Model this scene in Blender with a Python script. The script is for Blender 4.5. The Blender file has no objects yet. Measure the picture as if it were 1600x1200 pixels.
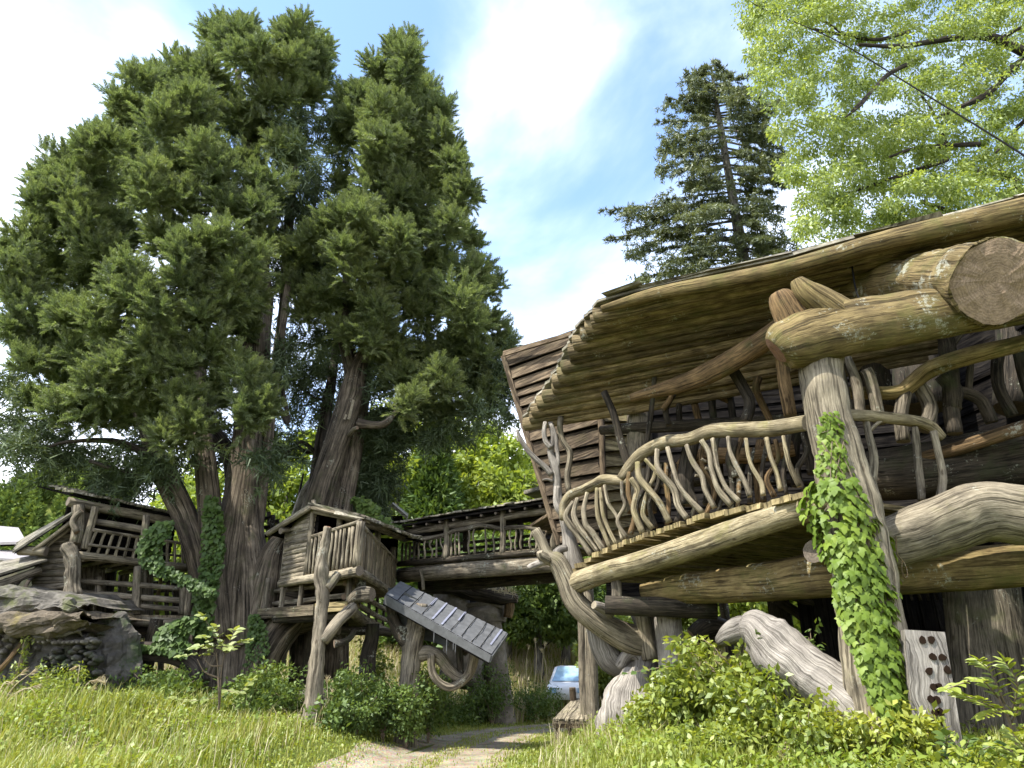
import bpy, bmesh, math, random
import numpy as np
from mathutils import Vector, Matrix
from mathutils import noise as mnoise

random.seed(11)
rng = np.random.default_rng(11)
SC = bpy.context.scene
COL = SC.collection
R = math.radians

# ------------------------------------------------------------------ camera, sky, sun, exposure
F = 1110.0                       # focal length in pixels of the 1600 px wide photograph
PITCH = R(22.5)
EYE = 1.6
cam_d = bpy.data.cameras.new('camera')
cam_d.sensor_width = 36.0
cam_d.lens = 36.0 * F / 1600.0
cam_d.clip_end = 3000.0
cam = bpy.data.objects.new('camera', cam_d)
COL.objects.link(cam)
cam.location = (0, 0, EYE)
cam.rotation_euler = (math.pi / 2 + PITCH, 0, 0)
SC.camera = cam

SUN_EL, SUN_AZ = R(57), R(-126)  # azimuth of the sun measured clockwise from +Y (straight ahead)
sun_dir = Vector((math.sin(SUN_AZ) * math.cos(SUN_EL), math.cos(SUN_AZ) * math.cos(SUN_EL), math.sin(SUN_EL)))
sd = bpy.data.lights.new('sun', 'SUN')
sd.energy = 2.4
sd.angle = R(0.5)
sd.color = (1.0, 0.95, 0.86)
sun = bpy.data.objects.new('sun', sd)
COL.objects.link(sun)
sun.rotation_euler = (-sun_dir).to_track_quat('-Z', 'Y').to_euler()

world = bpy.data.worlds.new('World')
SC.world = world
world.use_nodes = True
wn, wl = world.node_tree.nodes, world.node_tree.links
wn.clear()
out = wn.new('ShaderNodeOutputWorld')
bg = wn.new('ShaderNodeBackground')
bg.inputs['Strength'].default_value = 0.118
sky = wn.new('ShaderNodeTexSky')
sky.sky_type = 'NISHITA'
sky.sun_disc = False
sky.sun_elevation = SUN_EL
sky.sun_rotation = SUN_AZ
sky.altitude = 300
sky.air_density = 1.0
sky.dust_density = 0.6
sky.ozone_density = 2.2
tc = wn.new('ShaderNodeTexCoord')
mp = wn.new('ShaderNodeMapping')
mp.inputs['Scale'].default_value = (1.0, 1.0, 1.9)
mp.inputs['Location'].default_value = (1.1, 0.4, 0.3)
n1 = wn.new('ShaderNodeTexNoise')
n1.inputs['Scale'].default_value = 1.55
n1.inputs['Detail'].default_value = 7
n1.inputs['Roughness'].default_value = 0.52
n1.inputs['Distortion'].default_value = 0.35
rmp = wn.new('ShaderNodeValToRGB')
rmp.color_ramp.interpolation = 'EASE'
rmp.color_ramp.elements[0].position = 0.40
rmp.color_ramp.elements[1].position = 0.74
sep = wn.new('ShaderNodeSeparateXYZ')
hz = wn.new('ShaderNodeMapRange')          # more cloud low down, thinner overhead
hz.inputs['From Min'].default_value = 0.05
hz.inputs['From Max'].default_value = 0.85
hz.inputs['To Min'].default_value = 0.24
hz.inputs['To Max'].default_value = -0.02
addn = wn.new('ShaderNodeMath'); addn.operation = 'ADD'
mixc = wn.new('ShaderNodeMixRGB')
mixc.inputs['Color2'].default_value = (5.2, 5.3, 5.6, 1)
wl.new(tc.outputs['Generated'], mp.inputs['Vector'])
wl.new(mp.outputs['Vector'], n1.inputs['Vector'])
wl.new(tc.outputs['Generated'], sep.inputs['Vector'])
wl.new(sep.outputs['Z'], hz.inputs['Value'])
wl.new(n1.outputs['Fac'], addn.inputs[0])
wl.new(hz.outputs['Result'], addn.inputs[1])
wl.new(addn.outputs[0], rmp.inputs['Fac'])
wl.new(rmp.outputs['Color'], mixc.inputs['Fac'])
wl.new(sky.outputs['Color'], mixc.inputs['Color1'])
wl.new(mixc.outputs['Color'], bg.inputs['Color'])
wl.new(bg.outputs['Background'], out.inputs['Surface'])

vs = SC.view_settings
vs.view_transform = 'Standard'
vs.look = 'None'
vs.exposure = 2.12
vs.gamma = 1.0
vs.use_curve_mapping = False
SC.render.engine = 'CYCLES'
SC.cycles.max_bounces = 6
SC.cycles.diffuse_bounces = 4
SC.cycles.transmission_bounces = 3
SC.cycles.glossy_bounces = 2
SC.cycles.caustics_reflective = False
SC.cycles.caustics_refractive = False

# ------------------------------------------------------------------ measuring helpers
CP, SP = math.cos(PITCH), math.sin(PITCH)
def ray(px, py):
    fx, fy = (px - 800.0) / F, (600.0 - py) / F
    return Vector((fx, CP - fy * SP, SP + fy * CP))
def at(px, py, Y):
    d = ray(px, py)
    return Vector((0, 0, EYE)) + d * (Y / d.y)
def atz(px, py, z):
    d = ray(px, py)
    return Vector((0, 0, EYE)) + d * ((z - EYE) / d.z)
def mpp(px, py, Y):                       # metres per photograph pixel at that place
    return (Y / ray(px, py).y) / F
def T(lst):
    return [at(a, b, c) for a, b, c, r in lst], [r * mpp(a, b, c) for a, b, c, r in lst]
def smooth(a, b, x):
    t = np.clip((np.asarray(x, float) - a) / (b - a), 0, 1)
    return t * t * (3 - 2 * t)
def gz(x, y):
    x = np.asarray(x, float); y = np.asarray(y, float)
    z = 4.4 * smooth(29, 52, y) + 7 * smooth(55, 130, y)
    z = z + (0.52 * smooth(2.0, 4.4, -x) + 0.28 * smooth(6.0, 9.5, -x)) * smooth(13.0, 17.0, y) * (1 - 0.5 * smooth(26, 32, y)) + 0.35 * smooth(0.8, 2.2, x) * smooth(7, 10, y) * (1 - smooth(17, 20, y))
    z = z + 0.10 * np.sin(x * 0.9 + 1.0) * np.sin(y * 0.7) * smooth(2.0, 6.0, np.abs(x + 1.5))
    return z
def ground(x, y):
    return Vector((x, y, float(gz(x, y))))
def U(a, b):
    return random.uniform(a, b)

# ------------------------------------------------------------------ materials
M = {}
def new_mat(name):
    m = bpy.data.materials.new(name)
    m.use_nodes = True
    nt = m.node_tree
    nt.nodes.clear()
    o = nt.nodes.new('ShaderNodeOutputMaterial')
    return m, nt.nodes, nt.links, o
def noise(ns, scale, detail=4, rough=0.55, dist=0.0):
    n = ns.new('ShaderNodeTexNoise')
    n.inputs['Scale'].default_value = scale
    n.inputs['Detail'].default_value = detail
    n.inputs['Roughness'].default_value = rough
    n.inputs['Distortion'].default_value = dist
    return n
def ramp(ns, stops):
    r = ns.new('ShaderNodeValToRGB')
    e = r.color_ramp.elements
    while len(e) < len(stops):
        e.new(0.5)
    for k, (p, c) in enumerate(stops):
        e[k].position = p
        e[k].color = (*c, 1) if len(c) == 3 else c
    return r
def wood(name, dark, mid, light, moss=(0.10, 0.12, 0.03), moss_amt=0.0, lichen=0.0, gu=26.0, gv=2.2, bump=0.8, rough=0.85, var=0.25, crack=0.7, warp=0.10, spec=0.18, lsc=16):
    m, ns, ln, o = new_mat(name)
    b = ns.new('ShaderNodeBsdfPrincipled')
    b.inputs['Roughness'].default_value = rough
    b.inputs['Specular IOR Level'].default_value = spec
    uv0 = ns.new('ShaderNodeUVMap')
    wz = noise(ns, 1.6, 3, 0.5)
    ln.new(uv0.outputs['UV'], wz.inputs['Vector'])
    wsub = ns.new('ShaderNodeVectorMath'); wsub.operation = 'MULTIPLY_ADD'
    wsub.inputs[1].default_value = (warp, warp * 0.4, 0)
    ln.new(wz.outputs['Color'], wsub.inputs[0]); ln.new(uv0.outputs['UV'], wsub.inputs[2])
    class _U: outputs = {'UV': wsub.outputs[0]}
    uv = _U
    mpn = ns.new('ShaderNodeMapping')
    mpn.inputs['Scale'].default_value = (gu, gv, 1)
    ln.new(uv.outputs['UV'], mpn.inputs['Vector'])
    g = noise(ns, 1.0, 9, 0.72, 0.35)
    ln.new(mpn.outputs['Vector'], g.inputs['Vector'])
    rp = ramp(ns, [(0.37, dark), (0.49, mid), (0.63, light)])
    ln.new(g.outputs['Fac'], rp.inputs['Fac'])
    # long drying cracks
    mp2 = ns.new('ShaderNodeMapping')
    mp2.inputs['Scale'].default_value = (gu * 0.55, gv * 0.28, 1)
    ln.new(uv.outputs['UV'], mp2.inputs['Vector'])
    ck = noise(ns, 1.0, 3, 0.5, 0.8)
    ln.new(mp2.outputs['Vector'], ck.inputs['Vector'])
    cr = ramp(ns, [(0.385, (0.16, 0.15, 0.13)), (0.43, (1, 1, 1))])
    ln.new(ck.outputs['Fac'], cr.inputs['Fac'])
    mx = ns.new('ShaderNodeMixRGB'); mx.blend_type = 'MULTIPLY'
    mx.inputs['Fac'].default_value = crack
    ln.new(rp.outputs['Color'], mx.inputs['Color1'])
    ln.new(cr.outputs['Color'], mx.inputs['Color2'])
    # each piece its own tone
    oi = ns.new('ShaderNodeObjectInfo')
    hs = ns.new('ShaderNodeHueSaturation')
    mr = ns.new('ShaderNodeMapRange')
    mr.inputs['To Min'].default_value = 1.0 - var
    mr.inputs['To Max'].default_value = 1.0 + var
    ln.new(oi.outputs['Random'], mr.inputs['Value'])
    ln.new(mr.outputs['Result'], hs.inputs['Value'])
    ln.new(mx.outputs['Color'], hs.inputs['Color'])
    geo = ns.new('ShaderNodeNewGeometry')
    # blotches: weather stains in space
    st = noise(ns, 2.3, 5, 0.6)
    ln.new(geo.outputs['Position'], st.inputs['Vector'])
    sr = ramp(ns, [(0.35, (0.55, 0.53, 0.51)), (0.6, (1.08, 1.06, 1.0))])
    ln.new(st.outputs['Fac'], sr.inputs['Fac'])
    m2 = ns.new('ShaderNodeMixRGB'); m2.blend_type = 'MULTIPLY'
    m2.inputs['Fac'].default_value = 0.8
    ln.new(hs.outputs['Color'], m2.inputs['Color1'])
    ln.new(sr.outputs['Color'], m2.inputs['Color2'])
    vk = ns.new('ShaderNodeTexVoronoi'); vk.feature = 'F1'; vk.inputs['Scale'].default_value = 1.0
    mk = ns.new('ShaderNodeMapping'); mk.inputs['Scale'].default_value = (3.4, 1.7, 1)
    ln.new(uv.outputs['UV'], mk.inputs['Vector']); ln.new(mk.outputs['Vector'], vk.inputs['Vector'])
    kr_ = ramp(ns, [(0.05, (0.28, 0.24, 0.2)), (0.12, (1, 1, 1))])
    ln.new(vk.outputs['Distance'], kr_.inputs['Fac'])
    m5 = ns.new('ShaderNodeMixRGB'); m5.blend_type = 'MULTIPLY'; m5.inputs['Fac'].default_value = 0.8
    ln.new(m2.outputs['Color'], m5.inputs['Color1']); ln.new(kr_.outputs['Color'], m5.inputs['Color2'])
    col = m5.outputs['Color']
    if moss_amt > 0:
        mn = noise(ns, 1.7, 6, 0.68)
        ln.new(geo.outputs['Position'], mn.inputs['Vector'])
        mrr = ramp(ns, [(0.62 - 0.35 * moss_amt, (0, 0, 0)), (0.80 - 0.25 * moss_amt, (0.8, 0.8, 0.8))])
        ln.new(mn.outputs['Fac'], mrr.inputs['Fac'])
        m3 = ns.new('ShaderNodeMixRGB')
        m3.inputs['Color2'].default_value = (*moss, 1)
        ln.new(mrr.outputs['Color'], m3.inputs['Fac'])
        ln.new(col, m3.inputs['Color1'])
        col = m3.outputs['Color']
    if lichen > 0:
        lnz = noise(ns, lsc, 6, 0.75)
        ln.new(geo.outputs['Position'], lnz.inputs['Vector'])
        big = noise(ns, 1.9, 3, 0.5)
        ln.new(geo.outputs['Position'], big.inputs['Vector'])
        mu = ns.new('ShaderNodeMath'); mu.operation = 'MULTIPLY'
        ln.new(lnz.outputs['Fac'], mu.inputs[0]); ln.new(big.outputs['Fac'], mu.inputs[1])
        lr = ramp(ns, [(0.36 - 0.1 * lichen, (0, 0, 0)), (0.42 - 0.1 * lichen, (0.7, 0.7, 0.7))])
        ln.new(mu.outputs[0], lr.inputs['Fac'])
        m4 = ns.new('ShaderNodeMixRGB')
        m4.inputs['Color2'].default_value = (0.33, 0.34, 0.28, 1)
        ln.new(lr.outputs['Color'], m4.inputs['Fac'])
        ln.new(col, m4.inputs['Color1'])
        col = m4.outputs['Color']
    ln.new(col, b.inputs['Base Color'])
    ad = ns.new('ShaderNodeMath'); ad.operation = 'MULTIPLY_ADD'
    ad.inputs[1].default_value = 0.7
    ln.new(cr.outputs['Color'], ad.inputs[0]); ln.new(g.outputs['Fac'], ad.inputs[2])
    bp = ns.new('ShaderNodeBump')
    bp.inputs['Strength'].default_value = bump
    bp.inputs['Distance'].default_value = 0.03
    ln.new(ad.outputs[0], bp.inputs['Height'])
    ln.new(bp.outputs['Normal'], b.inputs['Normal'])
    ln.new(b.outputs['BSDF'], o.inputs['Surface'])
    M[name] = m
    return m
def endgrain(name, dark, light):
    m, ns, ln, o = new_mat(name)
    b = ns.new('ShaderNodeBsdfPrincipled'); b.inputs['Roughness'].default_value = 0.9
    uv = ns.new('ShaderNodeUVMap')
    w = ns.new('ShaderNodeTexWave'); w.wave_type = 'RINGS'; w.rings_direction = 'Z'
    w.inputs['Scale'].default_value = 7; w.inputs['Distortion'].default_value = 9.0; w.inputs['Detail'].default_value = 4; w.inputs['Detail Scale'].default_value = 1.6
    ln.new(uv.outputs['UV'], w.inputs['Vector'])
    n = noise(ns, 9, 6, 0.7)
    ln.new(uv.outputs['UV'], n.inputs['Vector'])
    rp = ramp(ns, [(0.3, dark), (0.7, light)])
    mxf = ns.new('ShaderNodeMath'); mxf.operation = 'MULTIPLY_ADD'; mxf.inputs[1].default_value = 0.13
    ln.new(w.outputs['Fac'], mxf.inputs[0]); 
    sc = ns.new('ShaderNodeMath'); sc.operation = 'MULTIPLY'; sc.inputs[1].default_value = 0.92
    ln.new(n.outputs['Fac'], sc.inputs[0]); ln.new(sc.outputs[0], mxf.inputs[2])
    ln.new(mxf.outputs[0], rp.inputs['Fac'])
    gr = ns.new('ShaderNodeTexGradient'); gr.gradient_type = 'RADIAL'
    ln.new(uv.outputs['UV'], gr.inputs['Vector'])
    gm = ns.new('ShaderNodeMath'); gm.operation = 'MULTIPLY'; gm.inputs[1].default_value = 26
    ln.new(gr.outputs['Fac'], gm.inputs[0])
    gc = ns.new('ShaderNodeCombineXYZ'); ln.new(gm.outputs[0], gc.inputs['X'])
    gn_ = noise(ns, 1.0, 3, 0.6, 0.0); ln.new(gc.outputs['Vector'], gn_.inputs['Vector'])
    gk = ramp(ns, [(0.34, (0.15, 0.13, 0.11)), (0.40, (1, 1, 1))]); ln.new(gn_.outputs['Fac'], gk.inputs['Fac'])
    gx = ns.new('ShaderNodeMixRGB'); gx.blend_type = 'MULTIPLY'; gx.inputs['Fac'].default_value = 0.75
    ln.new(rp.outputs['Color'], gx.inputs['Color1']); ln.new(gk.outputs['Color'], gx.inputs['Color2'])
    rp = gx
    sp = noise(ns, 60, 3, 0.7)
    ln.new(uv.outputs['UV'], sp.inputs['Vector'])
    sr = ramp(ns, [(0.60, (0, 0, 0)), (0.68, (0.5, 0.5, 0.5))])
    ln.new(sp.outputs['Fac'], sr.inputs['Fac'])
    mx = ns.new('ShaderNodeMixRGB'); mx.inputs['Color2'].default_value = (0.45, 0.42, 0.33, 1)
    ln.new(sr.outputs['Color'], mx.inputs['Fac']); ln.new(rp.outputs['Color'], mx.inputs['Color1'])
    ln.new(mx.outputs['Color'], b.inputs['Base Color'])
    bp = ns.new('ShaderNodeBump'); bp.inputs['Strength'].default_value = 0.6; bp.inputs['Distance'].default_value = 0.02
    ln.new(mxf.outputs[0], bp.inputs['Height']); ln.new(bp.outputs['Normal'], b.inputs['Normal'])
    ln.new(b.outputs['BSDF'], o.inputs['Surface'])
    M[name] = m
def leafmat(name, c1, c2, c3=None, trans=0.35, gloss=0.06, scale=0.8, tint=None):
    m, ns, ln, o = new_mat(name)
    geo = ns.new('ShaderNodeNewGeometry')
    c3 = c3 or c2
    rp = ramp(ns, [(0.0, c1), (0.55, c2), (1.0, c3)])
    n = noise(ns, scale, 3, 0.6)
    ln.new(geo.outputs['Position'], n.inputs['Vector'])
    ma = ns.new('ShaderNodeMath'); ma.operation = 'MULTIPLY_ADD'
    ma.inputs[1].default_value = 0.55
    ln.new(geo.outputs['Random Per Island'], ma.inputs[0])
    mb = ns.new('ShaderNodeMath'); mb.operation = 'MULTIPLY_ADD'; mb.inputs[1].default_value = 1.3; mb.inputs[2].default_value = -0.42
    ln.new(n.outputs['Fac'], mb.inputs[0]); ln.new(mb.outputs[0], ma.inputs[2])
    ln.new(ma.outputs[0], rp.inputs['Fac'])
    d = ns.new('ShaderNodeBsdfDiffuse')
    t = ns.new('ShaderNodeBsdfTranslucent')
    g = ns.new('ShaderNodeBsdfGlossy'); g.inputs['Roughness'].default_value = 0.5
    g.inputs['Color'].default_value = (0.8, 0.85, 0.8, 1)
    ln.new(rp.outputs['Color'], d.inputs['Color'])
    tm = ns.new('ShaderNodeMixRGB'); tm.blend_type = 'MULTIPLY'; tm.inputs['Fac'].default_value = 1
    tm.inputs['Color2'].default_value = (*(tint or (1.35, 1.25, 0.55)), 1)
    ln.new(rp.outputs['Color'], tm.inputs['Color1']); ln.new(tm.outputs['Color'], t.inputs['Color'])
    m1 = ns.new('ShaderNodeMixShader'); m1.inputs['Fac'].default_value = trans
    ln.new(d.outputs[0], m1.inputs[1]); ln.new(t.outputs[0], m1.inputs[2])
    m2 = ns.new('ShaderNodeMixShader'); m2.inputs['Fac'].default_value = gloss
    ln.new(m1.outputs[0], m2.inputs[1]); ln.new(g.outputs[0], m2.inputs[2])
    ln.new(m2.outputs[0], o.inputs['Surface'])
    M[name] = m
def stone(name, dark, light, moss=None, scale=3.0, bump=0.9, thr=0.55):
    m, ns, ln, o = new_mat(name)
    b = ns.new('ShaderNodeBsdfPrincipled'); b.inputs['Roughness'].default_value = 0.95
    b.inputs['Specular IOR Level'].default_value = 0.2
    geo = ns.new('ShaderNodeNewGeometry')
    n = noise(ns, scale, 9, 0.66)
    ln.new(geo.outputs['Position'], n.inputs['Vector'])
    rp = ramp(ns, [(0.32, dark), (0.68, light)])
    ln.new(n.outputs['Fac'], rp.inputs['Fac'])
    col = rp.outputs['Color']
    if moss:
        k = noise(ns, 1.4, 6, 0.7)
        ln.new(geo.outputs['Position'], k.inputs['Vector'])
        kr = ramp(ns, [(thr, (0, 0, 0)), (thr + 0.12, (0.85, 0.85, 0.85))])
        ln.new(k.outputs['Fac'], kr.inputs['Fac'])
        mx = ns.new('ShaderNodeMixRGB'); mx.inputs['Color2'].default_value = (*moss, 1)
        ln.new(kr.outputs['Color'], mx.inputs['Fac']); ln.new(col, mx.inputs['Color1'])
        col = mx.outputs['Color']
    ln.new(col, b.inputs['Base Color'])
    bp = ns.new('ShaderNodeBump'); bp.inputs['Strength'].default_value = bump; bp.inputs['Distance'].default_value = 0.08
    ln.new(n.outputs['Fac'], bp.inputs['Height']); ln.new(bp.outputs['Normal'], b.inputs['Normal'])
    ln.new(b.outputs['BSDF'], o.inputs['Surface'])
    M[name] = m
def plain(name, c, rough=0.5, metal=0.0, spec=0.5, alpha_noise=0.15):
    m, ns, ln, o = new_mat(name)
    b = ns.new('ShaderNodeBsdfPrincipled')
    b.inputs['Roughness'].default_value = rough
    b.inputs['Metallic'].default_value = metal
    b.inputs['Specular IOR Level'].default_value = spec
    geo = ns.new('ShaderNodeNewGeometry')
    n = noise(ns, 6, 5, 0.6)
    ln.new(geo.outputs['Position'], n.inputs['Vector'])
    a = tuple(x * (1 - alpha_noise) for x in c); z = tuple(min(1, x * (1 + alpha_noise)) for x in c)
    rp = ramp(ns, [(0.35, a), (0.65, z)])
    ln.new(n.outputs['Fac'], rp.inputs['Fac']); ln.new(rp.outputs['Color'], b.inputs['Base Color'])
    ln.new(b.outputs['BSDF'], o.inputs['Surface'])
    M[name] = m

wood('log_tan', (0.085, 0.062, 0.028), (0.185, 0.14, 0.064), (0.28, 0.22, 0.105), moss=(0.105, 0.105, 0.03), moss_amt=0.38, lichen=0.25)
wood('log_sun', (0.12, 0.10, 0.06), (0.235, 0.2, 0.125), (0.335, 0.295, 0.2), moss=(0.17, 0.16, 0.055), moss_amt=0.2, lichen=0.1, var=0.12)
wood('rafter', (0.06, 0.047, 0.027), (0.15, 0.118, 0.066), (0.26, 0.21, 0.125), moss=(0.085, 0.088, 0.034), moss_amt=0.35, lichen=0.1, var=0.45)
wood('log_lichen', (0.08, 0.06, 0.03), (0.17, 0.13, 0.06), (0.25, 0.2, 0.1), moss=(0.10, 0.105, 0.03), moss_amt=0.35, lichen=0.75, lsc=9)
wood('log_brown', (0.06, 0.042, 0.022), (0.15, 0.10, 0.05), (0.25, 0.165, 0.085), moss=(0.07, 0.075, 0.025), moss_amt=0.2, lichen=0.1)
wood('log_dark', (0.018, 0.016, 0.013), (0.045, 0.038, 0.029), (0.085, 0.07, 0.052), moss=(0.04, 0.05, 0.02), moss_amt=0.25, lichen=0.2)
wood('log_grey', (0.07, 0.06, 0.046), (0.165, 0.145, 0.112), (0.27, 0.235, 0.18), moss=(0.08, 0.09, 0.035), moss_amt=0.15, lichen=0.15)
wood('log_pale', (0.10, 0.088, 0.066), (0.21, 0.183, 0.135), (0.32, 0.285, 0.215), moss=(0.16, 0.15, 0.07), moss_amt=0.12, lichen=0.1)
wood('drift', (0.15, 0.138, 0.122), (0.24, 0.222, 0.20), (0.36, 0.338, 0.31), moss_amt=0.0, lichen=0.0, gu=42, gv=1.8, bump=0.8, crack=0.5, warp=0.3)
wood('plank_grey', (0.085, 0.07, 0.05), (0.18, 0.15, 0.105), (0.29, 0.245, 0.175), moss=(0.09, 0.095, 0.04), moss_amt=0.2, lichen=0.1, gu=20, gv=1.4)
wood('plank_tan', (0.12, 0.098, 0.05), (0.26, 0.21, 0.11), (0.37, 0.305, 0.17), moss=(0.15, 0.14, 0.045), moss_amt=0.3, gu=18, gv=1.2)
wood('plank_red', (0.03, 0.023, 0.015), (0.085, 0.063, 0.042), (0.16, 0.125, 0.085), moss=(0.06, 0.05, 0.025), moss_amt=0.3, gu=14, gv=1.6, var=0.35)
wood('plank_dark', (0.006, 0.006, 0.007), (0.015, 0.014, 0.014), (0.028, 0.025, 0.022), gu=14, gv=1.2, var=0.4, spec=0.0)  # near-black colour stands in for the shade inside the houses
wood('roof_bark', (0.09, 0.083, 0.067), (0.21, 0.195, 0.16), (0.36, 0.34, 0.285), moss=(0.075, 0.085, 0.03), moss_amt=0.3, lichen=0.2, gu=14, gv=2.5)
wood('bark_cedar', (0.032, 0.027, 0.021), (0.105, 0.086, 0.066), (0.215, 0.18, 0.14), moss=(0.05, 0.06, 0.022), moss_amt=0.22, lichen=0.1, gu=11, gv=0.9, bump=1.0, var=0.1, crack=0.8)
wood('bark_dark', (0.02, 0.018, 0.016), (0.05, 0.042, 0.036), (0.09, 0.075, 0.062), gu=10, gv=1.0, bump=0.9)
wood('bark_grey', (0.07, 0.066, 0.058), (0.15, 0.14, 0.12), (0.24, 0.225, 0.195), lichen=0.15, gu=9, gv=2, bump=0.6)
endgrain('end_grain', (0.07, 0.045, 0.028), (0.20, 0.14, 0.09))
endgrain('end_pale', (0.12, 0.10, 0.07), (0.28, 0.24, 0.17))
endgrain('end_red', (0.08, 0.038, 0.02), (0.19, 0.095, 0.048))
endgrain('end_butt', (0.10, 0.068, 0.042), (0.30, 0.215, 0.14))
endgrain('end_dark', (0.06, 0.048, 0.036), (0.15, 0.12, 0.09))
leafmat('leaf_cedar_tip', (0.125, 0.15, 0.068), (0.205, 0.235, 0.095), (0.30, 0.31, 0.12), trans=0.5, gloss=0.03, scale=0.5, tint=(1.1, 1.25, 0.75))
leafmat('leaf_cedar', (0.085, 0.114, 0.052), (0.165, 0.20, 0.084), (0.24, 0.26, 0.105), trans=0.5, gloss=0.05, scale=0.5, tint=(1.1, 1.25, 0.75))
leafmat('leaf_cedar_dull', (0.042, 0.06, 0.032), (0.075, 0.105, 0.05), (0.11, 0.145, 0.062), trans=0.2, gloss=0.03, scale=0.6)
leafmat('leaf_spruce', (0.05, 0.07, 0.036), (0.105, 0.13, 0.06), (0.185, 0.205, 0.085), trans=0.3, gloss=0.06, scale=0.9)
leafmat('leaf_maple', (0.165, 0.23, 0.06), (0.255, 0.33, 0.088), (0.35, 0.405, 0.125), trans=0.5, gloss=0.05, scale=0.5)
leafmat('leaf_lime', (0.15, 0.22, 0.04), (0.235, 0.31, 0.058), (0.32, 0.375, 0.08), trans=0.45, gloss=0.03, scale=0.25)
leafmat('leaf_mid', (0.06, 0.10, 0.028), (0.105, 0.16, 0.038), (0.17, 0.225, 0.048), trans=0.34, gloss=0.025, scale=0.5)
leafmat('leaf_hill', (0.07, 0.115, 0.035), (0.12, 0.17, 0.045), (0.17, 0.22, 0.055), trans=0.2, gloss=0.0, scale=0.05)
leafmat('leaf_cypress', (0.045, 0.085, 0.022), (0.085, 0.14, 0.032), (0.135, 0.19, 0.042), trans=0.25, gloss=0.03, scale=0.9)
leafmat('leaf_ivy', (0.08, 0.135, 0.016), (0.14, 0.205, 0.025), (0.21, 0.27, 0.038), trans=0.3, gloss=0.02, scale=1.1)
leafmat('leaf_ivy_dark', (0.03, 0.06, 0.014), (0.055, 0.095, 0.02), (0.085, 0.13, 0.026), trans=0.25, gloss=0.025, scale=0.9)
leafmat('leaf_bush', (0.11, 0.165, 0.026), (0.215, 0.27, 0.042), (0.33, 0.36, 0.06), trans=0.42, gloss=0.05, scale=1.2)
leafmat('leaf_yellow', (0.20, 0.26, 0.035), (0.29, 0.33, 0.045), (0.38, 0.39, 0.06), trans=0.4, gloss=0.06, scale=1.5)
leafmat('leaf_pale', (0.20, 0.26, 0.08), (0.29, 0.33, 0.11), (0.40, 0.41, 0.17), trans=0.4, gloss=0.06, scale=1.5)
leafmat('grass', (0.16, 0.21, 0.032), (0.26, 0.295, 0.055), (0.38, 0.36, 0.12), trans=0.4, gloss=0.04, scale=0.7)
leafmat('weed', (0.13, 0.20, 0.026), (0.21, 0.27, 0.036), (0.31, 0.33, 0.06), trans=0.4, gloss=0.04, scale=0.9)
leafmat('straw', (0.36, 0.29, 0.17), (0.48, 0.41, 0.26), (0.58, 0.52, 0.36), trans=0.3, gloss=0.03, scale=0.9, tint=(1.1, 1, 0.8))
stone('rock', (0.055, 0.05, 0.042), (0.19, 0.175, 0.15), moss=(0.075, 0.085, 0.03), scale=3.5, thr=0.52)
stone('rock_dark', (0.04, 0.037, 0.032), (0.12, 0.11, 0.095), moss=(0.04, 0.06, 0.022), scale=3.5, thr=0.50)
stone('rock_gold', (0.06, 0.05, 0.038), (0.17, 0.14, 0.10), moss=(0.20, 0.165, 0.065), scale=4.5, thr=0.56)
stone('cobble', (0.10, 0.09, 0.075), (0.22, 0.20, 0.17), scale=6)
stone('clay', (0.075, 0.065, 0.05), (0.20, 0.175, 0.14), moss=(0.09, 0.085, 0.04), scale=2.6, thr=0.58)
plain('tarp', (0.088, 0.091, 0.094), 0.65, alpha_noise=0.22)
plain('tarp_dark', (0.05, 0.055, 0.055), 0.6, alpha_noise=0.3)
plain('strap', (0.20, 0.21, 0.27), 0.6)
plain('cord', (0.012, 0.012, 0.012), 0.9, spec=0.0)
plain('car_white', (0.8, 0.8, 0.8), 0.25, alpha_noise=0.02)
plain('glass', (0.25, 0.38, 0.48), 0.08, spec=1.0)
plain('tyre', (0.02, 0.02, 0.02), 0.85)
plain('metal_roof', (0.24, 0.225, 0.225), 0.7, spec=0.2)
plain('plaster', (0.35, 0.30, 0.24), 0.9)
plain('hole', (0.02, 0.013, 0.009), 1.0, spec=0.0)
plain('twig', (0.16, 0.12, 0.08), 0.9)
plain('stem_green', (0.16, 0.17, 0.06), 0.8)

# ------------------------------------------------------------------ objects
def wpos(o):
    p = Vector((0, 0, 0))
    while o is not None:
        p += Vector(o.location); o = o.parent
    return p
def tag(o, label=None, cat=None, group=None, kind=None):
    if label: o['label'] = label
    if cat: o['category'] = cat
    if group: o['group'] = group
    if kind: o['kind'] = kind
    return o
def thing(name, label, cat, loc, group=None):
    o = bpy.data.objects.new(name, None)
    COL.objects.link(o)
    o.empty_display_size = 0.3
    o.location = loc
    return tag(o, label, cat, group)
def link_mesh(name, me, parent, origin):
    o = bpy.data.objects.new(name, me)
    COL.objects.link(o)
    if parent is not None:
        o.parent = parent
        o.location = Vector(origin) - wpos(parent)
    else:
        o.location = origin
    return o
def children(o):
    return [c for c in bpy.data.objects if c.parent == o]
def copy_tree(o, parent=None, kids=None):
    c = o.copy(); COL.objects.link(c)
    if parent is not None: c.parent = parent
    for ch in (kids if kids is not None else children(o)):
        copy_tree(ch, c)
    return c

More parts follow.
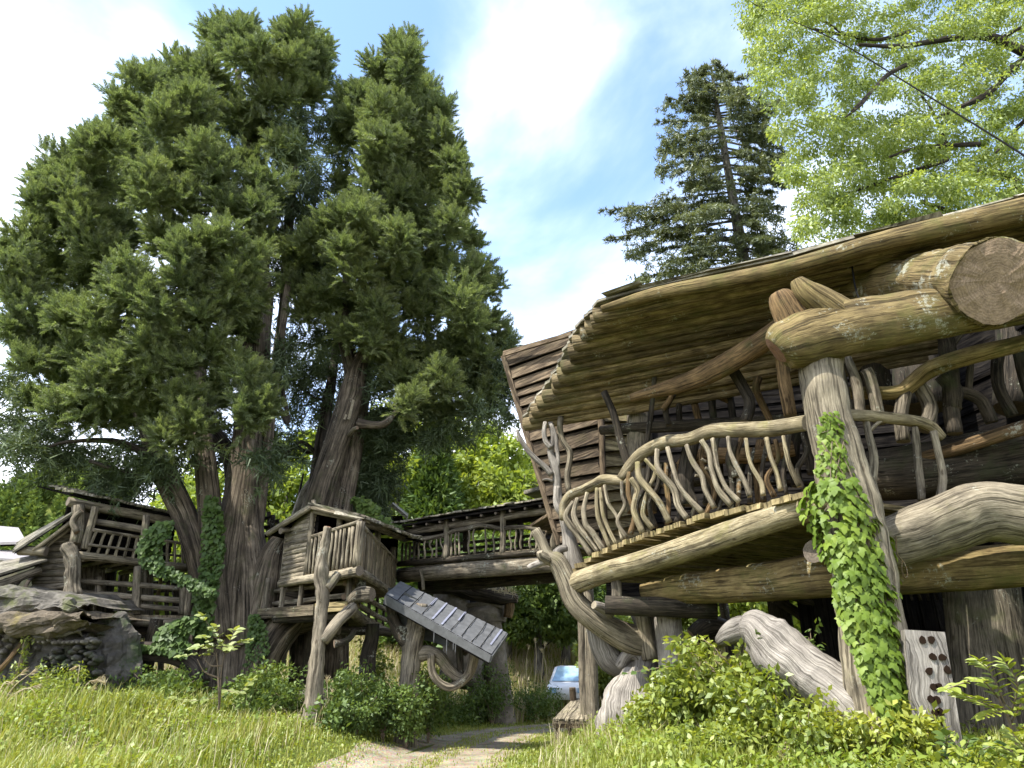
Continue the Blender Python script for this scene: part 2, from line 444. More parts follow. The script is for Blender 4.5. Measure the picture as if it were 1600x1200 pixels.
def catmull(P, n):
    P = [Vector(p) for p in P]
    if len(P) == 2:
        return [P[0].lerp(P[1], i / n) for i in range(n + 1)], [i / n for i in range(n + 1)]
    out, ts = [], []
    m = len(P) - 1
    for i in range(n + 1):
        t = i / n * m
        k = min(int(t), m - 1); u = t - k
        p1, p2 = P[k], P[k + 1]
        p0 = P[k - 1] if k > 0 else p1 * 2 - p2
        p3 = P[k + 2] if k + 2 <= m else p2 * 2 - p1
        out.append(0.5 * ((2 * p1) + (p2 - p0) * u + (2 * p0 - 5 * p1 + 4 * p2 - p3) * u * u + (3 * p1 - p0 - 3 * p2 + p3) * u ** 3))
        ts.append(t)
    return out, ts

class MB:
    def __init__(s):
        s.v, s.f, s.uv, s.mi, s.sm = [], [], [], [], []
    def face(s, idx, uvs, mi=0, sm=False):
        s.f.append(tuple(idx)); s.uv.extend(uvs); s.mi.append(mi); s.sm.append(sm)
    def tube(s, pts, rad, seg=9, n=None, rough=0.07, cap=(1, 1), flat=None, uo=None):
        if not isinstance(rad, (list, tuple)): rad = [rad] * len(pts)
        if n is None: n = max(2, (len(pts) - 1) * 4) if len(pts) > 2 else 4
        C, ts = catmull(pts, n)
        rr = [float(np.interp(t if len(pts) > 2 else t * (len(pts) - 1), range(len(rad)), rad)) for t in ts]
        ph = [U(0, 6.28) for _ in range(6)]
        nrm = None
        base = len(s.v)
        L = 0.0; Ls = []
        for i, c in enumerate(C):
            tn = (C[min(i + 1, n)] - C[max(i - 1, 0)])
            if tn.length < 1e-6: tn = Vector((0, 0, 1))
            tn.normalize()
            if nrm is None:
                a = Vector((0, 0, 1)) if abs(tn.z) < 0.9 else Vector((1, 0, 0))
                nrm = (a - tn * a.dot(tn)).normalized()
            else:
                nrm = nrm - tn * nrm.dot(tn)
                nrm.normalize()
            bi = tn.cross(nrm)
            if i: L += (c - C[i - 1]).length
            Ls.append(L)
            f = L / max(0.05, rr[i] * 3)
            for k in range(seg):
                a = 2 * math.pi * k / seg
                w = 1 + rough * (math.sin(2 * a + ph[0] + f * 0.6) + 0.7 * math.sin(3 * a + ph[1] - f) + 0.6 * math.sin(a + ph[2] + 1.3 * f) + 0.5 * math.sin(5 * a + ph[3] + 0.4 * f) + (0.28 * math.sin(8 * a + ph[4] + 0.7 * math.sin(f * .5)) if seg >= 16 else 0)) + U(-.012, .012)
                r = rr[i] * w
                ca, sa = math.cos(a) * r, math.sin(a) * r
                if flat: ca *= flat
                s.v.append(c + nrm * ca + bi * sa)
        uo = U(0, 50) if uo is None else uo
        for i in range(n):
            for k in range(seg):
                k2 = (k + 1) % seg
                a, b = base + i * seg + k, base + i * seg + k2
                c, d = base + (i + 1) * seg + k2, base + (i + 1) * seg + k
                w = 2 * math.pi * max(rr) / seg
                s.face((a, b, c, d), ((uo + k * w, uo + Ls[i]), (uo + (k + 1) * w, uo + Ls[i]), (uo + (k + 1) * w, uo + Ls[i + 1]), (uo + k * w, uo + Ls[i + 1])), 0, True)
        for e, (i, want) in enumerate(((0, cap[0]), (n, cap[1]))):
            if not want: continue
            ci = len(s.v); s.v.append(C[i].copy())
            o2 = U(0, 9)
            for k in range(seg):
                a, b = base + i * seg + k, base + i * seg + (k + 1) % seg
                A = 2 * math.pi * k / seg; B = 2 * math.pi * (k + 1) / seg
                r = rr[i]
                tri = (ci, b, a) if e == 0 else (ci, a, b)
                uvs = ((0, 0), (math.cos(B) * r, math.sin(B) * r), (math.cos(A) * r, math.sin(A) * r))
                if e: uvs = (uvs[0], uvs[2], uvs[1])
                s.face(tri, uvs, 1, False)
        return s
    def box8(s, P, mi=0, along=2):
        # P: 8 corners, index = x + 2*y + 4*z in the box's own axes; `along` = axis of the grain
        b = len(s.v); s.v.extend([Vector(p) for p in P])
        ax = [(P[1] - P[0]), (P[2] - P[0]), (P[4] - P[0])]
        ln = [max(a.length, 1e-5) for a in ax]
        dr = [a / l for a, l in zip(ax, ln)]
        o1, o2 = U(0, 40), U(0, 40)
        for q, (n1, n2) in (((0, 2, 3, 1), (0, 1)), ((4, 5, 7, 6), (0, 1)), ((0, 1, 5, 4), (0, 2)), ((2, 6, 7, 3), (0, 2)), ((0, 4, 6, 2), (1, 2)), ((1, 3, 7, 5), (1, 2))):
            uvs = []
            for k in q:
                d = P[k] - P[0]
                u = d.dot(dr[n1]); v = d.dot(dr[n2])
                if n1 == along: u, v = v, u
                uvs.append((u + o1, v + o2))
            s.face([b + k for k in q], uvs, mi, False)
        return s
    def plank(s, p0, p1, w, t, up=(0, 0, 1), jit=0.012, mi=0):
        p0, p1 = Vector(p0), Vector(p1)
        d = (p1 - p0).normalized()
        up = Vector(up)
        sd = d.cross(up)
        if sd.length < 1e-4: sd = d.cross(Vector((1, 0, 0)))
        sd.normalize()
        up = sd.cross(d).normalized()
        P = []
        for z in (0, 1):
            for y in (-1, 1):
                for x in (-1, 1):
                    c = p0 if z == 0 else p1
                    P.append(c + sd * (x * w / 2 + U(-jit, jit)) + up * (y * t / 2 + U(-jit, jit) * 0.5) + d * U(-jit, jit))
        return s.box8(P, mi, 2)
    def slabquad(s, a, b, c, d, nrm, t, jit=0.006):
        # a thick quad (a,b bottom; d,c top), front face pushed along nrm by t; grain a->b
        n = Vector(nrm).normalized() * t
        j = lambda: Vector((U(-jit, jit), U(-jit, jit), U(-jit, jit)))
        P = [a + j(), b + j(), d + j(), c + j()]
        P = P + [p + n for p in P]
        return s.box8(P, 0, 0)
    def build(s, name, mat, parent=None, cap=None, origin=None):
        me = bpy.data.meshes.new(name)
        V = np.array([tuple(v) for v in s.v], float)
        if origin is None:
            origin = Vector(((V[:, 0].min() + V[:, 0].max()) / 2, (V[:, 1].min() + V[:, 1].max()) / 2, V[:, 2].min()))
        me.from_pydata((V - np.array(origin)).tolist(), [], s.f)
        ul = me.uv_layers.new(name='UVMap')
        ul.data.foreach_set('uv', np.array(s.uv, float).ravel())
        me.materials.append(M[mat] if isinstance(mat, str) else mat)
        if cap or any(s.mi): me.materials.append(M[cap or 'end_grain'])
        me.polygons.foreach_set('material_index', s.mi)
        me.polygons.foreach_set('use_smooth', s.sm)
        me.update()
        return link_mesh(name, me, parent, origin)

def log(name, parent, lst, mat, cap='end_grain', seg=12, rough=0.06, n=None, caps=(1, 1), world=False):
    """A round timber through a list of (px, py, distance, radius px), or (point, radius) pairs when world."""
    if world: P, r = [Vector(a) for a, b in lst], [b for a, b in lst]
    else: P, r = T(lst)
    return MB().tube(P, r, seg=seg, rough=rough, n=n, cap=caps).build(name, mat, parent, cap)
def stick(name, parent, pts, r0, r1, mat, cap='end_pale', seg=7, rough=0.08, n=None):
    k = len(pts)
    return MB().tube(pts, [r0 + (r1 - r0) * i / (k - 1) for i in range(k)], seg=seg, rough=rough, n=n).build(name, mat, parent, cap)
def roughen(o, amp, freq, cuts=1, oct=4, sm=.6, flat=False):
    bm = bmesh.new(); bm.from_mesh(o.data)
    bmesh.ops.remove_doubles(bm, verts=bm.verts, dist=1e-4)
    if cuts: bmesh.ops.subdivide_edges(bm, edges=bm.edges, cuts=cuts, use_grid_fill=True, smooth=sm)
    bm.normal_update()
    off = Vector((U(0, 50), U(0, 50), U(0, 50)))
    mv = []
    for v in bm.verts:
        n = mnoise.fractal(v.co * freq + off, 1.0, 2.0, oct)
        r = 1 - abs(mnoise.noise(v.co * freq * .7 - off))
        mv.append(v.normal * amp * (n * .8 + (r - .6) * .7))
    for v, m in zip(bm.verts, mv): v.co += m
    if flat:
        for f in bm.faces: f.smooth = False
    bm.to_mesh(o.data); bm.free(); o.data.update()
    return o
def wiggle(p0, p1, k, amp):
    p0, p1 = Vector(p0), Vector(p1)
    o = [p0]
    for i in range(1, k):
        o.append(p0.lerp(p1, i / k) + Vector((U(-amp, amp), U(-amp, amp), U(-amp, amp) * 0.3)))
    return o + [p1]
def boards(name, parent, bl, br, tr, tl, n, mat, nrm, t=0.035, lap=0.03, gap=0.012, var=0.15, ends=0.0):
    """n boards stacked from the edge bl-br to the edge tl-tr, each its own part, lower edges proud."""
    nrm = Vector(nrm).normalized()
    cuts = [0.0]
    for i in range(n): cuts.append(cuts[-1] + 1 + U(-var, var))
    cuts = [c / cuts[-1] for c in cuts]
    res = []
    for i in range(n):
        a, b = cuts[i], cuts[i + 1]
        e0, e1 = U(-ends, ends), U(-ends, ends)
        d = (br - bl).normalized()
        L0, R0 = bl.lerp(tl, a) + d * e0, br.lerp(tr, a) + d * e1
        L1, R1 = bl.lerp(tl, b) + d * e0, br.lerp(tr, b) + d * e1
        up = (L1 - L0).normalized() * gap
        P = [L0 + nrm * lap, R0 + nrm * lap, L1 - up, R1 - up]
        j = lambda: nrm * U(-0.006, 0.006) + up.normalized() * U(-0.012, 0.012)
        P = [p + j() for p in P]
        Q = [p + nrm * (t + U(-0.006, 0.006)) for p in P]
        res.append(MB().box8([Vector(p) for p in P] + [Vector(q) for q in Q], 0, 0).build(name, mat, parent))
    return res

# ------------------------------------------------------------------ foliage
def raw_mesh(name, V, F, k, mat, parent=None, origin=(0, 0, 0), smooth_=False, tri_tail=None):
    """V (n,3) world coords, F (m,k) vertex indices."""
    me = bpy.data.meshes.new(name)
    V = np.asarray(V, np.float32) - np.array(origin, np.float32)
    F = np.asarray(F, np.int32)
    me.vertices.add(len(V)); me.vertices.foreach_set('co', V.ravel())
    me.loops.add(F.size); me.loops.foreach_set('vertex_index', F.ravel())
    me.polygons.add(len(F)); me.polygons.foreach_set('loop_start', np.arange(0, F.size, k, dtype=np.int32))
    if smooth_: me.polygons.foreach_set('use_smooth', np.ones(len(F), bool))
    me.update(calc_edges=True)
    me.materials.append(M[mat])
    return link_mesh(name, me, parent, origin)
def unit(A):
    return A / np.maximum(np.linalg.norm(A, axis=1, keepdims=True), 1e-9)
def rdir(n):
    return unit(rng.normal(size=(n, 3)))
def needles(C, D, L, W):
    """one triangle per needle spray: base points C, directions D"""
    S = unit(np.cross(D, rdir(len(C))))
    V = np.empty((len(C), 3, 3), np.float32)
    V[:, 0] = C - S * W[:, None] / 2
    V[:, 1] = C + S * W[:, None] / 2
    V[:, 2] = C + D * L[:, None]
    return V.reshape(-1, 3), np.arange(len(C) * 3).reshape(-1, 3)
def leaves(C, D, N, L, W, fold=0.15):
    """one four-cornered leaf per point: stalk end C, pointing along D, facing N"""
    S = unit(np.cross(D, N)); N = unit(np.cross(S, D))
    V = np.empty((len(C), 4, 3), np.float32)
    V[:, 0] = C
    V[:, 1] = C + D * (L * 0.45)[:, None] + S * (W / 2)[:, None] + N * (W * fold)[:, None]
    V[:, 2] = C + D * L[:, None]
    V[:, 3] = C + D * (L * 0.45)[:, None] - S * (W / 2)[:, None] + N * (W * fold)[:, None]
    return V.reshape(-1, 3), np.arange(len(C) * 4).reshape(-1, 4)
def leaf_cloud(centres, radii, per, size, up=0.6, droop=0.25, flat=0.7, asp=0.5):
    centres = np.asarray(centres, float); radii = np.asarray(radii, float)
    n = len(centres) * per
    c = np.repeat(centres, per, 0); r = np.repeat(radii, per)
    d = rdir(n)
    q = d * (r * rng.uniform(0.15, 1.0, n) ** 0.6)[:, None]
    q[:, 2] *= flat
    P = c + q
    D = unit(d * 0.6 + rdir(n) * 0.8 + np.array([0, 0, -droop]))
    N = unit(rdir(n) * 0.9 + np.array([0, 0, up]))
    L = size * rng.uniform(0.65, 1.25, n)
    return leaves(P, D, N, L, L * asp)
def spray_mesh(name, mat, n=34, droop=0.0, fan=.34, w=.055):
    """one feathery evergreen spray, one unit long along +Y"""
    r = np.random.default_rng(5)
    C, D, L = [], [], []
    for i in range(n):
        t = (i + .5) / n
        for sgn in (1, -1):
            a = r.uniform(.35, .95); z = r.uniform(-.55, .55)
            C.append((0.015 * sgn, t * .86, -.12 * t * t + droop * t)); D.append((sgn * math.sin(a), math.cos(a), z)); L.append(fan * (1 - .55 * t) * r.uniform(.7, 1.25))
    D = unit(np.array(D))
    V, Fq = needles(np.array(C), D, np.array(L), np.full(len(C), w))
    me = bpy.data.meshes.new(name)
    me.from_pydata(V.tolist(), [], Fq.tolist()); me.update(); me.materials.append(M[mat]); me.materials.append(M[mat + '_tip'])
    me.polygons.foreach_set('material_index', [1 if i > n * 2 * .55 else 0 for i in range(len(Fq))])   # fresh growth at the tip
    return me
def scatter_group():
    g = bpy.data.node_groups.new('scatter_sprays', 'GeometryNodeTree')
    g.interface.new_socket('Geometry', in_out='INPUT', socket_type='NodeSocketGeometry')
    g.interface.new_socket('Spray', in_out='INPUT', socket_type='NodeSocketObject')
    g.interface.new_socket('Geometry', in_out='OUTPUT', socket_type='NodeSocketGeometry')
    n, l = g.nodes, g.links
    gi_, go_ = n.new('NodeGroupInput'), n.new('NodeGroupOutput')
    oi = n.new('GeometryNodeObjectInfo')
    ip = n.new('GeometryNodeInstanceOnPoints')
    ar = n.new('GeometryNodeInputNamedAttribute'); ar.data_type = 'FLOAT_VECTOR'; ar.inputs['Name'].default_value = 'rot'
    asz = n.new('GeometryNodeInputNamedAttribute'); asz.data_type = 'FLOAT'; asz.inputs['Name'].default_value = 'size'
    l.new(gi_.outputs[0], ip.inputs['Points']); l.new(gi_.outputs[1], oi.inputs['Object'])
    l.new(oi.outputs['Geometry'], ip.inputs['Instance'])
    l.new([o for o in ar.outputs if o.enabled][0], ip.inputs['Rotation'])
    l.new([o for o in asz.outputs if o.enabled][0], ip.inputs['Scale'])
    l.new(ip.outputs['Instances'], go_.inputs[0])
    return g
def spray_cloud(name, pts, dirs, sizes, spray_me, parent, origin):
    """thousands of sprays as one foliage part: points carrying a rotation and a size"""
    n = len(pts)
    me = bpy.data.meshes.new(name)
    me.vertices.add(n); me.vertices.foreach_set('co', (np.asarray(pts, np.float32) - np.array(origin, np.float32)).ravel())
    d = unit(np.asarray(dirs, float))
    # euler XYZ turning +Y to d: rx lifts, rz turns
    rx = np.arcsin(np.clip(d[:, 2], -1, 1)); rz = np.arctan2(-d[:, 0], d[:, 1])
    ry = rng.uniform(-.9, .9, n)
    a = me.attributes.new('rot', 'FLOAT_VECTOR', 'POINT'); 
    # apply roll about the spray's own axis first: XYZ euler = Rz*Ry*Rx, so compose by matrices
    cx, sx, cz, sz, cy, sy = np.cos(rx), np.sin(rx), np.cos(rz), np.sin(rz), np.cos(ry), np.sin(ry)
    m = np.zeros((n, 3, 3))
    Rz = np.zeros((n, 3, 3)); Rz[:, 0, 0] = cz; Rz[:, 0, 1] = -sz; Rz[:, 1, 0] = sz; Rz[:, 1, 1] = cz; Rz[:, 2, 2] = 1
    Rx = np.zeros((n, 3, 3)); Rx[:, 0, 0] = 1; Rx[:, 1, 1] = cx; Rx[:, 1, 2] = -sx; Rx[:, 2, 1] = sx; Rx[:, 2, 2] = cx
    Ry = np.zeros((n, 3, 3)); Ry[:, 1, 1] = 1; Ry[:, 0, 0] = cy; Ry[:, 0, 2] = sy; Ry[:, 2, 0] = -sy; Ry[:, 2, 2] = cy
    m = Rz @ Rx @ Ry
    e = np.stack([np.arctan2(m[:, 2, 1], m[:, 2, 2]), np.arcsin(np.clip(-m[:, 2, 0], -1, 1)), np.arctan2(m[:, 1, 0], m[:, 0, 0])], 1)
    a.data.foreach_set('vector', e.astype(np.float32).ravel())
    s_ = me.attributes.new('size', 'FLOAT', 'POINT'); s_.data.foreach_set('value', np.asarray(sizes, np.float32))
    me.update()
    o = link_mesh(name, me, parent, origin)
    md = o.modifiers.new('scatter', 'NODES')
    if 'g' not in SCAT: SCAT['g'] = scatter_group()
    md.node_group = SCAT['g']
    so = SCAT.get(spray_me.name)
    if so is None:
        so = bpy.data.objects.new(spray_me.name, spray_me)      # source of the sprays, not in the scene itself
        SCAT[spray_me.name] = so
    md[[i.identifier for i in SCAT['g'].interface.items_tree if i.name == 'Spray'][0]] = so
    tag(o, kind='stuff')
    return o
SCAT = {}
def merge(parts):
    V, Fs, o = [], [], 0
    for v, f in parts:
        V.append(v); Fs.append(f + o); o += len(v)
    return np.concatenate(V), np.concatenate(Fs)
# ------------------------------------------------------------------ the setting
def ground_material():
    m, ns, ln, o = new_mat('ground')
    b = ns.new('ShaderNodeBsdfPrincipled'); b.inputs['Roughness'].default_value = 1.0; b.inputs['Specular IOR Level'].default_value = 0.1
    geo = ns.new('ShaderNodeNewGeometry')
    a = noise(ns, 0.35, 6, 0.65); c = noise(ns, 14, 6, 0.7)
    ln.new(geo.outputs['Position'], a.inputs['Vector']); ln.new(geo.outputs['Position'], c.inputs['Vector'])
    r1 = ramp(ns, [(0.35, (0.07, 0.10, 0.022)), (0.65, (0.15, 0.175, 0.045))])
    r2 = ramp(ns, [(0.30, (0.45, 0.45, 0.4)), (0.7, (1.25, 1.2, 1.1))])
    ln.new(a.outputs['Fac'], r1.inputs['Fac']); ln.new(c.outputs['Fac'], r2.inputs['Fac'])
    mx = ns.new('ShaderNodeMixRGB'); mx.blend_type = 'MULTIPLY'; mx.inputs['Fac'].default_value = 0.9
    ln.new(r1.outputs['Color'], mx.inputs['Color1']); ln.new(r2.outputs['Color'], mx.inputs['Color2'])
    ln.new(mx.outputs['Color'], b.inputs['Base Color'])
    bp = ns.new('ShaderNodeBump'); bp.inputs['Strength'].default_value = 0.8; bp.inputs['Distance'].default_value = 0.1
    ln.new(c.outputs['Fac'], bp.inputs['Height']); ln.new(bp.outputs['Normal'], b.inputs['Normal'])
    ln.new(b.outputs['BSDF'], o.inputs['Surface'])
    M['ground'] = m
ground_material()
def gravel_material():
    m, ns, ln, o = new_mat('gravel')
    b = ns.new('ShaderNodeBsdfPrincipled'); b.inputs['Roughness'].default_value = 1.0; b.inputs['Specular IOR Level'].default_value = 0.1
    geo = ns.new('ShaderNodeNewGeometry')
    v = ns.new('ShaderNodeTexVoronoi'); v.inputs['Scale'].default_value = 22
    a = noise(ns, 1.3, 6, 0.7)
    ln.new(geo.outputs['Position'], v.inputs['Vector']); ln.new(geo.outputs['Position'], a.inputs['Vector'])
    r1 = ramp(ns, [(0.3, (0.19, 0.155, 0.10)), (0.6, (0.38, 0.33, 0.235))])
    ln.new(a.outputs['Fac'], r1.inputs['Fac'])
    hv = ns.new('ShaderNodeMixRGB'); hv.blend_type = 'MULTIPLY'; hv.inputs['Fac'].default_value = 0.45
    ln.new(r1.outputs['Color'], hv.inputs['Color1']); ln.new(v.outputs['Color'], hv.inputs['Color2'])
    ln.new(hv.outputs['Color'], b.inputs['Base Color'])
    bp = ns.new('ShaderNodeBump'); bp.inputs['Strength'].default_value = 0.7; bp.inputs['Distance'].default_value = 0.03
    ln.new(v.outputs['Distance'], bp.inputs['Height']); ln.new(bp.outputs['Normal'], b.inputs['Normal'])
    ln.new(b.outputs['BSDF'], o.inputs['Surface'])
    M['gravel'] = m
gravel_material()

def grid_mesh(name, xs, ys, zf, mat):
    X, Y = np.meshgrid(xs, ys)
    V = np.stack([X, Y, zf(X, Y)], -1).reshape(-1, 3)
    nx, ny = len(xs), len(ys)
    i = np.arange((ny - 1) * (nx - 1)); r, c = i // (nx - 1), i % (nx - 1)
    a = r * nx + c
    Fq = np.stack([a, a + 1, a + nx + 1, a + nx], 1)
    return raw_mesh(name, V, Fq, 4, mat, smooth_=True)
xs = np.concatenate([np.linspace(-900, -60, 15), np.linspace(-50, 50, 161), np.linspace(60, 900, 15)])
ys = np.concatenate([np.linspace(-60, -2, 14), np.linspace(0, 60, 121), np.linspace(64, 140, 20), np.linspace(170, 1200, 14)])
tag(grid_mesh('ground', xs, ys, gz, 'ground'), kind='structure')

# the track: two gravel wheel ruts with grass between
road_mid = [(-3.9, -20), (-3.3, 0), (-2.6, 8), (-1.95, 14), (-1.3, 20), (-0.5, 24.3), (1.2, 27.3), (4.2, 29.6), (9, 30.8), (16, 31.2)]
rc, _ = catmull([(a, b, 0) for a, b in road_mid], 120)
RC = np.array([(p.x, p.y) for p in rc])
def road_off(x, y):
    """signed distance from the track's middle"""
    P = np.stack([np.ravel(x), np.ravel(y)], 1)
    d = np.full(len(P), 1e9); s = np.zeros(len(P))
    for i in range(len(RC) - 1):
        a, b = RC[i], RC[i + 1]
        ab = b - a
        t = np.clip(((P - a) @ ab) / (ab @ ab), 0, 1)
        q = P - (a + t[:, None] * ab)
        dd = np.hypot(q[:, 0], q[:, 1])
        k = dd < d
        d = np.where(k, dd, d); s = np.where(k, np.sign(ab[0] * q[:, 1] - ab[1] * q[:, 0]), s)
    return (d * s).reshape(np.shape(x))
Vr, Fr = [], []
for k, p in enumerate(RC):
    tn = RC[min(k + 1, len(RC) - 1)] - RC[max(k - 1, 0)]; tn /= np.linalg.norm(tn)
    nn = np.array([tn[1], -tn[0]])
    for w in (-1.6, -0.8, 0, 0.8, 1.6):
        q = p + nn * (w + (0.12 * math.sin(k * 0.9) if abs(w) > 1 else 0))
        Vr.append((q[0], q[1], float(gz(q[0], q[1])) + 0.012))
for k in range(len(RC) - 1):
    for j in range(4):
        a = k * 5 + j
        Fr.append((a, a + 1, a + 6, a + 5))
tag(raw_mesh('gravel_track', Vr, Fr, 4, 'gravel'), kind='structure')

# far wooded hills on the left
def hill_z(x, y):
    r = np.exp(-((x + 105) / 75) ** 2) * 42 + np.exp(-((x + 30) / 26) ** 2) * 15
    return -3 + r * smooth(95, 175, y) * (1 + 0.06 * np.sin(x * 0.11) + 0.05 * np.sin(x * 0.23 + 1))
hx, hy = np.linspace(-320, 60, 60), np.linspace(95, 330, 30)
hill = tag(grid_mesh('hill', hx, hy, hill_z, 'ground'), kind='structure')
def hill_forest():
    n = 1500
    x = rng.uniform(-190, -20, n); y = rng.uniform(100, 215, n)
    z = hill_z(x, y)
    k = (z > 0.5) & ((x < -.55 * y) | ((x > -.42 * y) & (x < -.2 * y)))
    x, y, z = x[k], y[k], z[k]
    parts = []
    for i in range(len(x)):
        h = rng.uniform(7, 11); r = h * 0.24
        m = 120
        t = rng.uniform(0, 1, m) ** 0.8
        a = rng.uniform(0, 6.28, m)
        rr = r * (1 - t) * rng.uniform(0.75, 1.1, m) + 0.15
        C = np.stack([x[i] + np.cos(a) * rr * 0.5, y[i] + np.sin(a) * rr * 0.5, z[i] + t * h], 1)
        D = unit(np.stack([np.cos(a), np.sin(a), rng.uniform(0.2, 0.9, m)], 1))
        parts.append(needles(C, D, np.full(m, 1.25), np.full(m, 1.0)))
    V, Fq = merge(parts)
    tag(raw_mesh('hill_forest', V, Fq, 3, 'leaf_hill'), label='conifer plantation covering the far hillside on the left', cat='forest', kind='stuff')

# ------------------------------------------------------------------ the big log treehouse on the right
H = thing('log_treehouse', 'huge log treehouse with a curved slab roof and a driftwood balcony', 'treehouse', (6, 14, 0))
# roof: heavy half logs running from the curved eave up towards the inside
EAVE = [at(*k) for k in ((822, 663, 18.0), (841, 634, 17.3), (862, 606, 16.6), (879, 577, 15.9), (894, 545, 15.2), (912, 515, 14.4), (936, 490, 13.5))]
eave, _ = catmull(EAVE, 56)
RD = (at(1600, 337, 10.2) - at(936, 490, 13.5)).normalized()
RLEN = 9.5
ROOF_UP = Vector((-0.06, 0.16, 0.98)).normalized()
rv, rf = [], []
mbr = MB()
# bark sheet over the logs, with a ragged lip past their ends
cols = 9
grid = []
for i, e in enumerate(eave):
    lip = 0.09 + 0.06 * math.sin(i * 1.7) * math.sin(i * 0.6)
    grid.append([e + ROOF_UP * 0.22 + RD * (-lip if c == 0 else RLEN * c / (cols - 1)) + ROOF_UP * (-0.05 if c == 0 else U(-0.02, 0.02)) for c in range(cols)])
last = grid[-1]
nearv = (EAVE[-1] - EAVE[-2]).normalized() * 0.3
grid.append([p + nearv + ROOF_UP * (0.02 + U(-0.03, 0.03)) for p in last])
base = 0
for lay in (0, 0.075):
    for row in grid:
        for p in row: mbr.v.append(p + ROOF_UP * lay)
NR = len(grid)
def gi(l, i, c): return l * NR * cols + i * cols + c
for i in range(NR - 1):
    for c in range(cols - 1):
        uvq = ((i * .1, c), (i * .1 + .1, c), (i * .1 + .1, c + 1), (i * .1, c + 1))
        mbr.face((gi(0, i, c), gi(0, i + 1, c), gi(0, i + 1, c + 1), gi(0, i, c + 1)), uvq)
        mbr.face((gi(1, i, c), gi(1, i, c + 1), gi(1, i + 1, c + 1), gi(1, i + 1, c)), uvq)
for i in range(NR - 1):
    for c in (0, cols - 1):
        mbr.face((gi(0, i, c), gi(1, i, c), gi(1, i + 1, c), gi(0, i + 1, c)), ((0, i * .1), (.08, i * .1), (.08, i * .1 + .1), (0, i * .1 + .1)))
for c in range(cols - 1):
    for i in (0, NR - 1):
        mbr.face((gi(0, i, c), gi(1, i, c), gi(1, i, c + 1), gi(0, i, c + 1)), ((0, c), (.08, c), (.08, c + 1), (0, c + 1)))
roof = mbr.build('roof', 'roof_bark', H)
NRAFT = 16
for i in range(NRAFT):
    t = i / (NRAFT - 1)
    e = eave[int(t * 55)]
    r = 0.195 + U(-0.03, 0.02)
    p0 = e + RD * U(-0.06, 0.10)
    mid = e + RD * RLEN * 0.45 + Vector((0, 0, U(-0.04, 0.04)))
    p1 = e + RD * RLEN
    MB().tube([p0, mid, p1], [r, r * 1.02, r * 0.95], seg=10, n=6, rough=0.035).build('rafter', 'rafter', roof, 'end_dark')
# the long lit edge log and loose bark lying on top of the roof
EN = EAVE[-1] + nearv * 0.9
bl = [EN + RD * t + Vector((0, -0.05, -0.02 + 0.05 * math.sin(t * 1.3))) for t in (-0.05, 0.5, 1.2, 2.4, 3.8, 5.4, 7.2, 9.0, 11.5)]
log('barge_log', H, [(p, r) for p, r in zip(bl, (.08, .11, .13, .155, .17, .19, .21, .23, .25))], 'log_tan', n=30, rough=0.06, world=True)
for t0, t1, w, o in ((.1, .9, .4, 0), (.5, 1.1, .3, .25), (.9, 2.4, .34, .1), (2.2, 3.9, .3, .05), (3.4, 5.1, .42, .2), (4.6, 5.6, .5, .45), (5.0, 6.4, .45, .1), (6.0, 7.8, .5, .2), (7.5, 9.5, .5, .1)):
    MB().plank(EN + RD * t0 + ROOF_UP * (.27 + U(0, .05)) + Vector((0, o + .02, 0)), EN + RD * t1 + ROOF_UP * (.28 + U(0, .10)) + Vector((0, o + .02, 0)), w, 0.05, (0.0, -0.1, 1), jit=0.05).build('bark_slab', 'roof_bark', roof)
# a second rafter beam below the eave, brown with reddish cut ends
log('purlin', H, [(985, 622, 14.6, 6), (1060, 602, 14.2, 13), (1110, 582, 13.7, 16), (1170, 548, 13.0, 17), (1230, 508, 12.3, 18), (1300, 474, 11.6, 19)], 'log_brown', 'end_red')
log('lintel', H, [(1060, 610, 17, 10), (1110, 605, 16.6, 13), (1160, 590, 16.2, 14), (1260, 560, 15.6, 14)], 'log_dark')
# big beam on the vine post, its forked stubs and the root-flared butt that looks at the road
bm_ = log('beam', H, [(1212, 548, 10.95, 22), (1222, 542, 10.92, 35), (1250, 533, 10.88, 42), (1300, 520, 10.8, 42), (1400, 502, 10.6, 42), (1500, 486, 10.4, 38), (1640, 462, 10.2, 36), (1960, 410, 9.7, 38)], 'log_tan', 'end_red', seg=16, n=20, rough=0.05)
roughen(bm_, .035, 2.5, 1)
MB().tube([at(1240, 505, 10.95), at(1222, 472, 10.9), at(1216, 460, 10.9)], [.30, .24, .17], seg=9, rough=0.12).build('beam_stub', 'log_brown', H, 'end_red')
MB().tube([at(1316, 506, 10.85), at(1284, 478, 10.75), at(1258, 456, 10.7), at(1246, 438, 10.7)], [.42, .33, .25, .12], seg=10, rough=0.10).build('beam_stub', 'log_tan', H, 'end_red')
butt = log('butt_log', H, [(1290, 462, 13.2, 28), (1345, 453, 12.4, 31), (1415, 441, 11.4, 36), (1475, 436, 10.6, 44), (1524, 438, 10.0, 57), (1550, 440, 9.72, 67), (1556, 440, 9.62, 64)], 'log_lichen', 'end_butt', seg=30, n=24, rough=0.045)
roughen(butt, .06, 2.6, 2, sm=0)
for pts in (((1331, 415, 11.6), (1338, 455, 11.35), (1352, 487, 11.1), (1340, 490, 11.1)), ((1411, 462, 10.4), (1417, 492, 10.4), (1422, 511, 10.4), (1416, 513, 10.4), (1413, 480, 10.4))):
    MB().tube([at(*p) for p in pts], 0.018, seg=5, rough=0).build('wire_loop', 'cord', H)
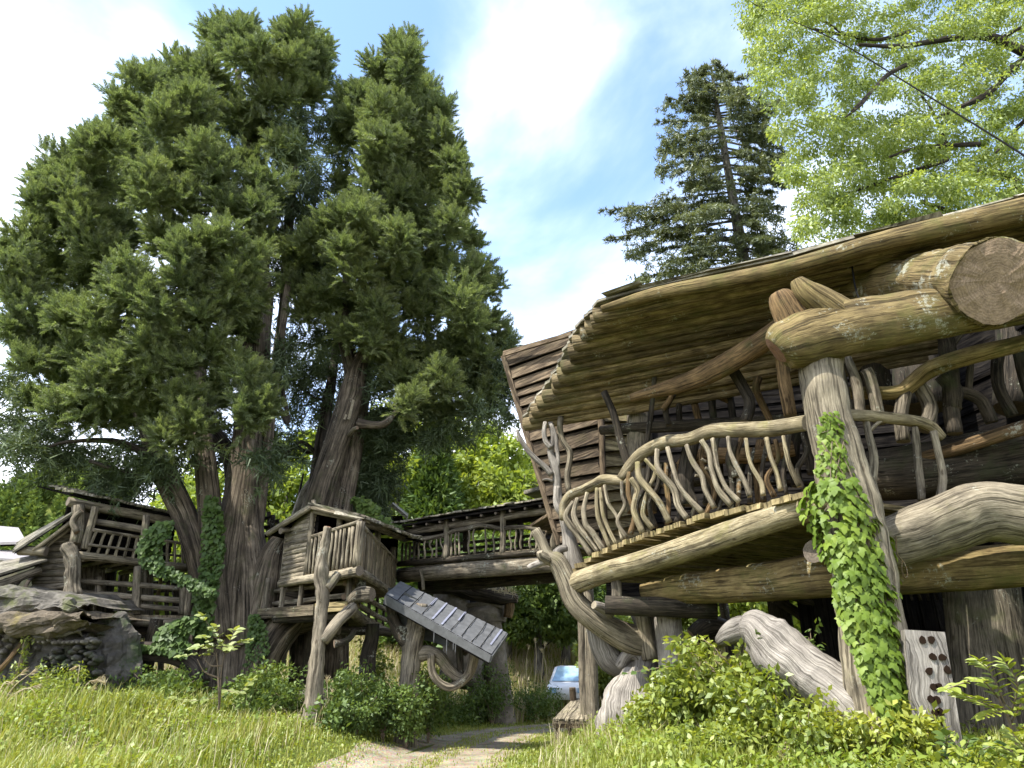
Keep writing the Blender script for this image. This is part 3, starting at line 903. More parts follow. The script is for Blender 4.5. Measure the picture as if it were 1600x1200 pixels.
# the vine post
VP = log('post', H, [(1284, 555, 11.15, 32), (1287, 605, 11.0, 33), (1296, 660, 11.0, 34), (1310, 720, 11.0, 37), (1327, 790, 11.0, 41), (1346, 890, 11.0, 43), (1362, 980, 11.0, 45), (1380, 1080, 11.0, 50), (1396, 1160, 11.0, 56), (1412, 1250, 11.0, 62)], 'log_pale', 'end_grain', seg=18, n=30, rough=0.07)
roughen(VP, .04, 2.6, 1)
MB().tube([at(1322, 690, 11.0), at(1352, 760, 10.95), at(1362, 825, 10.95), at(1360, 850, 11)], [.10, .17, .15, .05], seg=8, rough=0.1).build('bark_fin', 'log_grey', H)
# leaning weatherboard wall behind the balcony
WB, WT = at(874, 850, 19.2), at(785, 556, 20.2)
WBr, WTr = at(948, 850, 18.7), at(938, 500, 18.7)
nrm = (WBr - WB).cross(WT - WB).normalized()
if nrm.y > 0: nrm = -nrm
wall = MB().slabquad(WB, WBr, WTr, WT, -nrm, 0.12).build('wall', 'plank_dark', H)
boards('siding_board', wall, WB, WBr, WTr, WT, 16, 'plank_red', nrm, t=0.05, lap=0.10, gap=0.035, var=0.4, ends=.10)
for (a, b) in (((787, 553, 19.9), (893, 522, 18.6)), ((786, 556, 20.0), (873, 850, 19.1))):
    MB().plank(at(*a), at(*b), 0.15, 0.06, nrm, jit=0.03).build('edge_board', 'plank_red', wall)
B1, B2, B3, B4 = at(940, 880, 18.6), at(1010, 860, 19.6), at(1012, 640, 19.6), at(938, 640, 18.6)
n2 = (B2 - B1).cross(B4 - B1).normalized()
if n2.y > 0: n2 = -n2
wall2 = MB().slabquad(B1, B2, B3, B4, -n2, 0.1).build('wall', 'plank_dark', H)
boards('siding_board', wall2, B1, B2, B3, B4, 11, 'plank_tan', n2, t=0.06, lap=0.12, gap=0.02, var=0.25)
log('corner_post', H, [(938, 640, 18.45, 5), (941, 700, 18.45, 5), (946, 880, 18.45, 5)], 'plank_red', 'end_red', seg=6)
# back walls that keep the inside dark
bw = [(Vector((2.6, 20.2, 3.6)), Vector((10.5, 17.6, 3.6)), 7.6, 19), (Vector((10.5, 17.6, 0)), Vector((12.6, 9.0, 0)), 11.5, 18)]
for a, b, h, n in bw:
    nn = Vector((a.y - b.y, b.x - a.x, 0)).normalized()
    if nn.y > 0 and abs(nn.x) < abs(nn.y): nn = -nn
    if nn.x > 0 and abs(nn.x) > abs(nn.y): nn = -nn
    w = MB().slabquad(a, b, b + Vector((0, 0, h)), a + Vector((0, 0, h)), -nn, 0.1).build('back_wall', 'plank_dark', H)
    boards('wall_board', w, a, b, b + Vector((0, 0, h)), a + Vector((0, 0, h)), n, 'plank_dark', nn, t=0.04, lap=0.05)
# balcony deck
DEDGE = [at(*k) for k in ((887, 903, 17.0), (925, 869, 16.0), (970, 847, 15.3), (1000, 837, 14.8), (1040, 824, 14.2), (1100, 804, 13.3), (1200, 784, 11.9), (1258, 768, 11.0))]
DE, _ = catmull(DEDGE, 140)
DI = Vector((0.89, 0.45, 0.0)).normalized()
NPL = 26
for i in range(NPL):
    c = DE[int((i + .5) / NPL * 140)]
    w = (DE[min(140, int((i + 1) / NPL * 140))] - DE[int(i / NPL * 140)]).length * .96
    off = U(-0.06, 0.06)
    MB().plank(c + DI * (-0.06 + off) - Vector((0, 0, .05)), c + DI * (5.0 + off) + Vector((0, 0, .25 * max(0, 4.35 - c.z) - .05)), w, 0.10, (0, 0, 1), jit=0.018).build('deck_plank', 'plank_tan', H)
ext = [(at(1362, 748, 10.9), Vector((0.0, 0, 0)))]
log('deck_beam', H, [(884, 918, 16.6, 15), (900, 911, 16.3, 17.5), (940, 896, 15.6, 16.5), (1000, 880, 14.8, 17.5), (1100, 848, 13.5, 19), (1175, 822, 12.5, 20), (1250, 797, 11.5, 21), (1320, 774, 10.9, 22)], 'log_sun', 'end_pale', seg=16, n=28, rough=0.04)
log('floor_beam', H, [(1008, 926, 15.6, 15), (1060, 919, 15.0, 21), (1130, 915, 14.3, 25), (1220, 907, 13.3, 29), (1300, 897, 12.6, 33), (1380, 893, 12.3, 33), (1480, 887, 12.0, 33), (1600, 880, 11.6, 34), (1760, 870, 11.2, 36), (2080, 850, 10.6, 38)], 'log_tan', 'end_grain', seg=16, n=30, rough=0.06)
bb_ = log('bent_beam', H, [(1378, 848, 11.3, 36), (1420, 838, 11.2, 40), (1480, 815, 11.0, 43), (1540, 795, 10.8, 44), (1620, 806, 10.6, 43), (1760, 830, 10.3, 44), (2100, 880, 9.9, 48)], 'log_pale', 'end_grain', seg=16, n=24, rough=0.05)
roughen(bb_, .04, 2.0, 1)
log('dark_beam', H, [(1360, 745, 13.4, 40), (1440, 738, 13.0, 44), (1540, 722, 12.6, 47), (1700, 700, 12.0, 50), (2080, 650, 11.0, 58)], 'log_dark', seg=14, n=16)
log('rail_beam', H, [(1440, 715, 12.6, 9), (1500, 700, 12.2, 11), (1600, 668, 11.4, 13), (1700, 640, 11, 14), (1980, 570, 10.2, 16)], 'log_brown', 'end_red', seg=9)
log('beam_end', H, [(1270, 862, 11.6, 17), (1310, 868, 12.2, 22), (1380, 876, 13.4, 24)], 'log_tan', 'end_dark', seg=10)
log('lower_beam', H, [(946, 945, 15.4, 15), (1030, 948, 15.2, 16), (1120, 950, 15.0, 17)], 'log_dark', 'end_pale', seg=12)
log('short_post', H, [(963, 905, 15.4, 8), (964, 938, 15.4, 8)], 'log_grey', seg=9)
# balcony railing of driftwood
RA = [(881, 812, 17.0, 7), (881, 790, 17.0, 7.5), (892, 773, 16.85, 7.5), (912, 765, 16.6, 7.5), (930, 757, 16.3, 8), (942, 750, 16.1, 8), (962, 750, 15.8, 7), (984, 753, 15.5, 5)]
RB = [(969, 748, 15.3, 6), (985, 727, 15.2, 9), (1007, 706, 14.9, 10.5), (1040, 691, 14.4, 11), (1075, 687, 13.8, 10.5), (1112, 674, 13.3, 11.5), (1150, 672, 12.7, 12), (1200, 670, 12.0, 12.5), (1262, 661, 11.15, 12.5)]
ra = log('handrail', H, RA, 'log_sun', 'end_pale', n=22)
rb = log('handrail', H, RB, 'log_sun', 'end_pale', n=30, rough=0.05)
def scrx(p):
    d = p - Vector((0, 0, EYE)); return 800 + F * d.x / (d.y * CP + d.z * SP)
DEX = [scrx(p) for p in DE]
def edgeY(px):
    return float(np.interp(px, DEX, [p.y for p in DE]))
BAL = [  # zoomed picture coordinates, bottom to top, radius px
    (ra, 5.5, [(500, 905), (430, 800), (360, 720), (335, 660), (385, 580)]), (ra, 4.5, [(540, 890), (460, 790), (400, 700), (385, 640), (410, 555)]),
    (ra, 4.5, [(575, 880), (510, 780), (460, 720), (450, 620), (470, 520)]), (ra, 3.8, [(612, 860), (570, 760), (540, 680), (530, 600), (530, 490)]),
    (ra, 3.4, [(652, 845), (600, 740), (570, 660), (560, 580), (550, 490)]), (ra, 3.2, [(690, 812), (670, 720), (650, 660), (600, 580), (580, 470)]),
    (ra, 3.4, [(715, 805), (660, 700), (705, 600), (692, 540), (685, 450)]), (ra, 5.5, [(820, 770), (765, 640), (775, 560), (785, 500), (740, 430)]),
    (rb, 3.8, [(880, 745), (820, 660), (830, 570), (860, 480), (895, 400), (910, 250)]), (rb, 5.5, [(985, 705), (925, 590), (855, 500), (795, 420), (785, 330)]),
    (rb, 5.0, [(1095, 680), (1040, 600), (1010, 500), (935, 400), (905, 330), (908, 250)]), (rb, 4.2, [(1190, 645), (1110, 560), (1040, 470), (1010, 370), (970, 235)]),
    (rb, 4.6, [(1265, 615), (1210, 510), (1190, 420), (1130, 330), (1090, 220)]), (rb, 4.8, [(1370, 595), (1290, 500), (1250, 380), (1230, 270), (1185, 190)]),
    (rb, 4.2, [(1420, 578), (1340, 490), (1290, 380), (1270, 280), (1255, 180)]), (rb, 4.0, [(1485, 545), (1450, 440), (1390, 330), (1360, 250), (1350, 170)]),
    (rb, 3.8, [(1570, 535), (1560, 460), (1500, 360), (1475, 270), (1460, 180)]), (rb, 4.2, [(1680, 505), (1655, 400), (1615, 290), (1590, 175)]),
    (rb, 4.0, [(1795, 482), (1745, 370), (1715, 270), (1695, 165)])]
for rail, r, pts in BAL:
    P = [(800 + x / 4, 640 + y / 4) for x, y in pts]
    Yb = edgeY(P[0][0]) + 0.06
    Yt = edgeY(P[-1][0]) + 0.06
    k = len(P) - 1
    q = [(x, y, Yb + (Yb * 0.75 + Yt * 0.25 - Yb) * i / k, r * (1.05 - 0.25 * i / k)) for i, (x, y) in enumerate(P)]
    log('baluster', rail, q, 'log_sun' if U(0, 1) < 0.45 else 'log_pale', 'end_pale', seg=9, rough=0.11, n=k * 5)
for pts, r in (([(1012, 868, 13.6), (1000, 800, 13.6)], 3), ):
    pass
log('twig_fork', ra, [(1048, 762, 14.0, 3.6), (1030, 742, 14.1, 3.2), (1008, 718, 14.3, 3)], 'log_sun', 'end_pale', seg=7)
for a, b in (((1096, 717, 13.4), (1104, 722, 13.4)), ((1102, 731, 13.4), (1111, 735, 13.4)), ((1086, 743, 13.6), (1094, 744, 13.6))):
    log('peg', rb, [(*a, 2.6), (*b, 2.2)], 'log_pale', 'end_pale', seg=6)
for k in range(15):
    x = 985 + k * 19 + U(-5, 5); yb = float(np.interp(x, [985, 1256], [835, 765])); yt = yb - U(75, 120); q = U(-14, 14)
    log('branch_post', H, [(x, yb, 14.9 - k * .1, U(3, 5.5)), (x + q, (yb * 2 + yt) / 3, 14.9 - k * .1, 4), (x - q * .5, (yb + 2 * yt) / 3, 14.9 - k * .1, 4), (x + U(-6, 12), yt, 14.9 - k * .1, U(2.5, 4))], 'log_dark' if k % 3 else 'log_brown', 'end_dark', seg=7, n=14, rough=.1)
# railing right of the post
rc_ = log('handrail', H, [(1318, 649, 11.15, 9), (1360, 650, 11.3, 9.5), (1410, 655, 11.5, 10), (1450, 664, 11.7, 9), (1472, 684, 11.8, 7)], 'log_sun', 'end_pale', n=16)
for r, pts in ((6.5, [(1363, 757), (1365, 715), (1358, 680), (1352, 652)]), (6.0, [(1440, 782), (1436, 730), (1429, 668)]), (6.5, [(1468, 786), (1473, 745), (1466, 705), (1458, 674)])):
    Yq = 11.6 if pts[0][0] > 1400 else 11.3
    log('baluster', rc_, [(x, y, Yq, r * (1 - 0.06 * i)) for i, (x, y) in enumerate(pts)], 'log_pale', 'end_pale', seg=9, n=12)
log('twig_fork', rc_, [(1360, 672, 11.3, 3.6), (1370, 662, 11.3, 3), (1380, 656, 11.35, 2.6)], 'log_pale', seg=6)
rd = log('handrail', H, [(1308, 614, 12.4, 10), (1360, 614, 12.3, 10.5), (1405, 612, 12.1, 11), (1425, 598, 12.0, 12), (1455, 576, 11.8, 13), (1510, 558, 11.5, 13), (1570, 543, 11.2, 12.5), (1640, 525, 11, 13), (1920, 460, 10.3, 14)], 'log_tan', 'end_pale', n=30)
INR = [(9, [(1376, 662), (1368, 625), (1358, 590), (1352, 578)]), (10, [(1412, 690), (1408, 650), (1414, 612)]), (11, [(1445, 672), (1452, 640), (1440, 610), (1434, 602)]),
       (11, [(1492, 678), (1486, 640), (1492, 612), (1470, 586)]), (9, [(1550, 660), (1535, 628), (1512, 615), (1488, 612)]), (5, [(1513, 615), (1515, 590), (1516, 568)]),
       (9, [(1582, 650), (1562, 610), (1558, 580), (1560, 552)]), (7, [(1340, 715), (1330, 660), (1318, 600), (1308, 558)]), (8, [(1345, 655), (1338, 600), (1322, 560)]), (9, [(1620, 640), (1600, 585), (1590, 545)]),
       (13, [(1488, 640), (1482, 560), (1476, 520), (1466, 505)]), (9, [(1478, 545), (1495, 520), (1502, 505)])]
for r, pts in INR:
    log('branch_post', rd, [(x, y, 12.1, r) for x, y in pts], 'log_dark' if U(0, 1) < 0.5 else 'log_grey', 'end_dark', seg=9, n=12)
# branches inside the upper gallery, in the roof's shade
GAL = [(4, 15.6, [(1005, 730), (1018, 640), (1024, 575)]), (6, 15.4, [(985, 735), (970, 690), (958, 645), (944, 612)]), (4, 15.6, [(1035, 640), (1048, 620), (1052, 592)]), (5, 15.8, [(1045, 665), (1040, 640), (1052, 615)]),
       (5, 16.2, [(1062, 660), (1060, 620)]), (5.5, 16.2, [(1092, 660), (1085, 630), (1080, 610)]), (6, 16.0, [(1116, 660), (1112, 620), (1114, 598)]), (6, 16.0, [(1146, 660), (1140, 620), (1134, 600)]), (4, 16, [(1140, 628), (1122, 620)]),
       (9, 13.8, [(1165, 660), (1172, 630), (1158, 600), (1136, 565)]), (6, 14.5, [(1205, 660), (1195, 640), (1182, 610), (1186, 590)]), (10, 13, [(1236, 650), (1228, 610), (1222, 570), (1222, 545)]),
       (7, 14, [(1150, 745), (1140, 720), (1148, 690)]), (12, 14.5, [(1075, 790), (1072, 740), (1080, 690)]), (9, 15, [(1245, 760), (1240, 700), (1250, 660)]), (9, 15, [(1190, 790), (1185, 730), (1192, 690)]), (12, 15.5, [(1110, 790), (1118, 740), (1112, 700)]), (8, 15.5, [(1140, 790), (1155, 740), (1160, 700)]),
       (9, 14.5, [(1270, 740), (1262, 690), (1258, 650)]), (8, 13.5, [(1265, 655), (1285, 620), (1260, 640)])]
for r, Yq, pts in GAL:
    log('branch_post', H, [(x, y, Yq, r) for x, y in pts], 'log_dark' if U(0, 1) < 0.6 else 'log_brown', 'end_dark', seg=8, n=10)
log('gallery_beam', H, [(940, 672, 17.6, 8), (1010, 668, 16.8, 9), (1090, 664, 16.0, 9), (1260, 655, 14.8, 10)], 'log_dark')
log('curved_brace', H, [(1045, 765, 15, 11), (1075, 722, 15, 13), (1110, 712, 15, 13), (1170, 712, 14.8, 12), (1240, 700, 14.5, 12)], 'log_brown', 'end_dark', n=18)
log('trunk_post', H, [(1002, 800, 17.2, 24), (1000, 690, 17.2, 20), (1000, 640, 17.2, 19), (1000, 600, 17.2, 18)], 'log_grey', seg=10)
log('trunk_post', H, [(1370, 640, 14.5, 26), (1360, 560, 14.5, 24), (1350, 480, 14.5, 22)], 'log_dark', seg=10)
log('trunk_post', H, [(1440, 640, 15.5, 36), (1430, 560, 15.5, 34), (1425, 480, 15.5, 32)], 'log_dark', seg=10)
log('trunk_post', H, [(1585, 640, 14.5, 30), (1590, 560, 14.5, 28), (1585, 480, 14.5, 28)], 'log_dark', seg=10)
for k in range(8):
    x = 1010 + k * 30
    log('floor_rib', H, [(x, 760 - k * 1, 16.5, 4), (x + 40, 755, 16.2, 4), (x + 90, 752 + U(-4, 4), 15.8, 4)], 'log_dark', seg=6)
# under the house
log('trunk_post', H, [(1528, 900, 13.6, 50), (1540, 980, 13.6, 52), (1556, 1080, 13.6, 58), (1575, 1220, 13.6, 66)], 'log_grey', 'end_dark', seg=16, n=14, rough=0.06)
UW0, UW1 = Vector((6.4, 16.6, 0)), Vector((11.5, 14.8, 0))
uw = MB().slabquad(UW0, UW1, UW1 + Vector((0, 0, 3.7)), UW0 + Vector((0, 0, 3.7)), (0.3, 1, 0), 0.1).build('under_wall', 'plank_dark', H)
nw = Vector((-0.33, -0.94, 0))
for i in range(18):
    a, b = i / 18, (i + 1) / 18
    p0, p1 = UW0.lerp(UW1, (a + b) / 2) + nw * 0.05, UW0.lerp(UW1, (a + b) / 2) + nw * 0.05 + Vector((0, 0, 3.5 + U(-.05, .05)))
    MB().plank(p0, p1, 0.28, 0.04, nw, jit=0.008).build('wall_board', uw and 'plank_dark', uw)
log('tie_beam', H, [(1180, 912, 17.5, 12), (1300, 918, 16.8, 13), (1420, 915, 16.4, 14)], 'log_dark')
for x, y0, y1, Yq, r in ((1128, 925, 1010, 20, 7), (1096, 935, 1010, 21, 7), (1212, 920, 1060, 17.5, 17), (1300, 925, 1100, 18, 14), (1340, 930, 1100, 17, 9), (918, 905, 1120, 20.5, 9), (908, 925, 1120, 21, 6)):
    p = at(x, y0, Yq); g = Vector((p.x, p.y, 0))
    MB().tube([p, (p + g) / 2 + Vector((U(-.05, .05), 0, 0)), g], [r * mpp(x, y0, Yq)] * 3, seg=10).build('under_post', 'log_grey' if x < 1000 else 'log_dark', H, 'end_dark')
log('brace', H, [(1210, 935, 17, 8), (1255, 965, 17, 8), (1290, 1010, 17, 9)], 'log_dark')
log('brace', H, [(1232, 930, 16.5, 6), (1275, 945, 16.5, 6), (1310, 960, 16.5, 6)], 'log_dark')
log('root_mass', H, [(1085, 1000, 19, 18), (1110, 985, 19, 22), (1140, 990, 19, 18)], 'log_dark', seg=8)
for k in range(5):
    log('hanging_branch', H, [(1416 + k * 13, 905, 14.5, 2.5), (1420 + k * 13, 920, 14.5, 2.5), (1426 + k * 13, 938, 14.5, 2.5)], 'log_dark', seg=6)
log('cord_loop', H, [(1400, 838, 10.9, 1), (1402, 865, 10.8, 1), (1413, 880, 10.8, 1), (1418, 898, 10.8, 1), (1414, 903, 10.8, 1), (1409, 890, 10.8, 1), (1410, 875, 10.8, 1)], 'log_brown', seg=5)
# far wing of the house: a hanging slab eave seen under the balcony's left end
pa, pb = at(836, 822, 20.3), at(885, 792, 19.4)
for k in range(5):
    MB().plank(pa + Vector((.22 * k, .35 * k, -.02 * k)), pb + Vector((.3 * k, .35 * k, -.1 * k)), 0.42, 0.07, (0.2, -0.3, 1)).build('eave_board', 'plank_red', H)

# ------------------------------------------------------------------ driftwood tree under the balcony corner
W = thing('driftwood_tree', 'bare pale driftwood tree holding up the balcony corner, its branches rising past the rail', 'driftwood tree', (2.7, 16.8, 0))
log('trunk', W, [(1000, 1180, 16.8, 30), (1002, 1110, 16.8, 26), (1006, 1050, 16.8, 25), (1018, 1005, 16.8, 27), (1012, 975, 16.8, 20), (1000, 955, 16.9, 16)], 'drift', 'end_pale', seg=16, n=20, rough=0.09)
log('limb', W, [(1010, 1003, 16.7, 24), (985, 1000, 16.5, 22), (955, 985, 16.4, 19), (922, 962, 16.3, 17), (898, 937, 16.3, 16), (885, 905, 16.3, 15), (872, 880, 16.3, 15), (856, 868, 16.3, 10), (846, 845, 16.3, 9), (836, 828, 16.3, 8)], 'log_pale', 'end_pale', seg=14, n=36, rough=0.06)
log('stub', W, [(862, 872, 16.3, 9), (848, 878, 16.25, 6.5), (829, 886, 16.2, 5.5), (826, 888, 16.2, 4)], 'drift', 'end_pale', seg=9)
log('stub', W, [(858, 874, 16.25, 9), (846, 868, 16.15, 8), (843, 862, 16.1, 5)], 'log_pale', 'end_pale', seg=9)
log('stub', W, [(866, 872, 16.4, 7), (872, 860, 16.5, 6), (884, 856, 16.6, 6)], 'drift', 'end_pale', seg=8)
log('limb', W, [(930, 960, 16.9, 13), (938, 1000, 16.9, 16), (955, 1030, 16.9, 18), (980, 1040, 16.9, 16), (1003, 1030, 16.9, 13)], 'drift', 'end_pale', seg=12, n=18, rough=0.1)
log('limb', W, [(968, 1042, 16.7, 10), (982, 1022, 16.6, 10), (1000, 1028, 16.6, 10), (1008, 1055, 16.6, 11), (1012, 1110, 16.7, 14)], 'drift', 'end_pale', seg=10, n=16, rough=0.1)
log('limb', W, [(1000, 950, 16.4, 11), (1008, 990, 16.4, 11), (1016, 1030, 16.4, 13)], 'log_pale', 'end_pale', seg=10)
log('stub', W, [(955, 957, 15.9, 10), (937, 948, 15.7, 7), (928, 945, 15.6, 6)], 'drift', 'end_pale', seg=9)

V_ = thing('bare_sapling', 'bare grey forked trunk with bare branches fixed to the balcony corner', 'sapling trunk', (1.3, 17.2, 3.2))
log('trunk', V_, [(905, 900, 17.25, 16), (893, 860, 17.25, 13), (887, 830, 17.25, 9), (880, 800, 17.25, 8), (872, 775, 17.25, 7), (870, 745, 17.25, 7), (866, 725, 17.25, 7), (860, 705, 17.25, 5), (864, 685, 17.25, 4), (860, 660, 17.3, 3.5)], 'drift', 'end_pale', seg=12, n=36, rough=0.07)
log('branch', V_, [(862, 742, 17.2, 5), (852, 730, 17.2, 5), (836, 716, 17.2, 4.5), (822, 700, 17.2, 4), (813, 685, 17.2, 3.4), (808, 672, 17.2, 2.2)], 'drift', 'end_pale', seg=8, n=18)
log('branch', V_, [(868, 735, 17.2, 4), (872, 720, 17.2, 3.5), (870, 700, 17.2, 3.5), (868, 680, 17.2, 3), (861, 662, 17.2, 3)], 'drift', 'end_pale', seg=8, n=12)
log('branch', V_, [(861, 700, 17.15, 4), (853, 690, 17.15, 4), (850, 675, 17.15, 4), (852, 660, 17.2, 3.5)], 'drift', 'end_pale', seg=8, n=12)
log('branch', V_, [(889, 768, 17.2, 4.5), (886, 745, 17.2, 5), (890, 720, 17.2, 5), (890, 705, 17.2, 5.5), (880, 690, 17.2, 5), (875, 670, 17.2, 4.5), (876, 652, 17.3, 4.5)], 'log_pale', 'end_pale', seg=8, n=20)
log('branch', V_, [(884, 806, 17.2, 6), (874, 795, 17.2, 7), (870, 780, 17.2, 6), (871, 760, 17.2, 5)], 'drift', 'end_pale', seg=8, n=12)
log('twig', V_, [(864, 752, 17.2, 2.2), (855, 749, 17.2, 2), (848, 750, 17.2, 1.4)], 'drift', 'end_pale', seg=6)
log('twig', V_, [(810, 690, 17.2, 1.6), (806, 683, 17.2, 1.2), (803, 682, 17.2, .8)], 'drift', 'end_pale', seg=5)

S_ = MB().tube([Vector((2.35, 16.2, -0.1)), Vector((2.36, 16.2, 0.6)), Vector((2.48, 16.25, 1.25)), Vector((2.62, 16.3, 1.75))], [.62, .60, .52, .22], seg=16, n=12, rough=0.09).build('stone_stump', 'drift', None, 'end_pale')
roughen(S_, .09, 2.5, 1)
tag(S_, 'upright weathered grey root stump standing in the weeds under the driftwood tree', 'stump')
cs = log('cracked_stump', None, [(1062, 1200, 15.9, 28), (1058, 1100, 15.9, 25), (1052, 1040, 15.9, 25), (1046, 985, 15.9, 23), (1044, 962, 15.9, 22)], 'drift', 'end_pale', seg=16, n=14, rough=0.08)
tag(cs, 'grey sawn post with a long dark crack, upright beside the driftwood tree', 'post')
tp = MB().tube([Vector((2.75, 15.4, 0)), Vector((2.75, 15.4, .5)), Vector((2.76, 15.4, 1.05))], .16, seg=10).build('short_stake', 'drift', None, 'end_pale')
tag(tp, 'thin pale stake half hidden by the bright green bush', 'stake')

# ------------------------------------------------------------------ big fallen driftwood log
G_ = thing('driftwood_log', 'smooth grey twisted driftwood log leaning from the bush to the ivy post', 'driftwood log', (4.9, 11.8, 0))
gb = log('body', G_, [(1168, 985, 12.6, 14), (1188, 985, 12.4, 30), (1212, 1010, 12.2, 42), (1240, 1035, 12.0, 45), (1275, 1062, 11.8, 46), (1310, 1090, 11.6, 50), (1340, 1120, 11.5, 60), (1362, 1165, 11.5, 68), (1375, 1230, 11.5, 70)], 'drift', 'end_pale', seg=22, n=34, rough=0.085)
roughen(gb, .10, 1.9, 1)
log('limb', G_, [(1185, 990, 12.7, 22), (1160, 985, 12.9, 19), (1140, 992, 13.1, 15), (1125, 1002, 13.3, 10)], 'drift', 'end_pale', seg=14, n=12, rough=0.1)
log('knob', G_, [(1262, 1140, 11.8, 14), (1262, 1125, 11.8, 28), (1268, 1150, 11.8, 34), (1275, 1195, 11.8, 38), (1280, 1230, 11.8, 38)], 'drift', 'end_pale', seg=14, rough=0.09)

# drilled slab
pl = MB().slabquad(at(1440, 1262, 10.3), at(1414, 984, 10.3), at(1476, 987, 10.3), at(1520, 1262, 10.3), (0.25, 1, 0), 0.32, 0.008).build('bolted_slab', 'drift', None)
tag(pl, 'upright grey timber slab with rows of drilled bolt holes right of the ivy', 'timber slab')
for x, y in ((1441, 1000), (1455, 1000), (1457, 1026), (1472, 1027), (1452, 1049), (1480, 1047), (1459, 1074), (1467, 1073), (1455, 1093), (1464, 1093), (1461, 1113), (1469, 1112), (1457, 1131), (1468, 1130), (1470, 1146), (1462, 1172), (1474, 1172)):
    c = at(x, y, 10.295)
    m = MB().tube([c + Vector((0, 0.06, 0)), c + Vector((0, -0.012, 0))], [.042, .05], seg=8, n=1, rough=0.12)
    m.build('bolt_hole', 'hole', pl, 'hole')
def rail_posts(parent, a, b, n, h, r, mat, top=True, name='baluster', amp=0.02, skip=()):
    a, b = Vector(a), Vector(b)
    for i in range(n):
        if i in skip: continue
        p = a.lerp(b, (i + 0.5) / n)
        MB().tube(wiggle(p, p + Vector((U(-.02, .02), U(-.02, .02), h)), 3, amp), r * U(.85, 1.15), seg=7, n=5).build(name, mat, parent, 'end_dark')
def pole(name, parent, a, b, r, mat, amp=0.03, seg=9, cap='end_dark'):
    return MB().tube(wiggle(a, b, 3, amp), r, seg=seg, n=7, rough=0.05).build(name, mat, parent, cap)
UPV = Vector((0, 0, 1))

# ------------------------------------------------------------------ left cabin by the cedar
zl, zu = 3.25, 4.85
A0, A1 = atz(150, 962, zl), atz(318, 964, zl)                        # lower deck front edge
C1 = thing('balcony_cabin', 'grey two storey timber cabin with a railed balcony left of the great cedar', 'cabin', (A0.x + 2, A0.y + 1, 0))
dx = (A1 - A0).normalized(); bk = Vector((-dx.y, dx.x, 0))
if bk.y < 0: bk = -bk
for i in range(12):
    p = A0.lerp(A1, (i + .5) / 12)
    MB().plank(p + bk * -0.05, p + bk * 3.2, (A1 - A0).length / 12 * .95, .07).build('deck_plank', 'plank_grey', C1)
pole('deck_beam', C1, A0 + UPV * -.13 + bk * .05, A1 + UPV * -.15 + bk * .05, .15, 'log_grey')
MB().plank(A0 + UPV * -.42 + bk * .4, A1 + UPV * -.42 + bk * .4, .25, .3).build('deck_joist', 'log_dark', C1)
lr = thing_rail = None
r0, r1 = at(72, 903, A0.y - .2), at(296, 921, A1.y - .1)
rl = pole('rail', C1, r0, r1, .075, 'log_grey', .04)
pole('rail', C1, at(70, 922, A0.y - .1), at(312, 940, A1.y), .085, 'log_grey', .04)
pole('rail', C1, at(122, 940, A0.y), at(312, 955, A1.y), .075, 'log_grey', .04)
for x, y0, y1, r in ((155, 902, 955, .10), (82, 897, 932, .09), (64, 912, 930, .07), (215, 885, 960, .11), (287, 918, 960, .1), (296, 918, 962, .09)):
    pole('rail_post', C1, at(x - 3, y1, A0.y + .1), at(x, y0, A0.y + .1), r, 'log_grey', .02)
# uprights and dark things under the balcony
for x, y0, y1, r, Yd, mt in ((133, 865, 955, .13, 0.6, 'log_grey'), (150, 875, 960, .34, 1.0, 'log_grey'), (168, 890, 960, .26, 2.0, 'log_dark'), (200, 880, 960, .10, 2.2, 'log_grey'), (222, 882, 962, .12, .5, 'log_grey'), (232, 880, 962, .2, 1.6, 'log_grey'), (250, 890, 962, .06, 2.4, 'plank_tan'), (190, 895, 962, .08, 2.6, 'log_dark'), (265, 885, 962, .07, 2.4, 'log_dark'), (280, 885, 962, .2, 2.6, 'log_dark')):
    pole('under_post', C1, at(x - 4, y1, A0.y + Yd), at(x, y0, A0.y + Yd), r, mt, .06)
for k in range(4):
    pole('back_rail', C1, at(165, 915 + k * 13, A0.y + 3), at(310, 905 + k * 15, A0.y + 3), .05, 'log_dark', .05)
B0, B1_ = atz(126, 863, zu), atz(306, 884, zu)                        # upper balcony
dxu = (B1_ - B0).normalized(); bku = Vector((-dxu.y, dxu.x, 0))
if bku.y < 0: bku = -bku
for i in range(12):
    p = B0.lerp(B1_, (i + .5) / 12)
    MB().plank(p, p + bku * 2.6, (B1_ - B0).length / 12 * .95, .06).build('balcony_plank', 'plank_grey', C1)
for i in range(7):
    p = B0.lerp(B1_, (i + .5) / 7) - UPV * .13
    pole('joist', C1, p + bku * .1, p + bku * 2.5, .07, 'log_grey', .02)
pole('balcony_beam', C1, B0 - UPV * .08 - dxu * .1, B1_ - UPV * .08, .11, 'log_pale')
rt0, rt1 = at(146, 828, B0.y), at(302, 852, B1_.y)
tr = pole('balcony_rail', C1, rt0, rt1, .05, 'log_pale', .015)
for i in range(13):
    t = (i + .4) / 13
    a, b = B0.lerp(B1_, t * .98 + .02) - UPV * .05, rt0.lerp(rt1, t)
    pole('baluster', tr, a, b, .045, 'log_pale', .012, seg=7)
pole('balcony_rail', C1, at(138, 851, B0.y), at(300, 871, B1_.y), .04, 'log_grey', .02)
pole('post', C1, at(132, 858, B0.y + .05), at(149, 792, B0.y + .05), .10, 'log_pale', .02)
pole('post', C1, at(226, 850, B0.y + .4), at(229, 805, B0.y + .4), .10, 'log_grey', .02)
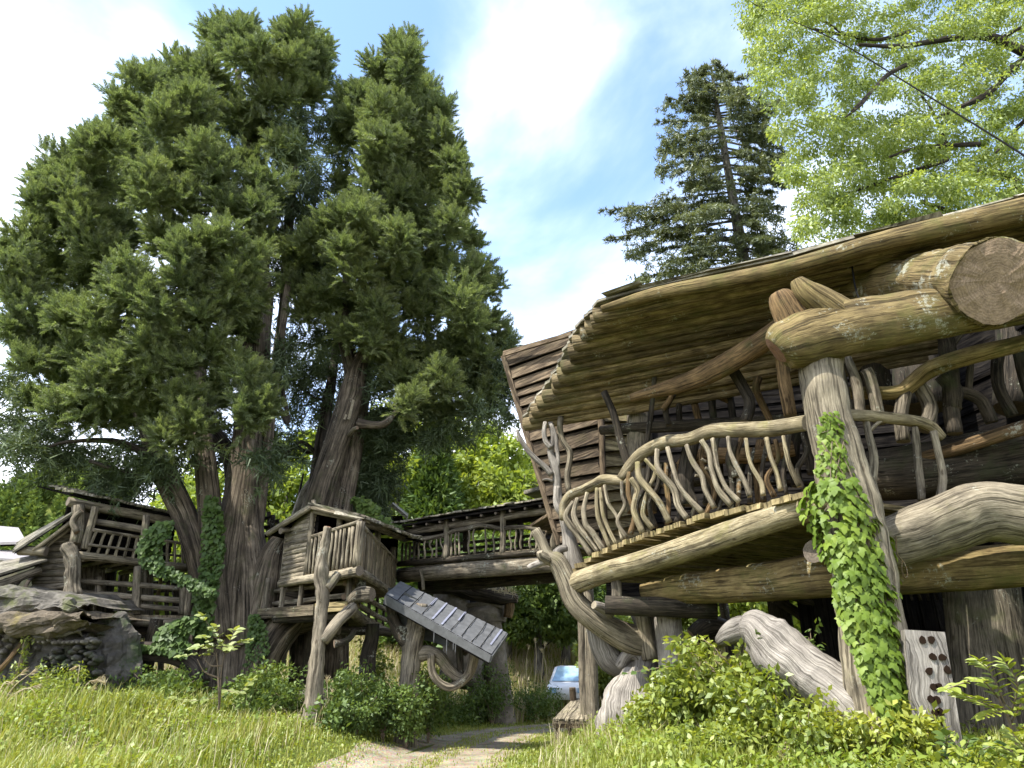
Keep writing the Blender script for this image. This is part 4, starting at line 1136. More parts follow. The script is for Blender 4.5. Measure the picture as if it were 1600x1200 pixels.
# dark room behind the balcony and its lintel
q0, q1 = B0 + bku * 1.9, B1_ + bku * 1.9
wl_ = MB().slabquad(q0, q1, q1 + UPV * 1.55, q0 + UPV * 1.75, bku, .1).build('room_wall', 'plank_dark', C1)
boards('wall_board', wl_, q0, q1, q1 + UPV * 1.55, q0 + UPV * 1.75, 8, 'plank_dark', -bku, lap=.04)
pole('lintel', C1, at(148, 815, B0.y + .6), at(228, 828, B0.y + .8), .10, 'log_grey', .02)
# roof over the balcony
e0, e1 = at(106, 783, B0.y - .15), at(280, 818, B1_.y - .3)
pole('eave_log', C1, e0, e1, .14, 'log_pale', .03)
rfn = MB().slabquad(e0 + UPV * .17, e1 + UPV * .16, e1 + bku * 3 + UPV * .7, e0 + bku * 3 + UPV * .9, (0, 0, 1), .06).build('roof', 'plank_dark', C1)
for row in range(3):
    s0, s1 = e0 + bku * (row * .7 - .15) + UPV * (.27 + row * .19), e1 + bku * (row * .7 - .15) + UPV * (.25 + row * .14)
    for i in range(11):
        a, b = s0.lerp(s1, (i + U(0, .1)) / 11), s0.lerp(s1, (i + 1) / 11)
        MB().plank(a.lerp(b, .5) - bku * U(0, .12), a.lerp(b, .5) + bku * .85 + UPV * .16, (b - a).length * U(.9, 1.1), .07, (0, U(-.2, .2), 1), jit=.03).build('roof_shake', 'roof_bark', rfn)
# log gable wall with the drooping lower roof
g = [at(52, 918, 20.6), at(118, 925, 20.0), at(135, 800, 20.2), at(112, 812, 20.3), at(66, 856, 20.7), at(58, 878, 20.7)]
gn = Vector((0.12, -1, 0)).normalized()
rows = [(918, 52, 110), (908, 53, 112), (898, 55, 114), (888, 57, 117), (878, 62, 119), (868, 64, 121), (858, 66, 124), (848, 72, 127), (838, 82, 130), (828, 94, 133), (818, 106, 134), (808, 115, 136), (798, 121, 137), (790, 125, 138)]
gw = MB().slabquad(at(55, 920, 20.95), at(122, 922, 20.75), at(132, 792, 20.75), at(118, 800, 20.9), -gn, .1).build('gable_wall', 'plank_dark', C1)
for (y, xa, xb) in rows:
    MB().tube([at(xa, y, 20.75), at((xa + xb) / 2, y + U(-2, 0), 20.7), at(xb, y - 3, 20.6)], .105, seg=8, n=5, rough=.09).build('wall_slab', 'log_grey', gw, 'end_dark')
def slab_roof(name, parent, a, b, c, d, n, mat, t=.06):
    """planks from edge a-d to edge b-c"""
    r = MB().slabquad(a, b, c, d, (0, 0, 1), .05).build(name, 'plank_dark', parent)
    for i in range(n):
        s, e = (i + .5) / n, 1 / n
        p0, p1 = a.lerp(d, s), b.lerp(c, s)
        MB().plank(p0 + UPV * .1, p1 + UPV * .1, (a - d).length / n * .97, t, (p1 - p0).cross(a - d).normalized() if (p1 - p0).cross(a - d).z > 0 else -(p1 - p0).cross(a - d).normalized(), jit=.02).build('roof_board', mat, r)
    return r
slab_roof('side_roof', C1, at(22, 866, 20.0), at(120, 802, 20.0), at(126, 798, 22.5), at(30, 850, 22.5), 6, 'roof_bark')
pole('roof_pole', C1, at(52, 860, 20.1), at(116, 812, 20.1), .06, 'log_pale', .02)
pole('roof_pole', C1, at(64, 862, 20.3), at(118, 818, 20.3), .05, 'log_pale', .02)
pole('tie_log', C1, at(30, 860, 20.2), at(72, 862, 20.2), .13, 'log_pale', .02)
pole('crown_post', C1, at(118, 850, 20.1), at(122, 790, 20.1), .16, 'log_grey', .04)
MB().tube([at(120, 832, 19.9), at(114, 818, 19.9), at(117, 808, 19.9), at(128, 798, 19.9)], [.08, .10, .09, .07], seg=9).build('bracket', 'log_grey', C1)
roughen(MB().tube([at(114, 932, 19.8), at(113, 905, 19.8), at(114, 885, 19.8), at(111, 868, 19.8), at(104, 856, 19.8), at(103, 851, 19.8)], [.21, .17, .17, .2, .19, .1], seg=12, n=16, rough=.12).build('knotted_trunk', 'log_grey', C1), .05, 4, 1)
slab_roof('porch_roof', C1, at(-50, 918, 18.6), at(64, 882, 20.0), at(66, 872, 21.5), at(-50, 895, 20.5), 5, 'roof_bark')
pole('porch_beam', C1, at(-30, 925, 19), at(62, 890, 20.1), .11, 'log_grey', .02)
for k in range(4):
    pole('porch_rafter', C1, at(-20 + k * 20, 925 - k * 3, 19.3), at(10 + k * 16, 905 - k * 5, 20.8), .05, 'log_dark', .01)
for x in (162, 246, 305):
    p = at(x, 968, 21.5); pole('stilt', C1, Vector((p.x, p.y, -.1)), p, .2, 'log_dark', .05)

# ------------------------------------------------------------------ middle cabin with the corner balcony
ZU2, ZL2 = 4.15, 3.28
K, Lp, Rp = atz(558, 886, ZU2), atz(440, 906, ZU2), atz(617, 925, ZU2)
C2 = thing('corner_cabin', 'small slab sided treehouse cabin with a corner balcony beside the grey slide', 'cabin', (K.x, K.y + 2, 0))
dl, dr = (Lp - K), (Rp - K)
nl = Vector((dl.y, -dl.x, 0)).normalized();  nl = nl if nl.y < 0 else -nl
nr = Vector((dr.y, -dr.x, 0)).normalized();  nr = nr if nr.x > 0 else -nr
BKc = Lp + dr
MB().slabquad(Lp - UPV * .12, K - UPV * .12, Rp - UPV * .12, BKc - UPV * .12, (0, 0, 1), .1).build('floor', 'plank_grey', C2)
pole('floor_log', C2, Lp - UPV * .1, K - UPV * .1 - dl.normalized() * .12, .125, 'log_pale', .03)
pole('floor_log', C2, K - UPV * .1, Rp - UPV * .1, .125, 'log_grey', .03)
# left face: slab siding then balusters
H2 = 1.02
sw = [(905, 440, 478), (897, 442, 479), (889, 443, 480), (881, 444, 481), (873, 445, 482), (865, 446, 483), (857, 447, 484), (849, 448, 485), (841, 449, 486), (833, 450, 487), (825, 454, 488), (817, 464, 489), (809, 474, 489), (803, 482, 490)]
tL, tS = Lp, Lp.lerp(K, .36)
gw2 = MB().slabquad(tL - nl * .12, tS - nl * .12, tS - nl * .12 + UPV * 2.0, tL - nl * .12 + UPV * 1.35, -nl, .08).build('gable_wall', 'plank_dark', C2)
nb = 15
for i in range(nb):
    h0 = i * .132 + .03
    fx = 0 if h0 < 1.3 else (h0 - 1.3) / .7 * .9
    a = tL.lerp(tS, fx) + UPV * h0; b = tS + UPV * (h0 + .02)
    if (b - a).length < .15: continue
    MB().tube([a - nl * .02, a.lerp(b, .5) + nl * U(-.01, .03), b - nl * .02], .085, seg=8, n=5, rough=.10).build('wall_slab', 'log_grey' if U(0, 1) < .7 else 'log_pale', gw2, 'end_pale')
pole('post', C2, tS + nl * .03, tS + nl * .03 + UPV * 2.05, .07, 'log_pale', .01)
pole('post', C2, tL, tL + UPV * 1.4, .06, 'log_pale', .01)
f1 = pole('rail', C2, tS + UPV * H2, K + UPV * (H2 + .12), .055, 'log_pale', .01)
rail_posts(f1, tS, K, 12, H2 + .02, .04, 'log_pale')
pole('corner_post', C2, K, K + UPV * 1.12, .11, 'log_pale', .01)
f2 = pole('rail', C2, K + UPV * (H2 + .05), Rp + UPV * .95, .06, 'log_grey', .01)
nsl = 15
for i in range(nsl):
    p = K.lerp(Rp, (i + .6) / nsl)
    MB().plank(p, p + UPV * (H2 - .04), dr.length / nsl * .62, .035, nr, jit=.01).build('slat', 'plank_grey', f2)
for t, h in ((.12, 1.42), (.5, 1.42), (.98, 1.4)):
    p = K.lerp(Rp, t) - nr * .12
    pole('post', C2, p, p + UPV * h, .1, 'log_grey', .015)
for t in (.55,):
    p = tS.lerp(K, .25) - nl * .5
    pole('post', C2, p, p + UPV * 1.75, .09, 'log_grey', .02)
MB().tube([at(540, 900, 20.4), at(545, 870, 20.4), at(552, 840, 20.4), at(556, 812, 20.4)], [.36, .30, .26, .3], seg=12, rough=.1).build('inner_trunk', 'log_grey', C2)
MB().tube([at(546, 862, 20.2), at(536, 840, 20.2), at(530, 825, 20.2)], [.12, .09, .06], seg=8).build('inner_branch', 'log_grey', C2)
pole('tie_log', C2, at(565, 812, 18.4), at(628, 838, 22.3), .14, 'log_grey', .02)
pole('tie_log', C2, at(492, 798, 19.6), at(560, 812, 18.8), .09, 'log_grey', .02)
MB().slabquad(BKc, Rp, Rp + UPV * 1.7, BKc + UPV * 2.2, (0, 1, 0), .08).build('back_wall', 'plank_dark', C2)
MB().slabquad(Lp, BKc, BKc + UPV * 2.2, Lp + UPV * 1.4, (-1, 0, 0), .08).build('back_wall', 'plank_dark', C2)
# roof: two slopes of weathered boards
GA, LE, RE = at(487, 793, 19.4), at(418, 836, 20.4), at(650, 844, 22.6)
MID = at(565, 811, 18.3)
back = Vector((.9, 5.2, .35))
slab_roof('roof', C2, LE, GA, GA + back, LE + back, 8, 'roof_bark')
slab_roof('roof', C2, MID, GA, GA + back, RE + Vector((.2, 1.5, .1)), 9, 'roof_bark')
pole('barge_pole', C2, LE + UPV * .02, GA + UPV * .02, .07, 'log_pale', .01)
pole('barge_pole', C2, GA, MID, .06, 'log_pale', .01)
for i in range(16):
    p = MID.lerp(RE, (i + .5) / 16) + UPV * .06
    q = GA.lerp(GA + back, (i + .5) / 16)
    d = (q - p).normalized()
    MB().plank(p - d * U(.05, .3), p + d * .9, .38, .06, (0, U(-.2, .2), 1), jit=.04).build('roof_shake', 'roof_bark', C2)
pole('roof_brace', C2, at(438, 830, 20), at(452, 828, 20.3), .08, 'log_pale', .01)
# lower deck
k2, l2, r2 = atz(545, 948, ZL2), atz(404, 958, ZL2), atz(607, 983, ZL2)
b2 = l2 + (r2 - k2)
MB().slabquad(l2 - UPV * .06, k2 - UPV * .06, r2 - UPV * .06, b2 - UPV * .06, (0, 0, 1), .1).build('lower_floor', 'plank_grey', C2)
MB().plank(l2 - UPV * .02, k2.lerp(l2, .36) - UPV * .02, .1, .26, (0, 0, 1)).build('lower_fascia', 'plank_grey', C2)
MB().plank(k2.lerp(l2, .34) + UPV * .02, k2 + UPV * .02, .1, .24, (0, 0, 1)).build('lower_fascia', 'plank_tan', C2)
MB().tube([k2 - UPV * .05, k2.lerp(r2, .5) - UPV * .2, r2 - UPV * .12], .15, seg=10, n=8).build('lower_log', 'log_grey', C2)
for h in (.28, .62):
    pole('lower_rail', C2, l2 + UPV * h + Vector((.3, .3, 0)), k2 + UPV * (h + .04) + Vector((0, .3, 0)), .07, 'log_grey', .03)
    MB().tube([k2 + UPV * h + Vector((-.2, .3, 0)), k2.lerp(r2, .5) + UPV * (h - .1), r2 + UPV * h], .08, seg=9, n=8).build('lower_rail', 'log_grey', C2)
for t in (.05, .25, .46, .98):
    p = l2.lerp(k2, t) + Vector((0, .12, 0)); pole('lower_post', C2, p, p + UPV * .95, .07, 'log_grey', .01)
p = k2.lerp(r2, .04); pole('lower_post', C2, at(541, 942, p.y + .1), at(547, 890, p.y + .1), .07, 'plank_red', .01)
for t in (.4, .6, .8):
    p = k2.lerp(r2, t); pole('lower_post', C2, p, p + UPV * .8, .05, 'log_dark', .01)
MB().tube([at(548, 940, 18.6), at(560, 930, 18.4), at(572, 928, 18.2), at(582, 928, 18.1)], [.12, .16, .19, .15], seg=11, rough=.14).build('butt_log', 'log_grey', C2, 'end_dark')
MB().tube([at(566, 905, 19), at(562, 925, 18.9), at(552, 945, 18.7)], [.1, .13, .16], seg=9).build('bracket', 'log_dark', C2)
# supports underneath
def grnd(x, y, Y):
    p = at(x, y, Y); return Vector((p.x, p.y, float(gz(p.x, p.y)) - .1))
MB().tube([grnd(576, 1080, 21), at(574, 1040, 21), at(582, 1000, 21), at(584, 975, 21)], [.23, .2, .19, .18], seg=12, rough=.1).build('stilt', 'log_dark', C2)
MB().tube([grnd(478, 1080, 22), at(480, 1030, 22), at(487, 980, 22)], [.15, .14, .13], seg=10).build('stilt', 'log_dark', C2)
MB().tube([grnd(459, 1080, 23), at(459, 1030, 23), at(458, 1000, 23)], [.14, .13, .13], seg=10).build('stilt', 'log_dark', C2)
MB().tube([at(522, 1006, 19.5), at(535, 1004, 19.6), at(548, 996, 19.8), at(554, 985, 20)], [.1, .09, .08, .07], seg=8).build('root_brace', 'log_dark', C2)
pole('under_beam', C2, at(530, 985, 21), at(610, 988, 22), .12, 'log_dark', .03)
pole('under_beam', C2, at(430, 965, 20.5), at(540, 962, 19.5), .15, 'log_dark', .03)

# forked log post standing in front of it
FP = thing('forked_post', 'tall pale gnarled log post with a side fork in front of the corner cabin', 'log post', grnd(492, 1100, 17.6))
fpt = log('trunk', FP, [(486, 1140, 17.6, 13.3), (490, 1080, 17.6, 12.6), (496, 1020, 17.6, 11.1), (502, 960, 17.6, 10.0), (504, 920, 17.6, 10.4), (500, 900, 17.6, 11.1), (505, 860, 17.6, 7.0), (509, 840, 17.6, 6.7), (513, 824, 17.6, 5.9)], 'log_grey', 'end_red', seg=14, n=30, rough=.08)
roughen(fpt, .035, 4, 1)
log('fork', FP, [(505, 1000, 17.6, 11.2), (518, 985, 17.6, 10.4), (530, 970, 17.7, 9.6), (543, 958, 18.0, 9.6), (552, 950, 18.3, 8.8)], 'log_grey', 'end_grain', seg=11, n=12, rough=.07)
log('fork', FP, [(510, 920, 17.6, 8), (520, 908, 17.7, 7), (528, 896, 17.8, 6)], 'log_grey', 'end_grain', seg=9)

# ------------------------------------------------------------------ covered footbridge
ZB = 5.15
P0, P1 = atz(622, 878, ZB), atz(900, 853, ZB)
BR = thing('covered_bridge', 'covered timber footbridge with twisted branch railings between the two treehouses', 'footbridge', ((P0 + P1) / 2 * 1.0))
db = (P1 - P0).normalized(); nb_ = Vector((-db.y, db.x, 0)); nb_ = nb_ if nb_.y > 0 else -nb_
for i in range(34):
    p = P0.lerp(P1, (i + .5) / 34)
    MB().plank(p, p + nb_ * 1.7, (P1 - P0).length / 34 * .94, .06, jit=.012).build('deck_plank', 'plank_grey', BR)
pole('girder', BR, P0 - UPV * .42 + nb_ * .15, P1 - UPV * .42 + nb_ * .15, .25, 'log_grey', .05, seg=12)
pole('girder', BR, P0 - UPV * .58 + nb_ * 1.4, P1 - UPV * .58 + nb_ * 1.4, .25, 'log_dark', .05, seg=12)
pole('edge_log', BR, P0 - UPV * .08, P1 - UPV * .08, .09, 'log_dark', .02)
def bY(px):
    lo, hi = 0., 1.
    for _ in range(30):
        m = (lo + hi) / 2; q = P0.lerp(P1, m); d = q - Vector((0, 0, EYE))
        if 800 + F * d.x / (d.y * CP + d.z * SP) < px: lo = m
        else: hi = m
    return P0.lerp(P1, lo).y
hp = [(648, 843), (670, 841), (692, 837), (702, 833), (712, 829), (730, 826), (750, 821), (768, 823), (782, 826), (800, 824), (822, 824), (850, 828), (885, 830)]
hr = log('handrail', BR, [(x, y, bY(x), 3.6) for x, y in hp], 'log_grey', 'end_pale', seg=9, n=40)
def rail_y(x): return float(np.interp(x, [a for a, b in hp], [b for a, b in hp]))
def deck_y(x): return float(np.interp(x, [622, 900], [877, 853]))
for x in (654, 663, 673, 682, 690, 705, 711, 717, 733, 740, 759, 771, 797, 806, 814, 829, 838, 852, 862, 872):
    Y = bY(x); d = U(-3, 3)
    log('baluster', hr, [(x + U(-1, 1), deck_y(x), Y, 1.7), (x + d, (deck_y(x) * 2 + rail_y(x)) / 3, Y, 1.7), (x - d * .6, (deck_y(x) + rail_y(x) * 2) / 3, Y, 1.5), (x + U(-3, 5), rail_y(x), Y, 1.4)], 'log_pale', 'end_pale', seg=6, n=8)
for x in (628, 634, 640, 647):
    Y = bY(x); log('baluster', hr, [(x, deck_y(x), Y, 2), (x + 1, deck_y(x) - 28, Y, 2)], 'log_grey', seg=6)
for x, yt in ((697, 810), (785, 797), (866, 786)):
    Y = bY(x); log('post', BR, [(x, deck_y(x) + 4, Y, 5), (x + 1, (deck_y(x) + yt) / 2, Y, 4.8), (x, yt, Y, 4.8)], 'log_grey', seg=10)
for x, yt in ((728, 812), (813, 800), (650, 822)):
    Y = bY(x) + 1.7; log('post', BR, [(x, deck_y(x) - 6, Y, 5.5), (x, yt, Y, 5)], 'log_dark', seg=9)
for k, yo in enumerate((848, 857, 866)):
    log('back_rail', BR, [(640, yo + 8, bY(640) + 1.7, 2.4), (760, yo - 3, bY(760) + 1.7, 2.4), (890, yo - 18, bY(890) + 1.7, 2.4)], 'log_dark', seg=6)
Q0, Q1 = at(616, 824, P0.y - .4), at(905, 778, P1.y - .4)
rup = Vector((0, 0, 1))
br = MB().slabquad(Q0, Q1, Q1 + nb_ * 2.6 + UPV * .55, Q0 + nb_ * 2.6 + UPV * .55, rup, .06).build('roof', 'plank_dark', BR)
for row in range(3):
    for i in range(22):
        p = Q0.lerp(Q1, (i + .5) / 22) + nb_ * (row * .8 - .1) + UPV * (.13 + row * .19)
        MB().plank(p - nb_ * U(0, .1), p + nb_ * .95 + UPV * .2, (Q1 - Q0).length / 22 * U(.9, 1.04), .05, (0, 0, 1), jit=.025).build('roof_shake', 'roof_bark', br)
pole('roof_beam', BR, at(630, 833, P0.y), at(905, 790, P1.y), .11, 'log_grey', .03)
pole('roof_beam', BR, at(630, 842, P0.y + 1.8), at(905, 797, P1.y + 1.8), .12, 'log_dark', .03)
for i in range(13):
    p = Q0.lerp(Q1, (i + .5) / 13); pole('roof_rafter', BR, p - UPV * .06, p + nb_ * 2.5 + UPV * .42, .045, 'log_dark', .01, seg=6)
for i in range(3):
    p = at(790 + 40 * i, 815, P0.y + .8); pole('bracket', BR, p, p + Vector((.7, .8, .4)), .05, 'log_dark', .01)
stp = log('hanging_stub', BR, [(656, 890, 23, 3), (660, 905, 23, 3), (661, 922, 23, 3)], 'log_grey', seg=7)

# ------------------------------------------------------------------ slide wrapped in grey sheeting
SL = thing('slide', 'steep slide boxed in grey plastic sheeting running down from the corner cabin', 'slide', grnd(700, 1040, 19))
u0, u1 = at(626, 908, 20.4), at(792, 988, 19.3)
l0, l1 = at(603, 928, 18.9), at(768, 1022, 17.9)
nS = (u1 - u0).cross(l0 - u0).normalized(); nS = nS if nS.z > 0 else -nS
NC = 14
for lay, (nm, mt) in enumerate((('sheet', 'tarp'),)):
    mb = MB(); G = 60; Wd = 10
    for i in range(G + 1):
        for j in range(Wd + 1):
            s, t = i / G, j / Wd
            p = u0.lerp(u1, s).lerp(l0.lerp(l1, s), t)
            rid = 0
            mb.v.append(p + nS * (rid + .010 * math.sin(9 * t + 5 * s * math.sin(7 * t)) + U(-.007, .007)))
    for i in range(G):
        for j in range(Wd):
            a = i * (Wd + 1) + j
            mb.face((a, a + 1, a + Wd + 2, a + Wd + 1), ((i * .1, j * .1), (i * .1, j * .1 + .1), (i * .1 + .1, j * .1 + .1), (i * .1 + .1, j * .1)), 0, True)
    sheet = mb.build(nm, mt, SL)
dn = -nS * .15
MB().slabquad(l0 - nS * .02, l1 - nS * .02, l1 + dn * 1.3, l0 + dn * 1.6, (l0 - u0).normalized(), .03).build('side_panel', 'tarp', SL)
MB().slabquad(u0 - nS * .02, u1 - nS * .02, u1 + dn, u0 + dn, (u0 - l0).normalized(), .03).build('side_panel', 'tarp', SL)
MB().slabquad(u1 - nS * .02, l1 - nS * .02, l1 + dn * 1.3, u1 + dn, (u1 - u0).normalized(), .04).build('end_panel', 'tarp', SL)
MB().slabquad(u0 + dn * 1.2, u1 + dn * 1.05, l1 + dn * 1.35, l0 + dn * 1.5, -nS, .05).build('chute_floor', 'plank_dark', SL)
for s, a, b in ((.36, 0.02, .45), (.455, 0.02, .98), (.545, 0.02, .98), (.63, .02, .5), (.955, 0.02, .75)):
    p, q = u0.lerp(u1, s), l0.lerp(l1, s)
    MB().plank(p.lerp(q, a) + nS * .022, p.lerp(q, b) + nS * .022, .05, .006, nS, jit=.003).build('strap', 'strap', SL)
for s in (.12, .24, .36, .63, .73, .82, .90):
    p, q = u0.lerp(u1, s), l0.lerp(l1, s)
    MB().tube([p + nS * .018, p.lerp(q, .5) + nS * .022 + Vector((U(-.04, .04), 0, 0)), q + nS * .018], .009, seg=5, rough=0).build('cord', 'cord', SL)
MB().tube([l0 + dn * .6, l0.lerp(l1, .4) + dn * 1.0, l0.lerp(l1, .7) + dn * 1.1, l1 + dn * .7], .02, seg=5, rough=0, n=16).build('cord', 'cord', SL)
for s in (.5, .62, .68, .7):
    p = l0.lerp(l1, s) + dn * 1.2
    MB().tube([p, p - UPV * U(.2, .4)], .012, seg=5, rough=0).build('cord', 'tarp', SL)
MB().slabquad(at(632, 925, 19.4), at(655, 938, 19.4), at(640, 985, 19.6), at(616, 972, 19.6), (0, -1, .2), .02).build('hanging_sheet', 'tarp_dark', SL)
MB().slabquad(at(662, 960, 19.8), at(715, 985, 19.5), at(700, 1010, 19.6), at(660, 1000, 19.8), (0, -1, .2), .02).build('hanging_sheet', 'tarp_dark', SL)
MB().slabquad(at(606, 920, 19.6), at(640, 915, 20.5), at(636, 940, 20.5), at(612, 940, 19.6), (0, -1, .4), .03).build('top_cover', 'tarp_dark', SL)
# tree-like trunk with arms carrying the slide
ST = thing('branching_trunk', 'pale bare trunk with bent arms and a hanging wooden hoop under the slide', 'support trunk', grnd(640, 1080, 19.3))
stt = log('trunk', ST, [(630, 1190, 19.3, 18), (634, 1130, 19.3, 15.4), (638, 1080, 19.3, 14.0), (643, 1030, 19.3, 14.7), (648, 995, 19.3, 15.4), (652, 970, 19.3, 14.0), (654, 945, 19.3, 14.0)], 'log_grey', 'end_grain', seg=16, n=20, rough=.07)
roughen(stt, .035, 4, 1)
log('limb', ST, [(640, 1010, 19.3, 9), (625, 995, 19.3, 8), (616, 975, 19.3, 8), (612, 950, 19.3, 9), (608, 930, 19.3, 9)], 'log_dark', seg=10, n=16)
log('limb', ST, [(636, 990, 19.3, 8), (622, 980, 19.3, 8), (612, 960, 19.3, 9)], 'log_dark', seg=9)
log('limb', ST, [(655, 1022, 19.3, 12), (672, 1020, 19.3, 10), (687, 1028, 19.3, 10), (698, 1042, 19.3, 9), (712, 1056, 19.3, 8), (725, 1060, 19.2, 7), (735, 1048, 19.1, 7), (740, 1030, 19, 8), (744, 1010, 18.9, 8)], 'log_grey', seg=10, n=34)
hoop = [(674, 1022), (674, 1040), (678, 1056), (688, 1068), (702, 1074), (716, 1070), (728, 1060), (736, 1046), (741, 1028), (744, 1012)]
log('hoop', ST, [(x, y, 19.1, 6) for x, y in hoop], 'log_grey', seg=9, n=36)
log('limb', ST, [(720, 1058, 19.4, 6), (719, 1030, 19.4, 6), (718, 1008, 19.4, 6)], 'log_dark', seg=8)
log('limb', ST, [(738, 1010, 19.6, 11), (728, 1014, 19.6, 9), (722, 1022, 19.6, 7)], 'log_dark', seg=8)

# ------------------------------------------------------------------ clay and stone hut behind the slide
HU = thing('clay_hut', 'rough clay hut with a sagging mossy thatch slab behind the slide', 'hut', grnd(740, 1060, 29.1))
def lump(name, parent, lst, mat, depth, seg=14, n=14, rough=.1):
    return log(name, parent, lst, mat, mat, seg=seg, n=n, rough=rough)
roughen(log('thatch_slab', HU, [(655, 922, 28.1, 8), (690, 913, 28.4, 13), (720, 916, 28.6, 14), (750, 924, 28.6, 14), (785, 932, 28.6, 12), (808, 936, 28.6, 6)], 'bark_dark', 'end_dark', seg=14, n=20, rough=.10), .07, 2.2, 1)
mt = []
for k in range(260):
    s = U(0, 1); x = 690 + 115 * s
    mt.append(at(x, 905 + 22 * s + U(-2, 3), 28.3 + U(-.5, .5)))
Cn = np.array([tuple(p) for p in mt]); Dn = unit(rdir(len(Cn)) * .7 + np.array([.4, -.3, .25]))
tag(raw_mesh('thatch_straw', *needles(Cn, Dn, rng.uniform(.2, .5, len(Cn)), np.full(len(Cn), .03)), 3, 'straw', HU), kind='stuff')
roughen(log('wall', HU, [(755, 940, 29.2, 22), (758, 956, 29.2, 30), (756, 975, 29.2, 31), (765, 995, 29.2, 20)], 'clay', 'clay', seg=16, n=10, rough=.08), .07, 2.2, 1)
roughen(log('wall', HU, [(700, 925, 29.4, 22), (706, 945, 29.2, 26), (712, 970, 29.2, 26), (720, 1010, 29.2, 26), (716, 1070, 29.2, 30)], 'clay', 'clay', seg=16, n=12, rough=.09), .07, 2.2, 1)
roughen(log('wall', HU, [(776, 1000, 29.4, 14), (774, 1030, 29.4, 20), (780, 1140, 29.4, 28)], 'clay', 'clay', seg=14, n=8, rough=.1), .07, 2.2, 1)
roughen(log('wall', HU, [(742, 1000, 29.2, 8), (746, 1030, 29.1, 10), (742, 1140, 29.1, 14)], 'drift', 'end_pale', seg=12, rough=.12), .07, 2.2, 1)
log('post', HU, [(794, 932, 28.7, 7), (796, 948, 28.7, 8), (794, 965, 28.7, 7)], 'log_brown', 'end_grain', seg=10)
MB().slabquad(at(700, 956, 30.0), at(792, 956, 30.0), at(792, 930, 30.0), at(700, 925, 30.0), (0, 1, 0), .2).build('inner_wall', 'plank_dark', HU)
log('sill', HU, [(726, 947, 28.8, 4), (756, 944, 28.7, 5), (786, 948, 28.7, 4)], 'clay', 'clay', seg=8)
for k in range(26):
    x = U(708, 722); pass
cC = np.array([tuple(at(U(740, 750), 920, 28.4 + U(-.2, .2))) for _ in range(60)]); cD = unit(np.stack([rng.uniform(-.6, .6, 60), rng.uniform(-.6, .6, 60), rng.uniform(.6, 1, 60)], 1))
tag(raw_mesh('dry_tuft', *needles(cC, cD, rng.uniform(.3, .7, 60), np.full(60, .025)), 3, 'straw', HU), kind='stuff')

# ------------------------------------------------------------------ rock shelter at the far left
RS = thing('rock_shelter', 'low rock and cobble shelter with overhanging mossy ledges at the left edge', 'rock shelter', grnd(70, 1060, 18.5))
def slab_rock(name, outline, Y0, Y1, mat, n=3, rough=.12):
    """a flat rock: pixel outline of its front lip, going back to Y1"""
    mb = MB(); k = len(outline)
    rows = 7
    for i in range(rows):
        t = i / (rows - 1)
        for x, yt, yb in outline:
            p = at(x, yt, Y0); q = at(x, yb, Y0)
            a = math.pi * t
            z = q.z + (p.z - q.z) * (0.5 - 0.5 * math.cos(a))
            bulge = math.sin(a) ** .6
            f = Vector((p.x, Y0, z)) + Vector((U(-.06, .06), -bulge * .45 + U(-.12, .12), U(-.05, .05)))
            mb.v.append(f)
    for x, yt, yb in outline:
        p = at(x, yt, Y0); mb.v.append(Vector((p.x, Y1, p.z + .2 + U(-.1, .1))))
    for x, yt, yb in outline:
        q = at(x, yb, Y0); mb.v.append(Vector((q.x, Y1, q.z - .1)))
    for i in range(rows - 1):
        for j in range(k - 1):
            a = i * k + j
            mb.face((a, a + 1, a + k + 1, a + k), ((0, 0),) * 4, 0, True)
    for j in range(k - 1):
        a = (rows - 1) * k + j
        mb.face((a, a + 1, a + k + 1, a + k), ((0, 0),) * 4, 0, True)
        mb.face((j + 1, j, (rows + 1) * k + j, (rows + 1) * k + j + 1), ((0, 0),) * 4, 0, True)
    return roughen(mb.build(name, mat, RS), .16, 3.2, 2, oct=5, sm=.2, flat=True)
slab_rock('ledge', [(-40, 918, 966), (0, 920, 968), (30, 922, 970), (60, 928, 966), (90, 934, 962), (110, 934, 958), (130, 942, 958), (142, 950, 956)], 18.8, 21.5, 'rock')
slab_rock('ledge', [(-40, 964, 980), (-10, 964, 981), (20, 963, 984), (45, 961, 990), (70, 959, 994), (95, 960, 990), (115, 960, 984), (135, 963, 975), (148, 966, 972)], 18.2, 21, 'rock_gold')
slab_rock('ledge', [(30, 982, 996), (60, 988, 1000), (90, 990, 1000), (120, 984, 994), (150, 975, 990)], 18.6, 21, 'rock')
roughen(MB().tube([at(70, 1100, 19.5), at(90, 1050, 19.5), at(110, 1010, 19.5), at(120, 985, 19.5)], [1.3, 1.2, 1.1, 1.0], seg=18, n=10, rough=.08).build('wall', 'rock_dark', RS, 'rock_dark'), .16, 2.6, 2, oct=5, flat=True)
roughen(MB().tube([at(150, 1100, 19.6), at(160, 1040, 19.6), at(162, 1000, 19.6), at(155, 978, 19.6)], [.75, .7, .6, .5], seg=16, n=10, rough=.12).build('wall', 'rock_dark', RS, 'rock_dark'), .16, 2.6, 2, oct=5, flat=True)
roughen(MB().tube([at(-20, 1100, 18.9), at(-14, 1050, 18.9), at(0, 1000, 18.9), at(6, 975, 18.9)], [.75, .7, .6, .5], seg=16, n=10, rough=.08).build('wall', 'rock', RS, 'rock'), .16, 2.6, 2, oct=5, flat=True)
